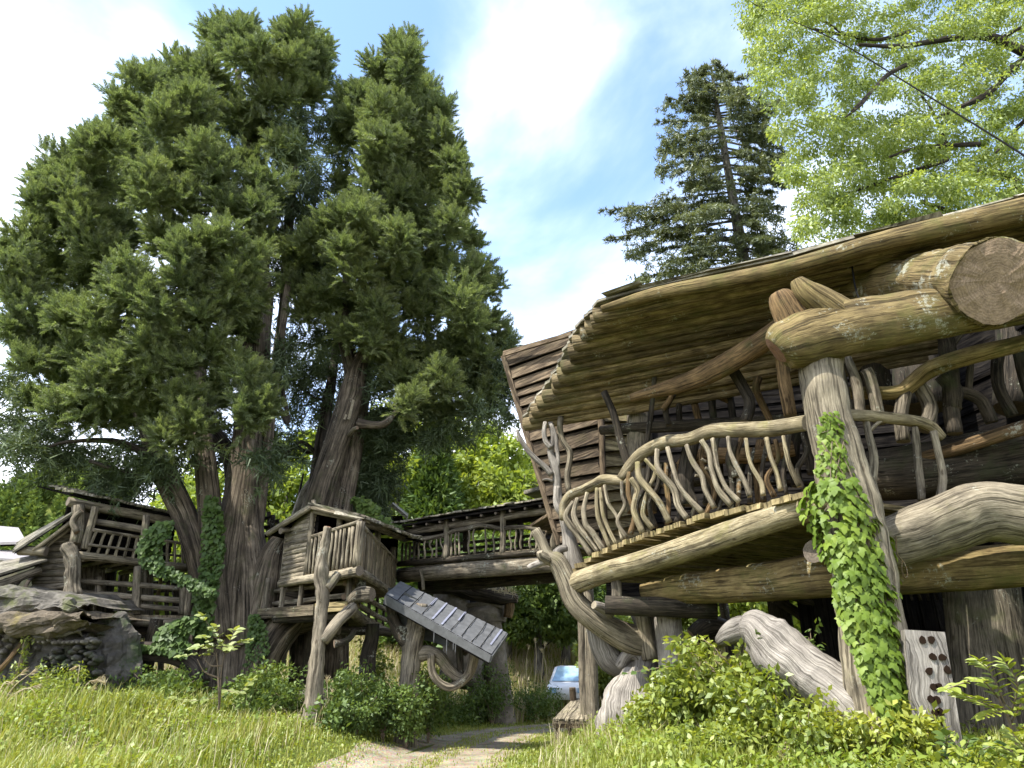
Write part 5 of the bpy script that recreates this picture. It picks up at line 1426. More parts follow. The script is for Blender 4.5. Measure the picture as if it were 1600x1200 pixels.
for x, y, w in ((2, 986, 4.2), (13, 985, 5.5), (-6, 996, 5), (8, 999, 4), (20, 1000, 4.5), (-2, 1008, 4.5), (14, 1010, 4), (24, 992, 3.5), (5, 1018, 4.5), (-8, 1022, 5)):
    c = at(x, y, 18.25 + U(0, .08)); r = w * mpp(x, y, 18.3)
    MB().tube([c + Vector((0, .1, -r * .2)), c + Vector((0, 0, 0)), c + Vector((0, -.09, 0))], [r * .9, r, r * .45], seg=8, n=4, rough=.1).build('cobble', 'cobble', RS, 'cobble')
for k in range(13):
    x = 56 + k * 7.5; y = 1003 + U(-2, 2) - abs(k - 5) * .4; w = U(3.6, 5.2)
    c = at(x, y, 18.15 + U(0, .15)); r = w * mpp(x, y, 18.3)
    MB().tube([c + Vector((0, .3, 0)), c, c + Vector((0, -.12, 0))], [r * .9, r, r * .45], seg=8, n=4, rough=.12).build('cobble', 'cobble', RS, 'cobble')
for k in range(46):
    x, y = U(58, 150), U(1006, 1052); w = U(3.2, 5.4)
    c = at(x, y, 18.1 + .28 * ((x - 95) / 50) ** 2 + U(-.05, .08)); r = w * mpp(x, y, 18.3)
    MB().tube([c + Vector((0, .3, 0)), c, c + Vector((0, -.12, 0))], [r * .9, r, r * .45], seg=7, n=4, rough=.13).build('cobble', 'rock_dark', RS, 'rock_dark')
log('prop', RS, [(34, 1040, 18.3, 4), (38, 1020, 18.3, 4), (41, 998, 18.4, 4)], 'log_pale', seg=8)
log('prop', RS, [(-4, 1050, 17.9, 4), (10, 1035, 17.9, 3.5), (26, 1015, 18, 3.5), (35, 1000, 18.1, 3)], 'log_brown', seg=8)
# low arched root with ivy between shelter and cedar
AR = thing('mossy_arch_log', 'long low arched log with ivy between the rock shelter and the cedar', 'log', grnd(240, 1060, 20.5))
log('body', AR, [(160, 1060, 20.2, 16), (172, 1035, 20.2, 16), (195, 1021, 20.3, 14), (235, 1018, 20.4, 15), (275, 1024, 20.5, 15), (300, 1040, 20.6, 15), (312, 1070, 20.6, 17)], 'bark_dark', 'end_dark', seg=14, n=24, rough=.1)
for x, Yd, mt in ((233, 21.5, 'log_pale'), (251, 21.2, 'log_dark'), (272, 21, 'log_dark'), (55, 19.2, 'log_grey')):
    pass
for x in (233, 252):
    log('prop', AR, [(x, 1022, 21.4, 5), (x - 2, 1075, 21.4, 5)], 'log_grey', seg=8)

# ------------------------------------------------------------------ far houses
FH = thing('farmhouse', 'distant house with a pale pink metal roof at the left edge', 'house', Vector((-30.5, 41, 2)))
ha = at(-30, 862, 41); hb = at(36, 858, 41)
MB().slabquad(ha - UPV * 4, hb - UPV * 4, hb, ha, (0, 1, 0), 5).build('wall', 'plaster', FH)
MB().slabquad(at(-40, 852, 40.4), at(40, 850, 40.4), at(28, 828, 44), at(-40, 822, 44), (0, 0, 1), .15).build('roof', 'metal_roof', FH)
MB().slabquad(at(-40, 872, 38.5), at(52, 880, 38.5), at(50, 866, 41), at(-40, 860, 41), (0, 0, 1), .12).build('lower_roof', 'metal_roof', FH)
MB().slabquad(at(2, 854, 40.9), at(24, 853, 40.9), at(24, 850.5, 40.9), at(2, 851, 40.9), (0, -1, 0), .05).build('window', 'plank_dark', FH)
FR = thing('shed', 'dark shed roof with dry twigs peeping over the bridge roof', 'shed', at(850, 800, 30) - UPV * 5)
sa, sb = at(818, 772, 30), at(872, 758, 28)
shr = MB().slabquad(sa, sb, sb + Vector((.6, 3, .5)), sa + Vector((.6, 3, .5)), (0, 0, 1), .16).build('roof', 'roof_bark', FR)
MB().slabquad(sa + Vector((.5, 1, -3)), sb + Vector((0, 1, -3)), sb + Vector((0, 1, -.1)), sa + Vector((.5, 1, -.1)), (0, 1, 0), .1).build('wall', 'plank_dark', FR)
for i in range(9):
    p = sa.lerp(sb, U(.3, .9)) + UPV * .15
    stick('twig', FR, [p, p + Vector((U(-.4, .4), 0, U(.05, .25))), p + Vector((U(-.8, .8), 0, U(-.1, .4)))], .015, .006, 'twig', seg=4, n=4)
SM = thing('gabled_hut', 'dark gabled hut roof showing above the corner cabin', 'hut', at(615, 800, 30) - UPV * 5)  # hut with a dark plank wall under a bark roof
MB().slabquad(at(590, 812, 29), at(612, 792, 29), at(614, 790, 31), at(592, 808, 31), (0, 0, 1), .15).build('roof', 'roof_bark', SM)
MB().slabquad(at(612, 792, 29), at(636, 812, 29), at(638, 808, 31), at(614, 790, 31), (0, 0, 1), .15).build('roof', 'roof_bark', SM)
MB().slabquad(at(595, 835, 29.6), at(634, 835, 29.6), at(628, 806, 29.6), at(600, 806, 29.6), (0, 1, 0), .2).build('wall', 'plank_dark', SM)
# dark stairs behind the cedar trunk
LD = thing('ladder_stair', 'dark wooden stair with open treads behind the cedar trunk', 'stair', grnd(412, 1000, 25))
for x0, x1 in ((398, 402), (424, 420)):
    pole('stringer', LD, at(x0, 900, 25), at(x1, 800, 25), .07, 'log_dark', .01)
for k in range(7):
    MB().plank(at(398, 895 - k * 14, 25), at(424, 893 - k * 14, 25), .3, .06).build('tread', 'plank_dark', LD)
log('post', LD, [(428, 1000, 25, 6), (426, 850, 25, 6), (424, 806, 25, 6)], 'log_dark', seg=8)
log('post', LD, [(436, 1000, 25, 4), (440, 860, 25, 4), (433, 812, 25, 3)], 'log_dark', seg=8)
log('post', LD, [(396, 1000, 25, 4), (398, 860, 25, 4), (405, 806, 25, 3)], 'log_dark', seg=8)

# ------------------------------------------------------------------ low platform, car, rock
PF = thing('wooden_platform', 'low weathered wooden platform with a sloping board top beside the stump', 'platform', grnd(905, 1130, 20.5))
zt = .62
c0, c1 = atz(864, 1131, .5), atz(938, 1131, .5)
c2, c3 = c1 + Vector((.05, 2.0, .45)), c0 + Vector((.75, 2.0, .45))
tp = MB().slabquad(c0, c1, c2, c3, (0, 0, 1), .05).build('top', 'plank_grey', PF)
for i in range(9):
    a, b = (i + .5) / 9, 0
    MB().plank(c0.lerp(c1, a) + UPV * .09, c3.lerp(c2, a) + UPV * .09, (c1 - c0).length / 9 * .96, .05, jit=.02).build('top_board', 'log_pale', tp)
MB().plank(c0 - UPV * .05, c1 - UPV * .05, .09, .1).build('front_rail', 'plank_red', PF)
for a in (.08, .35, .65, .92):
    p = c0.lerp(c1, a); pole('leg', PF, Vector((p.x, p.y + .1, -.05)), p + Vector((0, .1, 0)), .05, 'plank_red', .01)
p = c0.lerp(c3, .9); pole('post', PF, p, p + UPV * .45, .09, 'plank_red', .01)

CA = thing('parked_car', 'white car parked behind the bridge posts with a pale blue windscreen', 'car', ground(*at(897, 1120, 32.5).xy))
cx, cy = CA.location.x, CA.location.y; cz = CA.location.z + .18
prof = [(-1.9, .35), (-1.95, .72), (-1.8, .92), (-1.2, 1.0), (-.3, 1.60), (.9, 1.66), (1.9, 1.15), (2.1, 1.05), (2.12, .4)]
rot = Matrix.Rotation(R(78), 3, 'Z')
def car_pt(x, y, z): return Vector((cx, cy, cz)) + rot @ Vector((x, y, z))
mb = MB()
stations = [(-.84, .93), (-.74, 1.0), (.74, 1.0), (.84, .93)]
for w, sc_ in stations:
    for x, z in prof: mb.v.append(car_pt(x * (sc_ if abs(w) > .8 else 1), w * (.86 if z > 1.3 else 1), z - (0.03 if abs(w) > .8 else 0)))
k = len(prof)
for i in range(3):
    for j in range(k):
        a, b = i * k + j, i * k + (j + 1) % k
        mb.face((a, b, b + k, a + k), ((0, 0),) * 4, 0, True)
mb.face(list(range(k))[::-1], [(0, 0)] * k); mb.face(list(range(3 * k, 4 * k)), [(0, 0)] * k)
mb.build('body', 'car_white', CA)
def quadpart(name, pts, mat, t=.02):
    a, b, c, d = [car_pt(*p) for p in pts]
    n = (b - a).cross(d - a).normalized()
    MB().slabquad(a, b, c, d, n, t, 0).build(name, mat, CA)
quadpart('windscreen', [(-1.19, .70, 1.03), (-1.19, -.70, 1.03), (-.36, -.58, 1.585), (-.36, .58, 1.585)], 'glass')
quadpart('side_window', [(-.75, -.81, 1.08), (1.5, -.81, 1.1), (.85, -.745, 1.5), (-.3, -.745, 1.48)], 'glass')
quadpart('side_window', [(1.5, .81, 1.1), (-.75, .81, 1.08), (-.3, .745, 1.48), (.85, .745, 1.5)], 'glass')
quadpart('headlight', [(-1.96, .72, .6), (-1.96, .42, .6), (-1.92, .42, .78), (-1.92, .72, .78)], 'glass', .03)
quadpart('headlight', [(-1.96, -.42, .6), (-1.96, -.72, .6), (-1.92, -.72, .78), (-1.92, -.42, .78)], 'glass', .03)
for wx in (-1.35, 1.3):
    for wy in (-.8, .8):
        MB().tube([car_pt(wx, wy - .1, .14), car_pt(wx, wy + .1, .14)], .31, seg=16, n=2, rough=0).build('wheel', 'tyre', CA, 'car_white')

RK = MB().tube([Vector(tuple(at(440, 1130, 19.2))), at(462, 1112, 19.2), at(490, 1108, 19.3), at(520, 1122, 19.4), at(540, 1140, 19.5)], [.1, .42, .5, .42, .12], seg=14, n=14, rough=.13).build('boulder', 'rock', None, 'rock')
roughen(RK, .12, 3.0, 2, oct=5, flat=True)
tag(RK, 'grey mossy boulder in the grass in front of the forked post', 'boulder')
tr_ = MB().slabquad(atz(232, 1158, -.1), atz(300, 1152, -.1), atz(300, 1152, -.1) + UPV * .42, atz(232, 1158, -.1) + UPV * .38, (0, 1, 0), .5).build('timber_trough', 'plank_red', None)
tag(tr_, 'low brown timber edge half buried in the grass on the left', 'timber edge')
# overhead cable
cab = [at(1120, -70, 26), at(1165, -3, 22), at(1300, 60, 18), at(1450, 150, 14.5), at(1600, 243, 12), at(1720, 330, 10.5)]
cb = MB().tube(cab, .022, seg=6, n=40, rough=0).build('overhead_cable', 'cord', None)
tag(cb, 'thin dark cable slanting across the maple crown at the upper right', 'cable')
# ------------------------------------------------------------------ the great cedars
def cedar_foliage(name, parent, clumps, Yc, depth, xc, wx, dens=27, size=(.3, .68), back=.2):
    """clumps: (px, py, r px[, forward share]); plumes of upturned sprays on a broad crown"""
    P, D, S = [], [], []
    for cl in clumps:
        px, py, r = cl[:3]
        k = max(0.0, 1 - ((px - xc) / wx) ** 2) ** .5
        Y = Yc - depth * k * (cl[3] if len(cl) > 3 else random.choice((.25, .5, .8, 1.0)))
        for Yq in [Y] + ([Yc + depth * k * U(.2, .8)] if U(0, 1) < back else []):
            c = np.array(at(px, py, Yq)); rr = r * mpp(px, py, Yq) * .86
            m = 5 + int(rr * 4)                          # a clump is a bunch of smaller plumes
            d = rdir(m); d[:, 2] = d[:, 2] * .85 + .25
            sub = c + d * rr * rng.uniform(.15, .72, (m, 1))
            sr = rr * rng.uniform(.28, .5, m)
            sz = np.maximum(rng.uniform(.75, 1.5, m), .7)
            q = int(dens * rr * rr * 11 / m) + 6
            cs = np.repeat(sub, q, 0); rs = np.repeat(sr, q); zs = np.repeat(sz, q)
            dd = rdir(len(cs)); dd[:, 2] = dd[:, 2] * .9 + .25; dd = unit(dd)
            off = dd * (rs * rng.uniform(.15, 1.0, len(cs)) ** .5)[:, None]
            off[:, 2] *= zs
            P.append(cs + off)
            D.append(dd * .75 + rdir(len(cs)) * .5 + np.array([0, 0, .55]))
            S.append(rng.uniform(size[0], size[1], len(cs)))
    P, D, S = np.concatenate(P), np.concatenate(D), np.concatenate(S)
    print(name, 'sprays', len(P))
    return spray_cloud(name, P, D, S, SPRAY, parent, tuple(parent.location))
SPRAY = spray_mesh('cedar_spray', 'leaf_cedar')
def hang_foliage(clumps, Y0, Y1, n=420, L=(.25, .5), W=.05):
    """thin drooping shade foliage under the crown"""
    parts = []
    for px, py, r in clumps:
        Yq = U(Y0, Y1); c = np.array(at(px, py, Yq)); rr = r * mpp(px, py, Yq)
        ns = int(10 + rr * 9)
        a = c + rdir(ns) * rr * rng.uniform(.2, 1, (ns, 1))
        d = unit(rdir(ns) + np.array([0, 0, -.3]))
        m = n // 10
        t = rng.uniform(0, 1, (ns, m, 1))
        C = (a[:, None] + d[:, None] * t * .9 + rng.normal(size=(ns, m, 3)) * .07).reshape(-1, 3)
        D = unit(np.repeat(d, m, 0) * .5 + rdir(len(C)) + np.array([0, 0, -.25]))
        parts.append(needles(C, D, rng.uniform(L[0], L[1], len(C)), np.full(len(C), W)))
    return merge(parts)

CE = thing('giant_cedar', 'enormous many stemmed cedar with a broad puffy crown left of centre', 'cedar tree', grnd(360, 1100, 22))
YT = 22.0
log('trunk', CE, [(352, 1110, YT, 74), (354, 1050, YT, 66), (358, 990, YT, 60), (362, 940, YT, 50), (366, 900, YT, 44), (370, 860, YT, 38), (376, 810, YT, 30), (382, 760, YT, 26), (390, 690, YT, 25), (396, 610, YT, 24), (402, 540, YT, 22), (405, 450, YT, 18), (398, 340, YT, 13), (385, 220, YT, 8), (372, 110, YT, 4)], 'bark_cedar', 'end_dark', seg=26, n=70, rough=.10)
log('stem', CE, [(335, 1000, YT - .6, 32), (326, 930, YT - .6, 24), (312, 870, YT - .6, 21), (294, 815, YT - .6, 20), (275, 775, YT - .6, 20), (258, 745, YT - .6, 17), (246, 715, YT - .6, 14), (228, 670, YT - .4, 11), (200, 600, YT - .2, 8), (165, 500, YT, 5), (130, 390, YT, 3)], 'bark_cedar', seg=18, n=44, rough=.08)
log('stem', CE, [(338, 1000, YT - .9, 26), (334, 900, YT - .9, 18), (331, 830, YT - .9, 17), (327, 770, YT - .9, 16), (321, 720, YT - .8, 15), (315, 670, YT - .7, 14), (312, 600, YT - .5, 11), (308, 480, YT, 8), (306, 330, YT, 5)], 'bark_cedar', seg=16, n=40, rough=.07)
log('stem', CE, [(364, 900, YT + .5, 24), (366, 820, YT + .5, 21), (368, 760, YT + .5, 17), (360, 715, YT + .5, 14), (345, 690, YT + .5, 13), (332, 672, YT + .5, 12), (322, 640, YT + .6, 10)], 'bark_dark', seg=14, n=30, rough=.06)
log('stem', CE, [(372, 960, YT + .2, 22), (388, 800, YT - .25, 13), (392, 740, YT - .4, 11), (394, 690, YT - .3, 10), (398, 620, YT, 8), (400, 560, YT + .3, 6)], 'bark_cedar', seg=14, n=24, rough=.07)
log('stem', CE, [(404, 760, YT + 1, 12), (420, 640, YT + 1, 9), (436, 540, YT + 1, 8), (446, 450, YT + 1, 8), (452, 350, YT + 1, 7), (462, 240, YT + 1, 6), (470, 140, YT + 1, 4), (468, 60, YT + 1, 2)], 'bark_cedar', seg=12, n=40, rough=.07)
log('stem', CE, [(396, 860, YT + .2, 10), (418, 700, YT - .2, 8), (426, 620, YT - .2, 7), (440, 520, YT - .2, 6), (452, 430, YT - .2, 5)], 'bark_cedar', seg=10, n=24)
log('root', CE, [(446, 836, 21.6, 11), (430, 862, 21.6, 20), (420, 900, 21.6, 30), (410, 950, 21.7, 36), (400, 1000, 21.8, 40), (392, 1060, 21.8, 44), (386, 1120, 21.8, 48)], 'bark_cedar', 'end_dark', seg=18, n=26, rough=.10)
log('root', CE, [(470, 955, 21.9, 18), (448, 975, 21.5, 30), (425, 1000, 21.3, 34), (405, 1040, 21.2, 32), (392, 1085, 21.1, 28), (385, 1125, 21.0, 28)], 'bark_cedar', 'end_dark', seg=18, n=20, rough=.10, caps=(0, 0))
log('root', CE, [(505, 940, 22.6, 26), (470, 955, 22.0, 34), (430, 950, 21.8, 36), (390, 930, 21.9, 34)], 'bark_cedar', 'end_dark', seg=16, n=14, rough=.09, caps=(0, 0))
log('root', CE, [(312, 1110, 21.6, 40), (322, 1040, 21.7, 34), (332, 970, 21.8, 30), (338, 900, 21.9, 26), (346, 830, 22, 20)], 'bark_cedar', 'end_dark', seg=16, n=18, rough=.10, caps=(0, 0))
log('root', CE, [(398, 1010, 21.6, 38), (396, 940, 21.7, 32), (394, 880, 21.9, 26), (390, 820, 22, 18)], 'bark_cedar', 'end_dark', seg=16, n=18, rough=.10, caps=(0, 0))
log('root', CE, [(330, 1010, 21.3, 26), (312, 1060, 21, 22), (296, 1110, 20.6, 20)], 'bark_cedar', 'end_dark', seg=14, n=12, rough=.1)
for pts in ([(405, 470, YT, 6), (420, 380, YT, 4), (430, 300, YT, 3)], [(446, 450, YT + 1, 4), (470, 400, YT + 1, 3), (490, 330, YT + 1, 2), (500, 260, YT + 1, 1.5)], [(452, 350, YT + 1, 3), (475, 310, YT + 1, 2), (482, 240, YT + 1, 1.5)],
            [(400, 560, YT, 7), (360, 500, YT - 1, 5), (330, 420, YT - 2, 3)], [(246, 715, YT - .6, 8), (180, 690, YT - 1, 5), (110, 690, YT - 1.5, 3), (70, 700, YT - 1.5, 2)], [(258, 745, YT - .6, 7), (200, 740, YT - 1, 4), (140, 720, YT - 1.4, 3)],
            [(200, 600, YT, 5), (190, 560, YT - 2, 6), (200, 500, YT - 3, 4), (205, 450, YT - 3, 3)], [(405, 420, YT, 6), (360, 330, YT - 1, 4), (300, 270, YT - 2, 2.5)], [(400, 340, YT, 5), (300, 230, YT, 3), (240, 170, YT, 2)],
            [(438, 640, YT + .5, 4), (450, 660, YT + .5, 4), (440, 600, YT + .5, 3)], [(428, 610, YT, 3), (444, 570, YT, 2.4), (442, 530, YT, 2)]):
    log('limb', CE, pts, 'bark_dark', 'end_dark', seg=8, n=14)
CL_A = [(370, 75, 55), (340, 60, 42), (395, 95, 50), (300, 112, 55), (330, 140, 60), (255, 140, 48), (285, 175, 60), (215, 128, 30), (205, 120, 18), (460, 62, 42), (490, 85, 45), (435, 50, 28), (450, 110, 45), (500, 125, 32), (420, 150, 52), (475, 165, 45),
        (205, 190, 48), (250, 205, 55), (310, 220, 58), (365, 190, 55), (410, 215, 48), (190, 165, 28), (150, 235, 42), (165, 225, 40), (205, 250, 55), (260, 270, 58), (320, 250, 52, 1.1), (330, 275, 45, 1.1), (375, 265, 45), (440, 235, 40), (410, 290, 40),
        (95, 270, 40), (60, 285, 28), (70, 310, 40), (110, 300, 45), (150, 290, 50), (130, 330, 58, .9), (190, 320, 55), (240, 310, 48, 1.1), (245, 285, 35, 1.1), (290, 320, 55), (350, 325, 45), (390, 345, 45), (60, 350, 40),
        (330, 390, 62, 1.25), (300, 410, 50, 1.25), (370, 420, 55, 1.2), (290, 450, 48, 1.2), (350, 470, 62, 1.15), (300, 500, 55, 1.1), (250, 380, 48), (200, 375, 55), (150, 385, 60), (100, 370, 60), (50, 385, 45), (30, 430, 42), (80, 430, 55), (130, 440, 50), (25, 470, 35),
        (205, 440, 48, 1.2), (190, 470, 50, 1.2), (225, 470, 40, 1.2), (250, 500, 48, 1.15), (240, 540, 50, 1.1), (160, 510, 52, 1.1), (140, 560, 55), (100, 500, 50), (55, 510, 45), (20, 520, 35), (80, 560, 48), (40, 570, 40), (150, 610, 58, 1.1), (110, 610, 50), (190, 580, 55, 1.1), (230, 600, 55),
        (280, 570, 55), (330, 550, 50), (380, 520, 42), (390, 470, 38), (360, 580, 45), (395, 610, 45, 1.1), (410, 640, 40, 1.1), (385, 650, 42, 1.1), (280, 630, 50), (240, 650, 48), (190, 650, 52), (140, 660, 50), (90, 640, 45), (50, 630, 35), (335, 620, 45), (300, 670, 45), (260, 690, 40), (10, 400, 30), (8, 450, 28), (420, 330, 30), (405, 385, 34)]
cedar_foliage('crown', CE, CL_A, 23.0, 4.2, 240, 300)
HA = [(60, 690, 32), (95, 705, 30), (45, 705, 20), (130, 712, 34), (170, 730, 38), (210, 725, 36), (60, 665, 32), (30, 660, 28), (150, 745, 26), (200, 760, 22), (245, 735, 25), (230, 690, 35), (290, 705, 28), (330, 660, 32), (350, 690, 26), (20, 610, 30), (40, 600, 30), (420, 690, 26), (410, 720, 22), (435, 560, 20), (465, 470, 28), (480, 300, 25), (490, 400, 24), (455, 250, 28), (475, 350, 24), (440, 200, 30), (450, 215, 34), (472, 265, 34), (440, 310, 30), (485, 335, 30), (462, 385, 30), (432, 425, 24), (505, 190, 30), (520, 240, 26), (495, 290, 26), (455, 330, 28), (475, 200, 30), (470, 430, 22), (15, 690, 22)]
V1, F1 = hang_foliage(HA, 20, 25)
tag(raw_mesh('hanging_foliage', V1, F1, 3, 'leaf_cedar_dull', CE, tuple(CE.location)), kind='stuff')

CB = thing('leaning_cedar', 'tall pointed cedar with leaning pale trunks right of the great cedar', 'cedar tree', grnd(500, 1080, 24))
YB = 23.0
log('trunk', CB, [(478, 1080, YB, 24), (482, 920, YB, 24), (486, 850, YB, 22), (494, 795, YB, 21), (508, 745, YB, 20), (524, 700, YB, 20), (538, 660, YB, 20), (550, 620, YB, 21), (556, 590, YB, 18), (566, 560, YB, 12), (582, 530, YB, 10), (600, 480, YB, 9), (615, 380, YB, 7), (622, 240, YB, 5), (626, 110, YB, 2.5)], 'bark_cedar', 'end_dark', seg=18, n=60, rough=.06)
log('stem', CB, [(552, 605, YB - .1, 12), (546, 570, YB - .1, 10), (540, 545, YB - .1, 9), (535, 520, YB - .1, 8), (538, 470, YB - .2, 7), (545, 400, YB - .4, 5)], 'bark_cedar', seg=12, n=24)
log('stem', CB, [(520, 1060, YB + .8, 22), (524, 850, YB + .8, 21), (532, 780, YB + .8, 20), (544, 720, YB + .8, 19), (556, 660, YB + .8, 18), (566, 600, YB + .8, 15), (574, 560, YB + .8, 11)], 'bark_cedar', seg=14, n=30, rough=.06)
log('stem', CB, [(566, 590, YB + .3, 10), (580, 556, YB + .3, 9), (600, 540, YB + .3, 8), (622, 520, YB + .3, 6)], 'bark_cedar', seg=10)
log('limb', CB, [(562, 662, YB - .2, 9), (580, 664, YB - .4, 6), (600, 662, YB - .5, 5.5), (618, 645, YB - .5, 4), (630, 632, YB - .5, 3)], 'bark_cedar', seg=9, n=14)
log('limb', CB, [(545, 680, YB - .4, 4), (552, 672, YB - .6, 4), (558, 668, YB - .8, 3)], 'log_pale', seg=7)
for a, b in (((545, 655, 22.4), (553, 625, 22.3)), ((538, 655, 22.4), (541, 648, 22.4))):
    MB().plank(at(*a), at(*b), .08, .03, (0, -1, 0)).build('nailed_slat', 'end_pale', CB)
for pts in ([(560, 570, YB, 5), (520, 470, YB, 4), (490, 410, YB, 2)], [(600, 480, YB, 5), (660, 400, YB, 4), (710, 360, YB, 2)], [(590, 510, YB, 5), (680, 480, YB, 4), (740, 470, YB, 2)], [(618, 330, YB, 3), (590, 250, YB, 2.5), (580, 210, YB, 1.5)], [(620, 300, YB, 3), (660, 240, YB, 2), (690, 220, YB, 1.4)], [(575, 560, YB, 6), (660, 580, YB, 4), (740, 580, YB, 2)],
            [(594, 210, YB, 2.4), (575, 260, YB, 2.4), (590, 300, YB, 2)]):
    log('limb', CB, pts, 'bark_dark', 'end_dark', seg=8, n=12)
CL_B = [(628, 72, 30), (622, 95, 38), (640, 110, 42), (598, 118, 34), (610, 150, 50), (648, 150, 48), (575, 165, 42), (545, 160, 28), (555, 200, 45), (600, 195, 52), (650, 195, 52), (682, 180, 32), (535, 215, 32), (590, 240, 45, 1.2), (615, 225, 35, 1.2), (640, 250, 55), (685, 235, 42), (545, 165, 30), (700, 260, 30), (590, 285, 45), (535, 290, 22),
        (620, 300, 58), (675, 295, 55), (710, 310, 40), (560, 330, 40, 1.2), (540, 345, 45, 1.25), (570, 370, 50, 1.2), (520, 370, 40, 1.2), (490, 390, 42, 1.2), (460, 400, 35, 1.15), (445, 385, 26), (540, 400, 52, 1.2), (600, 360, 50), (650, 360, 62), (705, 365, 52), (735, 380, 32), (620, 370, 30, 1.3), (630, 390, 40, 1.2),
        (500, 430, 38), (455, 440, 30, 1.1), (560, 440, 55), (620, 430, 60), (680, 430, 62), (735, 430, 45), (760, 460, 35), (505, 470, 45), (480, 490, 36), (550, 490, 50), (600, 500, 55), (660, 490, 62), (720, 480, 52, 1.1), (735, 510, 40, 1.1), (765, 510, 32), (780, 540, 28), (545, 525, 38), (610, 555, 48), (660, 560, 58), (715, 550, 55), (755, 570, 38), (785, 590, 22), (580, 530, 40), (640, 600, 42), (690, 605, 48), (735, 605, 40), (765, 610, 22), (660, 640, 36), (700, 640, 36), (630, 640, 32), (735, 640, 24), (620, 590, 40)]
cedar_foliage('crown', CB, CL_B, 24.0, 3.4, 620, 200)
HB = [(760, 620, 26), (785, 610, 18), (790, 640, 12), (745, 650, 24), (715, 660, 22), (680, 665, 26), (650, 670, 24), (690, 685, 18), (600, 640, 22), (625, 665, 24), (590, 600, 24), (800, 560, 10), (775, 570, 20), (490, 520, 20), (520, 540, 18), (535, 250, 18), (525, 310, 18), (510, 330, 16)]
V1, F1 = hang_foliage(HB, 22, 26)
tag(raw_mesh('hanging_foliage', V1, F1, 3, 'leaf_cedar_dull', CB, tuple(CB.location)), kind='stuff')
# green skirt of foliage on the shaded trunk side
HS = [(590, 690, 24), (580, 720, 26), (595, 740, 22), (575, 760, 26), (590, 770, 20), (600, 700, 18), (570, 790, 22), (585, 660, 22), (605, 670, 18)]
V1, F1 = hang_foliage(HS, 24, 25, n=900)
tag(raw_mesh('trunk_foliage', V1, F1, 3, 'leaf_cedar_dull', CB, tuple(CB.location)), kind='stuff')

CC = thing('dark_cedar', 'slim black trunked cedar standing between the two larger cedars', 'cedar tree', grnd(480, 1060, 27))
log('trunk', CC, [(470, 1050, 27, 14), (482, 850, 27, 12), (492, 760, 27, 11), (500, 700, 27, 10), (510, 640, 27, 9), (522, 570, 27, 7), (535, 480, 27, 5)], 'bark_dark', seg=12, n=24)
log('limb', CC, [(500, 700, 27, 5), (480, 706, 26.8, 4), (465, 698, 26.6, 3), (458, 694, 26.5, 2)], 'bark_dark', seg=7)
log('limb', CC, [(496, 712, 27, 4), (470, 690, 26.4, 3), (440, 715, 26, 4), (425, 705, 26, 3)], 'bark_dark', seg=7)
log('limb', CC, [(512, 625, 27, 3), (490, 620, 26.6, 2), (465, 600, 26.4, 1.4)], 'bark_dark', seg=6)
HC = [(500, 560, 30), (480, 580, 24), (470, 610, 22), (505, 600, 26), (520, 560, 26), (455, 590, 18), (490, 640, 20), (525, 630, 22), (460, 545, 20), (450, 640, 14), (440, 700, 18), (455, 715, 16), (430, 720, 16), (530, 590, 24), (515, 660, 14), (450, 560, 16)]
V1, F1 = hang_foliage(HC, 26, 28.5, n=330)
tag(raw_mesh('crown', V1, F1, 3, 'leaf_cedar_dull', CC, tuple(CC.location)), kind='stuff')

CD = thing('bare_leaning_tree', 'thin mossy leaning trunk behind the corner cabin roof', 'tree', grnd(450, 1060, 29))
log('trunk', CD, [(440, 1040, 29, 8), (452, 850, 29, 7), (464, 800, 29, 7), (476, 768, 29, 6), (490, 745, 29, 4)], 'bark_grey', seg=9, n=20)
log('branch', CD, [(464, 800, 29, 3), (468, 770, 29, 2), (474, 740, 29, 1.5)], 'bark_dark', seg=6)

# ------------------------------------------------------------------ spruce behind the treehouse
SPt = thing('spruce', 'dark ragged spruce with drooping boughs rising behind the treehouse roof', 'spruce tree', ground(10.5, 33))
YS = 33
tk = [(1195, 900, YS, 14), (1178, 560, YS, 11), (1166, 430, YS, 9), (1152, 350, YS, 8), (1138, 270, YS, 6), (1126, 200, YS, 5), (1116, 140, YS, 3), (1112, 108, YS, 1.2)]
log('trunk', SPt, tk, 'bark_grey', seg=14, n=30)
def tkx(y): return float(np.interp(y, [108, 140, 200, 270, 350, 430, 560], [1112, 1116, 1126, 1138, 1152, 1166, 1178]))
outl = [(105, 14, 14), (125, 30, 40), (150, 55, 85), (180, 82, 95), (220, 92, 100), (260, 95, 90), (300, 70, 70), (325, 170, 75), (345, 190, 80), (375, 165, 90), (400, 150, 105), (430, 120, 110), (470, 110, 120), (520, 110, 120)]
oy = [a for a, b, c in outl]
parts = []
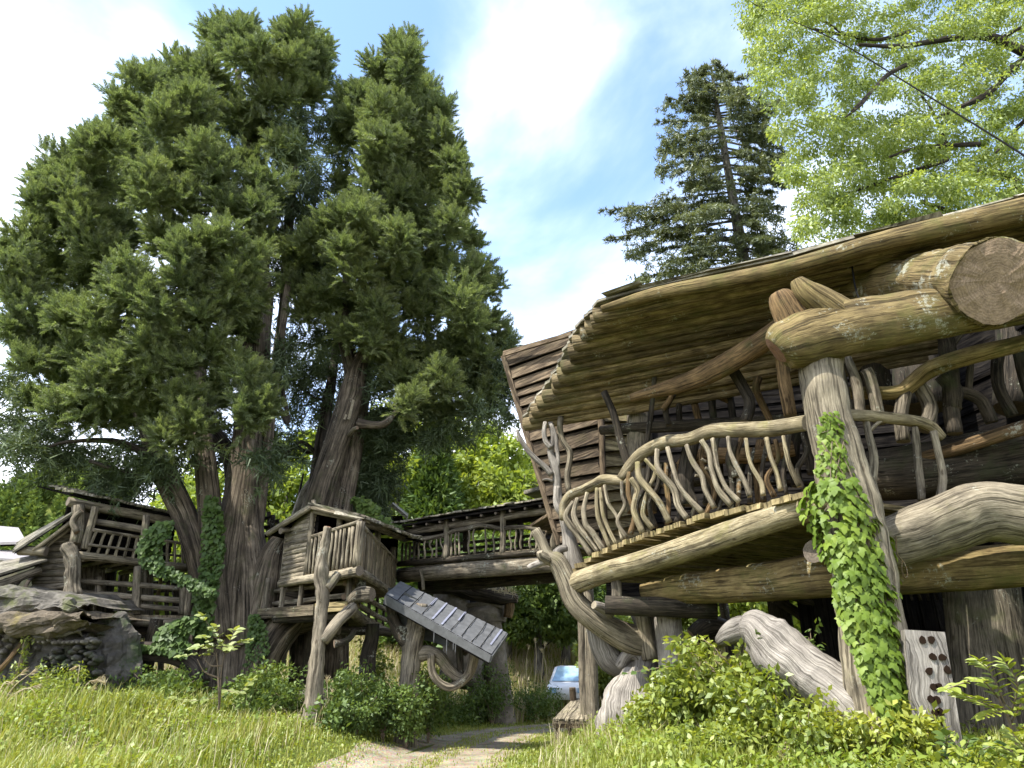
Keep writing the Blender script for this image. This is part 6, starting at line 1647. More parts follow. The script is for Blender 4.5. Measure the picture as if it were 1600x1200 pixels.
def bough(y, side, ln, dz, tilt):
    """a bough: px length ln towards side, dz metres of depth"""
    x0 = tkx(y)
    p0 = at(x0, y, YS); p1 = at(x0 + side * ln * .55, y + ln * tilt * .30, YS + dz * .55); p2 = at(x0 + side * ln, y + ln * tilt * .62, YS + dz)
    P, _ = catmull([p0, p1, p2], 12)
    MB_b.tube([p0, p1, p2], [.07, .045, .015], seg=5, n=7, rough=0)
    A = np.array([tuple(p) for p in P]); m = int(10 + (p2 - p0).length * 9)
    t = rng.uniform(.18, 1, m) ** .8
    idx = np.clip((t * 12).astype(int), 0, 11)
    C0 = A[idx] + (A[np.minimum(idx + 1, 12)] - A[idx]) * (t * 12 - idx)[:, None]
    al = unit(A[np.minimum(idx + 1, 12)] - A[idx])
    sdv = unit(np.cross(al, np.array([0, 0, 1.0]))) * rng.choice([-1, 1], m)[:, None]
    tw = unit(al * .7 + sdv * rng.uniform(.2, 1, (m, 1)) + np.array([0, 0, -.45]) * rng.uniform(.2, 1.6, (m, 1)))
    tl = rng.uniform(.25, .75, m) * (1.1 - .5 * t)
    k = 20
    s = rng.uniform(0, 1, (m, k, 1))
    C = (C0[:, None] + tw[:, None] * tl[:, None, None] * s).reshape(-1, 3)
    D = unit(np.repeat(tw, k, 0) * .6 + rdir(len(C)) + np.array([0, 0, .12]))
    parts.append(needles(C, D, rng.uniform(.13, .26, len(C)), np.full(len(C), .06)))
MB_b = MB()
y = 106.0
while y < 540:
    l = float(np.interp(y, oy, [b for a, b, c in outl])); r = float(np.interp(y, oy, [c for a, b, c in outl]))
    for side, w in ((-1, l), (1, r)):
        for _ in range(2):
            if U(0, 1) < .12: continue
            f = U(.25, 1.05)
            bough(y + U(-12, 12), side, w * f, U(-1.6, 1.0) * (1.15 - f) * w * .045, U(-.15, .55) if y > 200 else U(-.75, .25))
    y += 7.0 + (y - 100) * .022
for yy, ln, tl in ((318, 205, .08), (345, 205, .22), (372, 175, .25), (405, 165, .30), (330, 150, .1), (300, 110, .2), (230, 100, .1), (190, 95, .0), (160, 75, -.1)):
    bough(yy, -1, ln, U(-.8, .3), tl)
for cx_, cy_, r_ in [(1090, 125, 14), (1120, 130, 22), (1060, 165, 22), (1100, 175, 26), (1145, 165, 26), (1170, 150, 14), (1190, 175, 18), (1050, 215, 24), (1085, 225, 28), (1120, 230, 24), (1165, 215, 30), (1200, 215, 22), (1040, 255, 20), (1075, 275, 26), (1105, 285, 24), (1175, 265, 26), (1205, 260, 18), (1055, 325, 26), (1090, 335, 28), (1130, 310, 18), (1175, 320, 24), (1200, 330, 20), (1020, 340, 24), (985, 332, 16), (1060, 370, 30), (1100, 380, 30), (1140, 400, 24), (1190, 370, 24), (1215, 375, 20), (1010, 385, 20), (1045, 420, 28), (1090, 425, 30), (1130, 440, 22), (1190, 420, 26), (1230, 400, 22), (1010, 440, 18), (1160, 385, 16)]:
    a, b = hang_foliage([(cx_, cy_, r_ * 1.1)], YS - 2.4, YS + .6, n=430, L=(.16, .32), W=.075)
    parts.append((a, b))
V1, F1 = merge(parts)
tag(raw_mesh('needles', V1, F1, 3, 'leaf_spruce', SPt, tuple(SPt.location)), kind='stuff')
MB_b.build('boughs', 'bark_grey', SPt, 'bark_grey')

# ------------------------------------------------------------------ bright maple overhanging the roof at the upper right
MP = thing('maple', 'bright yellow green broadleaf tree filling the upper right corner', 'tree', ground(22, 25))
YM = 24
brs = [[(2050, 600, 25, 30), (1900, 400, 25, 26), (1760, 200, 24.5, 20), (1640, 80, 24, 14)], [(1760, 200, 24.5, 12), (1660, 120, 23.5, 9), (1560, 62, 23, 7), (1490, 60, 22.6, 5), (1410, 72, 22.2, 4), (1340, 70, 22, 2.5)],
       [(1760, 210, 24.5, 12), (1620, 95, 23.5, 6), (1545, 145, 23.2, 5), (1500, 168, 23, 4), (1460, 185, 22.8, 2.5)], [(1900, 400, 25, 14), (1700, 320, 24, 9), (1610, 310, 23.6, 7), (1575, 275, 23.4, 6), (1530, 266, 23.2, 5)],
       [(1700, 330, 24, 8), (1540, 345, 23.6, 5), (1500, 335, 23.4, 4), (1440, 315, 23, 3)], [(1530, 225, 23.5, 4), (1480, 228, 23.2, 4), (1430, 232, 23, 3), (1390, 245, 22.8, 2)], [(1480, 228, 23.2, 3), (1455, 170, 23, 2), (1440, 150, 22.8, 1.6)],
       [(1480, 250, 23.2, 4), (1420, 270, 23, 3.4), (1360, 290, 22.8, 2.6), (1300, 310, 22.6, 1.5)], [(1440, 90, 22.6, 3.5), (1390, 115, 22.4, 3.5), (1360, 145, 22.3, 3), (1330, 175, 22.2, 1.8)], [(1360, 145, 22.3, 2.4), (1345, 165, 22.2, 1.8), (1318, 185, 22.1, 1.4)],
       [(1420, 50, 22.8, 3), (1370, 62, 22.6, 3), (1320, 55, 22.4, 2.6), (1270, 45, 22.2, 2.2), (1230, 25, 22, 1.4)], [(1320, 55, 22.4, 2.2), (1290, 35, 22.3, 1.6), (1262, 25, 22.2, 1.2)], [(1560, 62, 23, 3), (1600, 42, 23, 3), (1640, 40, 23, 3)], [(1620, 170, 23.5, 4), (1585, 205, 23.4, 3), (1555, 240, 23.3, 2)]]
log('trunk', MP, [(2080, 1150, 25, 46), (2060, 800, 25, 38), (2050, 600, 25, 32), (2000, 450, 25, 24), (1960, 250, 25, 14)], 'bark_grey', seg=12, n=16)
for b in brs: log('branch', MP, b, 'bark_dark', 'end_dark', seg=7, n=22)
LB = [(-300, 1150), (-100, 1150), (20, 1152), (60, 1146), (95, 1165), (140, 1178), (170, 1215), (205, 1200), (225, 1238), (260, 1205), (290, 1225), (330, 1250), (360, 1240), (385, 1262), (420, 1330), (470, 1500)]
cen, rad = [], []
tries = 0
while len(cen) < 1900 and tries < 9000:
    tries += 1
    yy = U(-250, 420); xx = U(1140, 1950)
    lim = float(np.interp(yy, [a for a, b in LB], [b for a, b in LB]))
    if xx < lim + 12: continue
    if 1270 < xx < 1420 and 60 < yy < 190 and U(0, 1) < .45: continue
    Yq = YM + U(-3.0, 3.5) - (1.5 if xx < 1300 else 0)
    cen.append(tuple(at(xx, yy, Yq))); rad.append(U(.35, .75))
V1, F1 = leaf_cloud(cen, rad, 170, .175, up=.5, droop=.75, flat=.6, asp=.42)
tag(raw_mesh('crown', V1, F1, 4, 'leaf_maple', MP, tuple(MP.location)), kind='stuff')

# ------------------------------------------------------------------ trees behind the bridge and on the bank
def broad_tree(name, label, x, y, h, w, mat, nclus=190, per=95, leaf=.42, group=None, low=.12, seed=0):
    g = ground(x, y)
    t = thing(name, label, 'tree', g, group)
    MB().tube([g - UPV * .3, g + Vector((U(-.2, .2), U(-.2, .2), h * .3)), g + Vector((U(-.4, .4), U(-.4, .4), h * .75))], [w * .045, w * .035, w * .012], seg=9, n=8).build('trunk', 'bark_grey', t, 'end_dark')
    for k in range(5):
        a = U(0, 6.28); s = g + UPV * h * U(.25, .5)
        MB().tube([s, s + Vector((math.cos(a) * w * .2, math.sin(a) * w * .2, h * .15)), s + Vector((math.cos(a) * w * .38, math.sin(a) * w * .38, h * .32))], [w * .016, w * .01, w * .004], seg=6, n=6).build('limb', 'bark_dark', t, 'end_dark')
    cc, rr = [], []
    for k in range(nclus):
        d = np.array(rdir(1)[0]); u = U(.35, 1) ** .5
        zz = d[2] * u
        p = (g.x + d[0] * u * w / 2, g.y + d[1] * u * w / 2, g.z + h * (low + (1 - low) / 2) + zz * h * (1 - low) / 2)
        cc.append(p); rr.append(w * U(.07, .13))
    V, Fq = leaf_cloud(cc, rr, per, leaf, up=.9, droop=.15, flat=.7)
    tag(raw_mesh('crown', V, Fq, 4, mat, t, tuple(g)), kind='stuff')
    return t
def cone_tree(name, label, x, y, h, w, mat, n=2600, group=None, nl=.55, nw=.2):
    g = ground(x, y)
    t = thing(name, label, 'conifer', g, group)
    MB().tube([g - UPV * .3, g + UPV * h * .5, g + UPV * h * .97], [w * .07, w * .05, .03], seg=8, n=6).build('trunk', 'bark_dark', t, 'end_dark')
    tt = rng.uniform(0.02, 1, n) ** 1.15; a = rng.uniform(0, 6.28, n)
    lob = 1 + .22 * np.sin(a * 5 + tt * 30) + .12 * np.sin(a * 9 - tt * 50)
    r = w / 2 * (1 - tt) ** .75 * lob * rng.uniform(.7, 1.08, n)
    C = np.stack([g.x + np.cos(a) * r, g.y + np.sin(a) * r, g.z + h * (.03 + .97 * tt)], 1)
    k = 9
    C = np.repeat(C, k, 0) + rng.normal(size=(n * k, 3)) * w * .035
    D = unit(np.stack([np.repeat(np.cos(a), k), np.repeat(np.sin(a), k), np.full(n * k, .35)], 1) + rdir(n * k) * .9)
    tag(raw_mesh('crown', *needles(C, D, rng.uniform(nl * .6, nl, n * k), np.full(n * k, nw)), 3, mat, t, tuple(g)), kind='stuff')
    return t
def X(px, py, Y): return at(px, py, Y).x
broad_tree('lime_tree', 'pale lime green rounded tree left of the pointed cypress behind the bridge', X(622, 760, 46), 46, 14.8, 9.5, 'leaf_lime')
broad_tree('lime_tree', 'lime green tree with the highest crown right of the pointed cypress', X(722, 760, 48), 48, 15.0, 9.5, 'leaf_lime')
broad_tree('lime_tree', 'broad yellow green tree above the middle of the bridge roof', X(770, 770, 47), 47, 12.8, 9, 'leaf_lime')
broad_tree('lime_tree', 'low yellow green tree by the shed roof at the bridge end', X(828, 770, 46), 46, 9.8, 8.5, 'leaf_lime')
broad_tree('lime_tree', 'pale green tree seen between the cedar stems', X(452, 770, 50), 50, 14, 8, 'leaf_lime')
broad_tree('lime_tree', 'lime green tree half hidden behind the leaning cedar trunk', X(560, 780, 52), 52, 14, 8, 'leaf_lime')
broad_tree('lime_tree', 'sunny green tree seen through the gap left of the cedar stems', X(345, 770, 50), 50, 11.5, 8, 'leaf_lime')
broad_tree('lime_tree', 'sunlit green tree seen under the balcony behind the thin dark posts', X(1160, 960, 42), 42, 9, 10, 'leaf_lime')
broad_tree('lime_tree', 'bright tree behind the driftwood log under the treehouse', X(1260, 960, 44), 44, 9, 10, 'leaf_lime')
broad_tree('lime_tree', 'yellow green tree far back below the treehouse beams', X(1040, 950, 45), 45, 9, 9, 'leaf_lime')
cone_tree('cypress', 'pointed mid green cypress standing alone before the lime green trees', X(676, 760, 42), 42, 13.4, 5.0, 'leaf_cypress')
cone_tree('cypress', 'small distant pointed cypress with a blue cord beside the treehouse wall', X(829, 740, 70), 70, 17.5, 6, 'leaf_cypress')
broad_tree('shade_tree', 'dark green bushy tree under the right end of the bridge', X(842, 940, 37), 37, 6.4, 6, 'leaf_mid', leaf=.28, low=.3)
broad_tree('shade_tree', 'mid green tree behind the hut and the driftwood limb', X(880, 960, 39), 39, 5.8, 6, 'leaf_mid', leaf=.28, low=.3)
broad_tree('shade_tree', 'dark green tree close behind the clay hut', X(795, 930, 40), 40, 7.0, 6, 'leaf_mid', leaf=.28, low=.3)
broad_tree('shade_tree', 'leafy shrub tree beyond the bridge posts on the right', X(972, 985, 33), 33, 3.6, 4.0, 'leaf_bush', leaf=.24)
broad_tree('shade_tree', 'green tree seen through the left cabin rails', X(190, 920, 44), 44, 5.5, 7, 'leaf_lime')
broad_tree('shade_tree', 'green tree behind the left cabin posts near the cedar', X(262, 930, 46), 46, 6.0, 6, 'leaf_lime')
# ------------------------------------------------------------------ ivy on the treehouse post
IV = thing('climbing_vine', 'bright green leafy vine climbing the front post of the treehouse', 'vine', Vector((at(1412, 1250, 11).x, 11, 0)))
VPATH = [(648, 1300, 16), (680, 1300, 22), (715, 1302, 22), (745, 1308, 34), (775, 1300, 52), (800, 1308, 58), (830, 1328, 62), (860, 1340, 58), (890, 1352, 48), (930, 1350, 46), (970, 1358, 44), (1010, 1378, 42), (1050, 1390, 40), (1090, 1402, 36), (1130, 1416, 28), (1150, 1420, 20)]
vy = [a for a, b, c in VPATH]
post_y = [540, 600, 660, 720, 790, 890, 980, 1080, 1160, 1250]; post_x = [1279, 1284, 1296, 1310, 1327, 1346, 1362, 1380, 1396, 1412]; post_r = [34, 33, 34, 37, 41, 43, 45, 50, 56, 62]
def ivy_leaf_mesh():
    me = bpy.data.meshes.new('vine_leaf')
    o = [(0, 0, 0), (.30, .10, .02), (.50, .42, -.02), (.27, .52, .05), (.24, .75, .03), (0, 1.05, -.05), (-.24, .75, .03), (-.27, .52, .05), (-.50, .42, -.02), (-.30, .10, .02), (0, .45, .10)]
    f = [(10, i, (i + 1) % 10) for i in range(10)]
    me.from_pydata(o, [], f); me.update(); me.materials.append(M['leaf_ivy'])
    return me
leaf_me = ivy_leaf_mesh()
def leaf_obj(name, me, parent, p, d, n, s):
    d = Vector(d).normalized(); n = Vector(n); x = d.cross(n).normalized(); n = x.cross(d)
    o = bpy.data.objects.new(name, me); COL.objects.link(o)
    o.parent = parent
    m = Matrix((x, d, n)).transposed().to_4x4()
    m = Matrix.Translation(Vector(p) - wpos(parent)) @ m @ Matrix.Scale(s, 4)
    o.matrix_local = m
    return o
cnt = 0
extraC, extraD, extraN, extraL = [], [], [], []
for i in range(1650):
    y = random.choice(range(640, 1152)) + U(0, 1)
    if y < 745 and U(0, 1) < .35: continue
    cxp = float(np.interp(y, vy, [b for a, b, c in VPATH])); hw = float(np.interp(y, vy, [c for a, b, c in VPATH]))
    x = cxp + hw * U(-1, 1)
    pxc = float(np.interp(y, post_y, post_x)); pr = float(np.interp(y, post_y, post_r)) + 6
    q = (x - pxc) / pr
    m = mpp(x, y, 11.0)
    fwd = math.sqrt(max(0.0, 1 - min(1, abs(q)) ** 2)) * pr * m
    out_ = .05 + .16 * U(0, 1) * (1 if y > 745 else .3) + (.14 if abs(q) > 1 else 0)
    p = at(x, y, 11.0 - fwd - out_)
    nx = max(-1, min(1, q))
    nrm_ = Vector((nx * .8 + U(-.55, .55), -math.sqrt(max(.05, 1 - nx * nx)) + U(-.3, .4), .5 + U(-.5, .5)))
    d = Vector((nx * .35 + U(-.45, .45), -.25, -1 + U(-.1, .35)))
    s = U(.10, .185) * (1.0 if y > 745 else .65)
    if cnt < 300 and y > 700 or cnt < 40:
        leaf_obj('leaf', leaf_me, IV, p, d, nrm_, s); cnt += 1
    else:
        extraC.append(tuple(p + Vector((0, .05, 0)))); extraD.append(tuple(d)); extraN.append(tuple(nrm_)); extraL.append(s)
tv = np.array([tuple(v.co) for v in leaf_me.vertices]); tf = np.array([tuple(p.vertices) for p in leaf_me.polygons])
eV, eF = [], []
for c, d, n, sc_ in zip(extraC, extraD, extraN, extraL):
    d = Vector(d).normalized(); n = Vector(n); x = d.cross(n).normalized(); n = x.cross(d)
    A = np.array([tuple(x), tuple(d), tuple(n)])
    eF.append(tf + len(eV) * len(tv)); eV.append(np.array(c) + (tv * sc_) @ A)
tag(raw_mesh('small_leaves', np.concatenate(eV), np.concatenate(eF), 3, 'leaf_ivy', IV, tuple(IV.location)), kind='stuff')
for k in range(4):
    MB().tube([at(np.interp(y, post_y, post_x) + U(-20, 25), y, 10.5) for y in (1230, 1100, 980, 860, 760, 690)], [.018, .016, .014, .012, .009, .005], seg=5, n=24).build('vine_stem', 'twig', IV, 'twig')

def clinging(name, label, cat, path, Y, n, size, mat, per_band=None):
    """small leaved creeper: path of (px, py, half width px)"""
    C = []
    L_ = len(path) - 1
    for i in range(n):
        t = U(0, L_ - 1e-6); k = int(t); u = t - k
        x = path[k][0] * (1 - u) + path[k + 1][0] * u; y = path[k][1] * (1 - u) + path[k + 1][1] * u; w = path[k][2] * (1 - u) + path[k + 1][2] * u
        C.append(tuple(at(x + U(-1, 1) * w, y + U(-4, 4), Y + U(-.12, .25))))
    C = np.array(C)
    t = thing(name, label, cat, (C[:, 0].mean(), C[:, 1].mean(), C[:, 2].min()))
    D = unit(rdir(n) * .5 + np.array([0, -.3, -.8])); N = unit(rdir(n) * .45 + np.array([-.1, -1, .5]))
    s = size * rng.uniform(.7, 1.3, n)
    tag(raw_mesh('foliage', *leaves(C, D, N, s, s * .85), 4, mat, t, tuple(t.location)), kind='stuff')
    k0 = [at(a, b, Y + .1) for a, b, c in path]
    MB().tube(k0, .03, seg=5, n=len(path) * 4).build('stem', 'twig', t, 'twig')
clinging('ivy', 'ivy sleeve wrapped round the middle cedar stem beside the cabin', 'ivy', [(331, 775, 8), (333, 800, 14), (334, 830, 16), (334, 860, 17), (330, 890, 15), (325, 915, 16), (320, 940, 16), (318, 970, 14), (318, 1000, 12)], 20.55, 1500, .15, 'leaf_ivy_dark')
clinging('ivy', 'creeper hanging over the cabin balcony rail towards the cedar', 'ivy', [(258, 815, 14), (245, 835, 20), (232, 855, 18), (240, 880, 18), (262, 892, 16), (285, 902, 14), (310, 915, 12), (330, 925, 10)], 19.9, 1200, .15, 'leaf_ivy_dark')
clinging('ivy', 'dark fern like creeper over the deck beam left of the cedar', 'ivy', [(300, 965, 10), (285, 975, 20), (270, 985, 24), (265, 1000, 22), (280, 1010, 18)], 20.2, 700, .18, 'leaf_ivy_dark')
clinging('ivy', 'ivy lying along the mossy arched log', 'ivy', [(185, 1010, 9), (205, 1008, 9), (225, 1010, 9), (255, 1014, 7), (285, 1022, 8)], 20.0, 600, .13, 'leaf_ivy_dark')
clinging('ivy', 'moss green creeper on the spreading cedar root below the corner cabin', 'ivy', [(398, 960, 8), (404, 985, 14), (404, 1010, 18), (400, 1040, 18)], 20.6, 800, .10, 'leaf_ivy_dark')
clinging('ivy', 'light fern fronds sprouting over the corner cabin roof', 'fern', [(565, 800, 10), (580, 790, 14), (560, 778, 10), (600, 815, 10), (625, 822, 8)], 23.5, 420, .2, 'leaf_mid')

# ------------------------------------------------------------------ undergrowth, shrubs and grass
def shrub(name, label, px, py_top, Y, w, mat, n=1400, leaf=.1, h=None, cat='shrub', stems=5, asp=.5, xyz=None, droop=.3, spread=1.35):
    p = at(px, py_top, Y); g = ground(p.x, p.y)
    h = h or (p.z - g.z)
    t = thing(name, label, cat, g)
    cc, rr = [], []
    ms = MB()
    for k in range(stems):
        a = U(0, 6.28); q = Vector((math.cos(a) * w * U(.1, .45), math.sin(a) * w * U(.1, .45), h * U(.6, 1.0)))
        pts = [g - UPV * .05, g + Vector((q.x * .35, q.y * .35, q.z * .55)), g + q]
        MB().tube(pts, [.02, .014, .005], seg=5, n=6).build('stem', 'twig', t, 'twig')
        P, _ = catmull(pts, 8)
        for c in P[3:]:
            for _ in range(2):
                cc.append(tuple(c + Vector((U(-1, 1), U(-1, 1), U(-.6, .6))) * w * .14 * spread)); rr.append(w * U(.08, .17))
    per = max(4, n // len(cc))
    tag(raw_mesh('foliage', *leaf_cloud(cc, rr, per, leaf, up=.9, droop=droop, flat=.75, asp=asp), 4, mat, t, tuple(g)), kind='stuff')
    return t
random.seed(77)
shrub('bush', 'large bright green bush in front of the cracked grey post', 1060, 1035, 14.0, 1.9, 'leaf_bush', 3800, .14, stems=12)
shrub('bush', 'tall sprawling green bush between the cracked post and the driftwood log', 1130, 1000, 13.0, 1.7, 'leaf_bush', 3000, .15, stems=11)
shrub('bush', 'dense green bush under the end of the driftwood log', 1195, 1065, 12.0, 1.5, 'leaf_bush', 3000, .14, stems=10)
shrub('bush', 'yellow green low bush left of the cracked grey post', 1010, 1075, 14.6, 1.2, 'leaf_bush', 2600, .11, stems=9)
shrub('bush', 'small leafy shoot above the driftwood log', 1255, 955, 12.4, .55, 'leaf_mid', 260, .12, stems=4)
shrub('bush', 'yellow sunlit bush at the foot of the ivy post', 1345, 1140, 10.8, 1.3, 'leaf_yellow', 2000, .12, stems=10, h=.95)
shrub('bush', 'yellow sunlit bush in front of the drilled slab', 1420, 1150, 10.3, .9, 'leaf_yellow', 1200, .12, stems=8, h=.85)
shrub('bush', 'bright green bush below the driftwood log knob', 1250, 1120, 11.2, 1.4, 'leaf_bush', 2600, .11, stems=9, h=.95)
shrub('bush', 'leafy green clump at the bottom of the picture right of the track', 1130, 1130, 12.0, 1.8, 'leaf_bush', 3400, .10, stems=12, h=.7)
shrub('fern', 'bright feathery fern clump on the sunny bank at the left', 92, 1048, 17.6, 1.3, 'leaf_bush', 2600, .10, stems=11, cat='fern', asp=.35)
shrub('fern', 'feathery fern clump right of the larger one on the sunny bank', 215, 1085, 17.2, 1.1, 'leaf_bush', 1800, .10, stems=9, cat='fern', asp=.35)
shrub('fern', 'small bright fern at the left edge of the picture', -6, 1055, 17.4, .7, 'leaf_yellow', 700, .10, stems=6, cat='fern', asp=.35)
shrub('fern', 'slender fern sprouting before the rock shelter wall', 38, 1002, 18.0, .5, 'leaf_bush', 420, .10, stems=4, cat='fern', asp=.35, h=1.7)
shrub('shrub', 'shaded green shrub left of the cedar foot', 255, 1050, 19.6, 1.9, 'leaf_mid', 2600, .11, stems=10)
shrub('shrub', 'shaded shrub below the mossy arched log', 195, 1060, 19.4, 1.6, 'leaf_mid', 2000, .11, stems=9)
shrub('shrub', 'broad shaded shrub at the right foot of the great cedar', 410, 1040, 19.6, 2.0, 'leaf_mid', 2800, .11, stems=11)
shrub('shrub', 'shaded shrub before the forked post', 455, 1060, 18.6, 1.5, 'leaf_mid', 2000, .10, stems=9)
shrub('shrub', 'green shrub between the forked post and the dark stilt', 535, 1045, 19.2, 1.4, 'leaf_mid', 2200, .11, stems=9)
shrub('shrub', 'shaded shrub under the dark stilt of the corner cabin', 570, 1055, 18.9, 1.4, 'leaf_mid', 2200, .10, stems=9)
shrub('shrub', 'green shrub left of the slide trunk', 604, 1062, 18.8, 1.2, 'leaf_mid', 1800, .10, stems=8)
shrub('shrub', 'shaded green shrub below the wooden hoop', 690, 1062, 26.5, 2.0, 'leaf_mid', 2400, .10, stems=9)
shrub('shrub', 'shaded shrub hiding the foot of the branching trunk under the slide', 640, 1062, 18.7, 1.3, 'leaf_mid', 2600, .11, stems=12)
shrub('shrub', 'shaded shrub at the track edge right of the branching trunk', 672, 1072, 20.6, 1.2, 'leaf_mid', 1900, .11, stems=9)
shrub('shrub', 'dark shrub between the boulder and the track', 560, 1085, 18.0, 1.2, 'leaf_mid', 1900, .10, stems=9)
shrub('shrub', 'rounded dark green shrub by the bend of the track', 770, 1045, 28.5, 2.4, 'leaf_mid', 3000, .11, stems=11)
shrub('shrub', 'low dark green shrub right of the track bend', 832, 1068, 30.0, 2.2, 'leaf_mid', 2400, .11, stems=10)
shrub('shrub', 'green shrub before the white car', 850, 1092, 30.6, 1.6, 'leaf_mid', 1800, .10, stems=8)
shrub('shrub', 'bright shrub behind the slide trunk', 665, 1010, 25, 1.6, 'leaf_bush', 1800, .13, stems=8)
shrub('shrub', 'sunny shrub beyond the dark stilts', 590, 990, 28, 1.6, 'leaf_bush', 1800, .14, stems=8)
shrub('shrub', 'green shrub left of the stone stump', 930, 1085, 19.0, .8, 'leaf_bush', 700, .09, stems=6, h=.7)
shrub('bush', 'small dry pinkish seed head plant in the grass at the bottom right', 1217, 1160, 11.0, .25, 'straw', 260, .05, stems=4)

# big leaved plants whose leaves can be told apart
def oval_leaf(name, mat, w=.55, fold=.08):
    me = bpy.data.meshes.new(name)
    v = [(0, 0, 0), (w * .36, .25, fold), (w * .5, .5, fold), (w * .3, .8, fold * .6), (0, 1.08, -.06), (-w * .3, .8, fold * .6), (-w * .5, .5, fold), (-w * .36, .25, fold), (0, .55, 0)]
    me.from_pydata(v, [], [(8, i, (i + 1) % 8) for i in range(8)]); me.update(); me.materials.append(M[mat]); return me
lf_y, lf_p, lf_g = oval_leaf('oval_leaf', 'leaf_yellow'), oval_leaf('pale_leaf', 'leaf_pale', .85), oval_leaf('round_leaf', 'leaf_mid', .85)
def leafy_branch(parent, pts, me, n, s, r=.012, both=True):
    P, _ = catmull([Vector(p) for p in pts], n)
    MB().tube(pts, [r, r * .7, r * .4] if len(pts) == 3 else r * .7, seg=5, n=max(6, n // 2)).build('twig', 'twig', parent, 'twig')
    for i in range(1, n + 1):
        al = (P[i] - P[i - 1]).normalized()
        for sgn in (1, -1):
            sd_ = al.cross(UPV).normalized() * sgn
            leaf_obj('leaf', me, parent, P[i] + Vector((U(-.01, .01),) * 3), al * .7 + sd_ + Vector((U(-.3, .3), U(-.3, .3), U(-.3, .15))), UPV * .9 + Vector((U(-.35, .35), -.55, 0)), s * U(.7, 1.15))
    leaf_obj('leaf', me, parent, P[-1], al, UPV + Vector((0, -.4, 0)), s)
SA = thing('leafy_sapling', 'yellow green sapling with large oval leaves at the right edge', 'sapling', ground(at(1590, 1150, 9.5).x, 9.5))
bz = SA.location
st = [bz, at(1578, 1130, 9.4), at(1560, 1090, 9.3)]
MB().tube(st, [.022, .018, .012], seg=6, n=8).build('stem', 'twig', SA, 'twig')
for pts, n in (([at(1560, 1090, 9.3), at(1530, 1062, 9.1), at(1480, 1076, 8.9)], 9), ([at(1570, 1100, 9.3), at(1548, 1050, 9.2), at(1528, 1032, 9.1)], 7), ([at(1578, 1120, 9.4), at(1590, 1070, 9.2), at(1570, 1034, 9.1)], 8), ([at(1580, 1130, 9.4), at(1606, 1080, 9.2), at(1615, 1040, 9.0)], 7), ([at(1565, 1110, 9.3), at(1535, 1098, 9.1), at(1500, 1084, 9)], 8), ([at(1580, 1150, 9.4), at(1610, 1130, 9.2), at(1640, 1120, 9)], 7), ([at(1585, 1180, 9.4), at(1602, 1170, 9.2), at(1580, 1145, 9.0)], 7), ([at(1590, 1200, 9.4), at(1590, 1180, 9.1), at(1560, 1165, 8.9)], 6), ([at(1572, 1110, 9.3), at(1556, 1112, 9.1), at(1538, 1120, 9)], 5)):
    leafy_branch(SA, pts, lf_y, n + 3, .155)
SB = thing('leafy_sapling', 'darker round leaved sapling before the dark wall at the bottom right', 'sapling', ground(at(1520, 1200, 9.8).x, 9.8))
for pts, n in (([SB.location, at(1530, 1180, 9.6), at(1550, 1165, 9.4)], 6), ([SB.location, at(1510, 1175, 9.6), at(1515, 1155, 9.4)], 5), ([SB.location, at(1485, 1180, 9.6), at(1478, 1150, 9.4)], 6), ([SB.location, at(1555, 1190, 9.6), at(1580, 1175, 9.4)], 6)):
    leafy_branch(SB, pts, lf_g, n, .13)
SC_ = thing('leafy_sapling', 'thin stemmed sapling with pale drooping leaves in front of the great cedar', 'sapling', ground(at(345, 1120, 18.0).x, 18.0))
b0 = SC_.location
for k, pts in enumerate(([b0, at(345, 1060, 18), at(350, 1020, 18)], [b0, at(341, 1060, 17.9), at(338, 1020, 17.9)], [at(345, 1060, 18), at(320, 1050, 17.8), at(308, 1030, 17.7)], [at(348, 1040, 18), at(330, 1040, 17.9), at(318, 1028, 17.8)])):
    MB().tube([Vector(p) for p in pts], [.022, .016, .008], seg=6, n=8).build('stem', 'twig', SC_, 'twig')
for pts, n in (([at(350, 1030, 18), at(360, 1000, 17.8), at(368, 985, 17.6)], 4), ([at(350, 1025, 18), at(375, 1005, 17.8), at(388, 1000, 17.6)], 4), ([at(350, 1020, 18), at(340, 990, 17.8), at(335, 980, 17.6)], 3), ([at(340, 1025, 18), at(318, 1010, 17.8), at(305, 1012, 17.6)], 4), ([at(338, 1025, 18), at(310, 1022, 17.8), at(285, 1025, 17.6)], 4), ([at(345, 1022, 18), at(352, 1008, 17.7), at(356, 1012, 17.5)], 3), ([at(338, 1020, 18), at(326, 1000, 17.8), at(320, 995, 17.6)], 3), ([at(345, 1010, 18), at(325, 975, 17.8), at(316, 963, 17.6)], 1), ([at(346, 1075, 18), at(372, 1082, 17.6), at(392, 1065, 17.5)], 4), ([at(342, 1090, 18), at(300, 1095, 17.7), at(276, 1092, 17.6)], 3)):
    leafy_branch(SC_, pts, lf_p, n + 2, .19, .008)
SD = thing('leafy_sapling', 'arching green spray reaching left over the bush from the driftwood log', 'sapling', ground(at(1215, 1120, 12).x, 12))
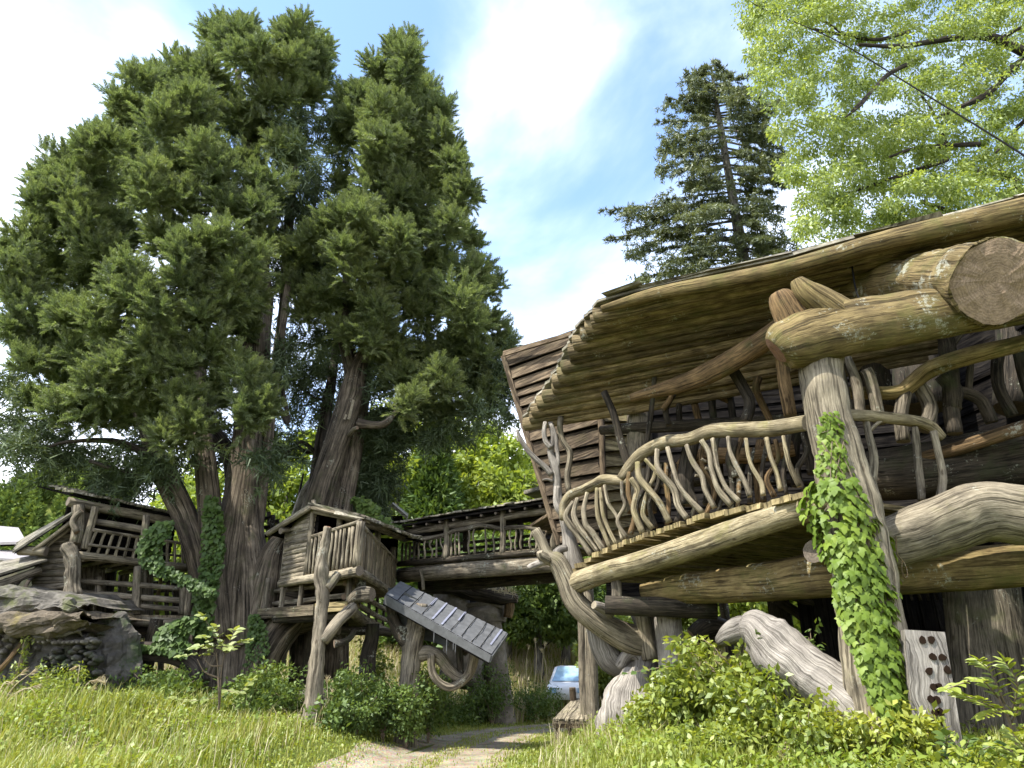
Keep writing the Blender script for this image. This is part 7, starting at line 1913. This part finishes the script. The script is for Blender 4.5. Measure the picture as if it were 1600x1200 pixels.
for pts, n in (([at(1215, 1075, 12), at(1190, 1035, 12), at(1240, 1000, 12)], 8), ([at(1140, 1040, 12.8), at(1100, 1000, 12.9), at(1046, 1004, 13)], 10), ([at(1120, 1050, 12.8), at(1060, 1040, 13.2), at(980, 1052, 13.6)], 11), ([at(1120, 1050, 12.8), at(1080, 1020, 13.0), at(1030, 1032, 13.2)], 9), ([at(1210, 1060, 12), at(1195, 1020, 12), at(1185, 995, 12)], 6), ([at(1215, 1075, 12), at(1240, 1055, 11.8), at(1262, 1075, 11.7)], 5)):
    leafy_branch(SD, pts, lf_y if U(0, 1) < .5 else lf_g, n, .12)
MB().tube([SD.location, at(1210, 1070, 12), at(1195, 1030, 12)], [.02, .015, .01], seg=5, n=8).build('stem', 'twig', SD, 'twig')

# dark undergrowth in the shade under the cedar and cabins
def undergrowth():
    n = 7600
    x = rng.uniform(-16, 4, n); y = rng.uniform(16.9, 29.5, n)
    d = road_off(x, y)
    k = (d > 2.2) & ~((x > -6.0) & (y < 17.2 + .5 * np.sin(x * 2))) & ~((x < -6.0) & (y < 18.2)) & ~((np.abs(x + 4.9) < .5) & (y < 19))
    x, y = x[k], y[k]
    z = gz(x, y) + rng.uniform(.05, .95, len(x)) * (.62 + .45 * np.sin(x * 1.7 + 1) * np.sin(y * 1.3 + x))
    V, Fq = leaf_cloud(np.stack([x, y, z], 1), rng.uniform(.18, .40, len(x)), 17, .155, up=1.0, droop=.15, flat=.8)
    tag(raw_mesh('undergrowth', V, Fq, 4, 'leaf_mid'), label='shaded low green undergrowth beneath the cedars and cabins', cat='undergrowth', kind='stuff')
undergrowth()
def grass_blades(x, y, h, w, lean=.5):
    n = len(x)
    z = gz(x, y)
    B = np.stack([x, y, z], 1)
    a = rng.uniform(0, 6.28, n)
    ld = np.stack([np.cos(a), np.sin(a), np.zeros(n)], 1)
    S = np.stack([-np.sin(a), np.cos(a), np.zeros(n)], 1)
    ln = lean * rng.uniform(.2, 1.3, n)
    V = np.empty((n, 5, 3), np.float32)
    V[:, 0] = B - S * (w / 2)[:, None]; V[:, 1] = B + S * (w / 2)[:, None]
    mid = B + ld * (h * ln * .35)[:, None]; mid[:, 2] += h * .6
    V[:, 2] = mid + S * (w * .38)[:, None]; V[:, 3] = mid - S * (w * .38)[:, None]
    tip = B + ld * (h * ln)[:, None]; tip[:, 2] += h * (1 - .25 * ln)
    V[:, 4] = tip
    b = np.arange(n)[:, None] * 5
    quads = b + np.array([[0, 1, 2, 3]]); tris = b + np.array([[3, 2, 4, 4]])
    return V.reshape(-1, 3), quads, b + np.array([[3, 2, 4]])
def tri_mesh(name, V, quads, tris, mat):
    T_ = np.concatenate([quads[:, [0, 1, 2]], quads[:, [0, 2, 3]], tris])
    return raw_mesh(name, V, T_, 3, mat)
def scatter(n, xr, yr):
    x = rng.uniform(*xr, n); y = yr[0] + (yr[1] - yr[0]) * rng.uniform(0, 1, n) ** 1.25
    k = (np.abs(x) < y * .82 + 2.5)
    return x[k], y[k]
def grass():
    x, y = scatter(105000, (-15, 13), (10.5, 31))
    d = road_off(x, y)
    ad = np.abs(d)
    rut = (np.abs(ad - .75) < .40)
    on = ad < 1.5
    keep = ~(rut & (rng.uniform(0, 1, len(x)) < .95)) & ~((on & ~rut) & (rng.uniform(0, 1, len(x)) < .1))
    x, y, d, on = x[keep], y[keep], d[keep], on[keep]
    patch = .5 + .5 * np.sin(x * 1.1 + 2 * np.sin(y * .9)) * np.sin(y * 1.4 + np.sin(x * .7))
    verge = smooth(1.7, 3.6, np.abs(d))
    h = np.where(on, .07, .08 + .16 * patch * verge + .28 * verge + .2 * patch * smooth(3, 6, d)) * rng.uniform(.6, 1.35, len(x))
    V, q, t = grass_blades(x, y, h, np.full(len(x), .021) + .004 * rng.uniform(0, 1, len(x)))
    tag(tri_mesh('grass', V, q, t, 'grass'), label='sunlit yellow green grass on both sides of the gravel track', cat='grass', kind='stuff')
    # broad leaved weeds among it
    x, y = scatter(230000, (-15, 13), (8.5, 30))
    d = road_off(x, y)
    k = (np.abs(d) > 1.6) & (rng.uniform(0, 1, len(x)) < .35 + .65 * smooth(1.7, 3.5, np.abs(d)))
    x, y, d = x[k], y[k], d[k]
    tall = .5 + .5 * np.sin(x * 1.7 + 1.5 * np.sin(y * 1.3)) * np.sin(y * 1.9 + x * .6)
    z = gz(x, y) + rng.uniform(.03, .30, len(x)) * (.25 + .75 * smooth(1.9, 4.0, np.abs(d))) * (.5 + 1.5 * tall)
    C = np.stack([x, y, z], 1)
    D = unit(rdir(len(x)) + np.array([0, 0, .1])); N = unit(rdir(len(x)) * .5 + np.array([0, -.15, 1]))
    L = rng.uniform(.05, .13, len(x)) * (.6 + .4 * smooth(1.9, 4, np.abs(d)))
    tag(raw_mesh('weeds', *leaves(C, D, N, L, L * .6), 4, 'weed'), label='broad leaved weeds growing through the roadside grass', cat='weeds', kind='stuff')
    # thin seed stems standing above the grass
    x, y = scatter(5200, (-15, 12), (12.5, 26))
    k = (np.abs(road_off(x, y)) > 2.3)
    x, y = x[k], y[k]
    V, q, t = grass_blades(x, y, rng.uniform(.35, .85, len(x)), np.full(len(x), .012), .6)
    tag(tri_mesh('seed_stems', V, q, t, 'straw'), label='thin pale seed stems standing above the roadside grass', cat='grass', kind='stuff')
    # dry tall grass on the far bank
    n = 70000
    x = rng.uniform(-20, 14, n); y = 29 + 18 * rng.uniform(0, 1, n)
    k = np.abs(road_off(x, y)) > 2
    x, y = x[k], y[k]
    V, q, t = grass_blades(x, y, rng.uniform(.4, 1.15, len(x)), np.full(len(x), .035), .45)
    f = rng.uniform(0, 1, len(x)) < .55
    V5 = V.reshape(-1, 5, 3)
    for m_, nm, lb, mt in ((f, 'dry_grass', 'tan dry grass covering the bank behind the houses', 'straw'), (~f, 'bank_grass', 'tall green grass mixed in on the bank behind the houses', 'grass')):
        vv = V5[m_]; b = np.arange(len(vv))[:, None] * 5
        tag(tri_mesh(nm, vv.reshape(-1, 3), b + np.array([[0, 1, 2, 3]]), b + np.array([[3, 2, 4]]), mt), label=lb, cat='grass', kind='stuff')
grass()
# last year's pampas stalks
def stalks(label, items):
    p = at(*items[0][0]); t = thing('dry_stalks', label, 'dry stalks', ground(p.x, p.y))
    for pts in items:
        P = [at(*q) for q in pts]; P[0].z = float(gz(P[0].x, P[0].y)) if pts[0][1] > 1090 else P[0].z
        MB().tube(P, [.012] * (len(P) - 1) + [.006], seg=5, n=10).build('stalk', 'straw', t, 'straw')
        e = P[-1]; d = (P[-1] - P[-2]).normalized()
        c = np.array([tuple(e - d * U(0, .12)) for _ in range(26)])
        tag(raw_mesh('plume', *needles(c, unit(rdir(26) * .5 + np.array(tuple(d)) + np.array([0, 0, -.4])), np.full(26, .14), np.full(26, .02)), 3, 'straw', t, tuple(t.location)), kind='stuff')
stalks('arching dry pampas stalks before the rock shelter at the left edge', [[(-10, 1110, 17), (10, 1075, 17), (38, 1048, 17)], [(-5, 1110, 17), (20, 1075, 17), (53, 1048, 17)], [(0, 1110, 17), (15, 1090, 17), (45, 1075, 17), (60, 1090, 17)], [(18, 1115, 17), (25, 1085, 17), (60, 1070, 17)], [(-12, 1100, 17), (5, 1070, 17), (18, 1066, 17)]])
stalks('dry curled pampas stalks between the two fern clumps', [[(118, 1110, 17.6), (122, 1060, 17.6), (124, 1040, 17.6), (115, 1043, 17.6)], [(110, 1115, 17.5), (135, 1070, 17.5), (150, 1062, 17.5)], [(120, 1115, 17.5), (140, 1080, 17.5), (147, 1073, 17.5)], [(157, 1120, 17.5), (158, 1080, 17.5), (158, 1060, 17.5)], [(165, 1120, 17.5), (166, 1085, 17.5), (164, 1062, 17.5)], [(133, 1115, 17.3), (150, 1098, 17.3), (190, 1094, 17.3)]])
stalks('upright dry pampas stalks beside the boulder', [[(502, 1150, 18.4), (504, 1090, 18.4), (502, 1055, 18.4)], [(510, 1150, 18.4), (512, 1100, 18.4), (511, 1060, 18.4)], [(518, 1150, 18.4), (517, 1110, 18.4), (520, 1080, 18.4)], [(496, 1150, 18.4), (492, 1110, 18.4), (480, 1075, 18.4)], [(524, 1150, 18.4), (530, 1120, 18.4), (538, 1100, 18.4)], [(465, 1110, 18.6), (455, 1090, 18.6), (428, 1083, 18.6)]])
stalks('dry pampas stalks on the bank right of the clay hut', [[(835, 1075, 27), (838, 1030, 27), (836, 1000, 27)], [(845, 1075, 27), (848, 1030, 27), (852, 1005, 27)], [(855, 1075, 27), (853, 1040, 27), (846, 1015, 27)], [(825, 1075, 27), (822, 1040, 27), (826, 1010, 27)]])
hill_forest()

# things of one kind that stand together share a group
GROUPS = {'lime_tree': 'lime green trees on the bank behind', 'shade_tree': 'darker bushy trees behind the houses', 'shrub': 'shaded shrubs under the cedars and cabins', 'bush': 'leafy bushes in front of the log treehouse',
          'fern': 'fern clumps on the sunny bank', 'leafy_sapling': 'leafy saplings in the undergrowth', 'ivy': 'creepers on the cedar and the left cabin', 'dry_stalks': 'clumps of dry pampas stalks', 'cypress': 'pointed cypresses behind the bridge'}
for o in list(bpy.data.objects):
    if o.parent is None and 'label' in o:
        k_ = o.name.split('.')[0]
        if k_ in GROUPS: o['group'] = GROUPS[k_]
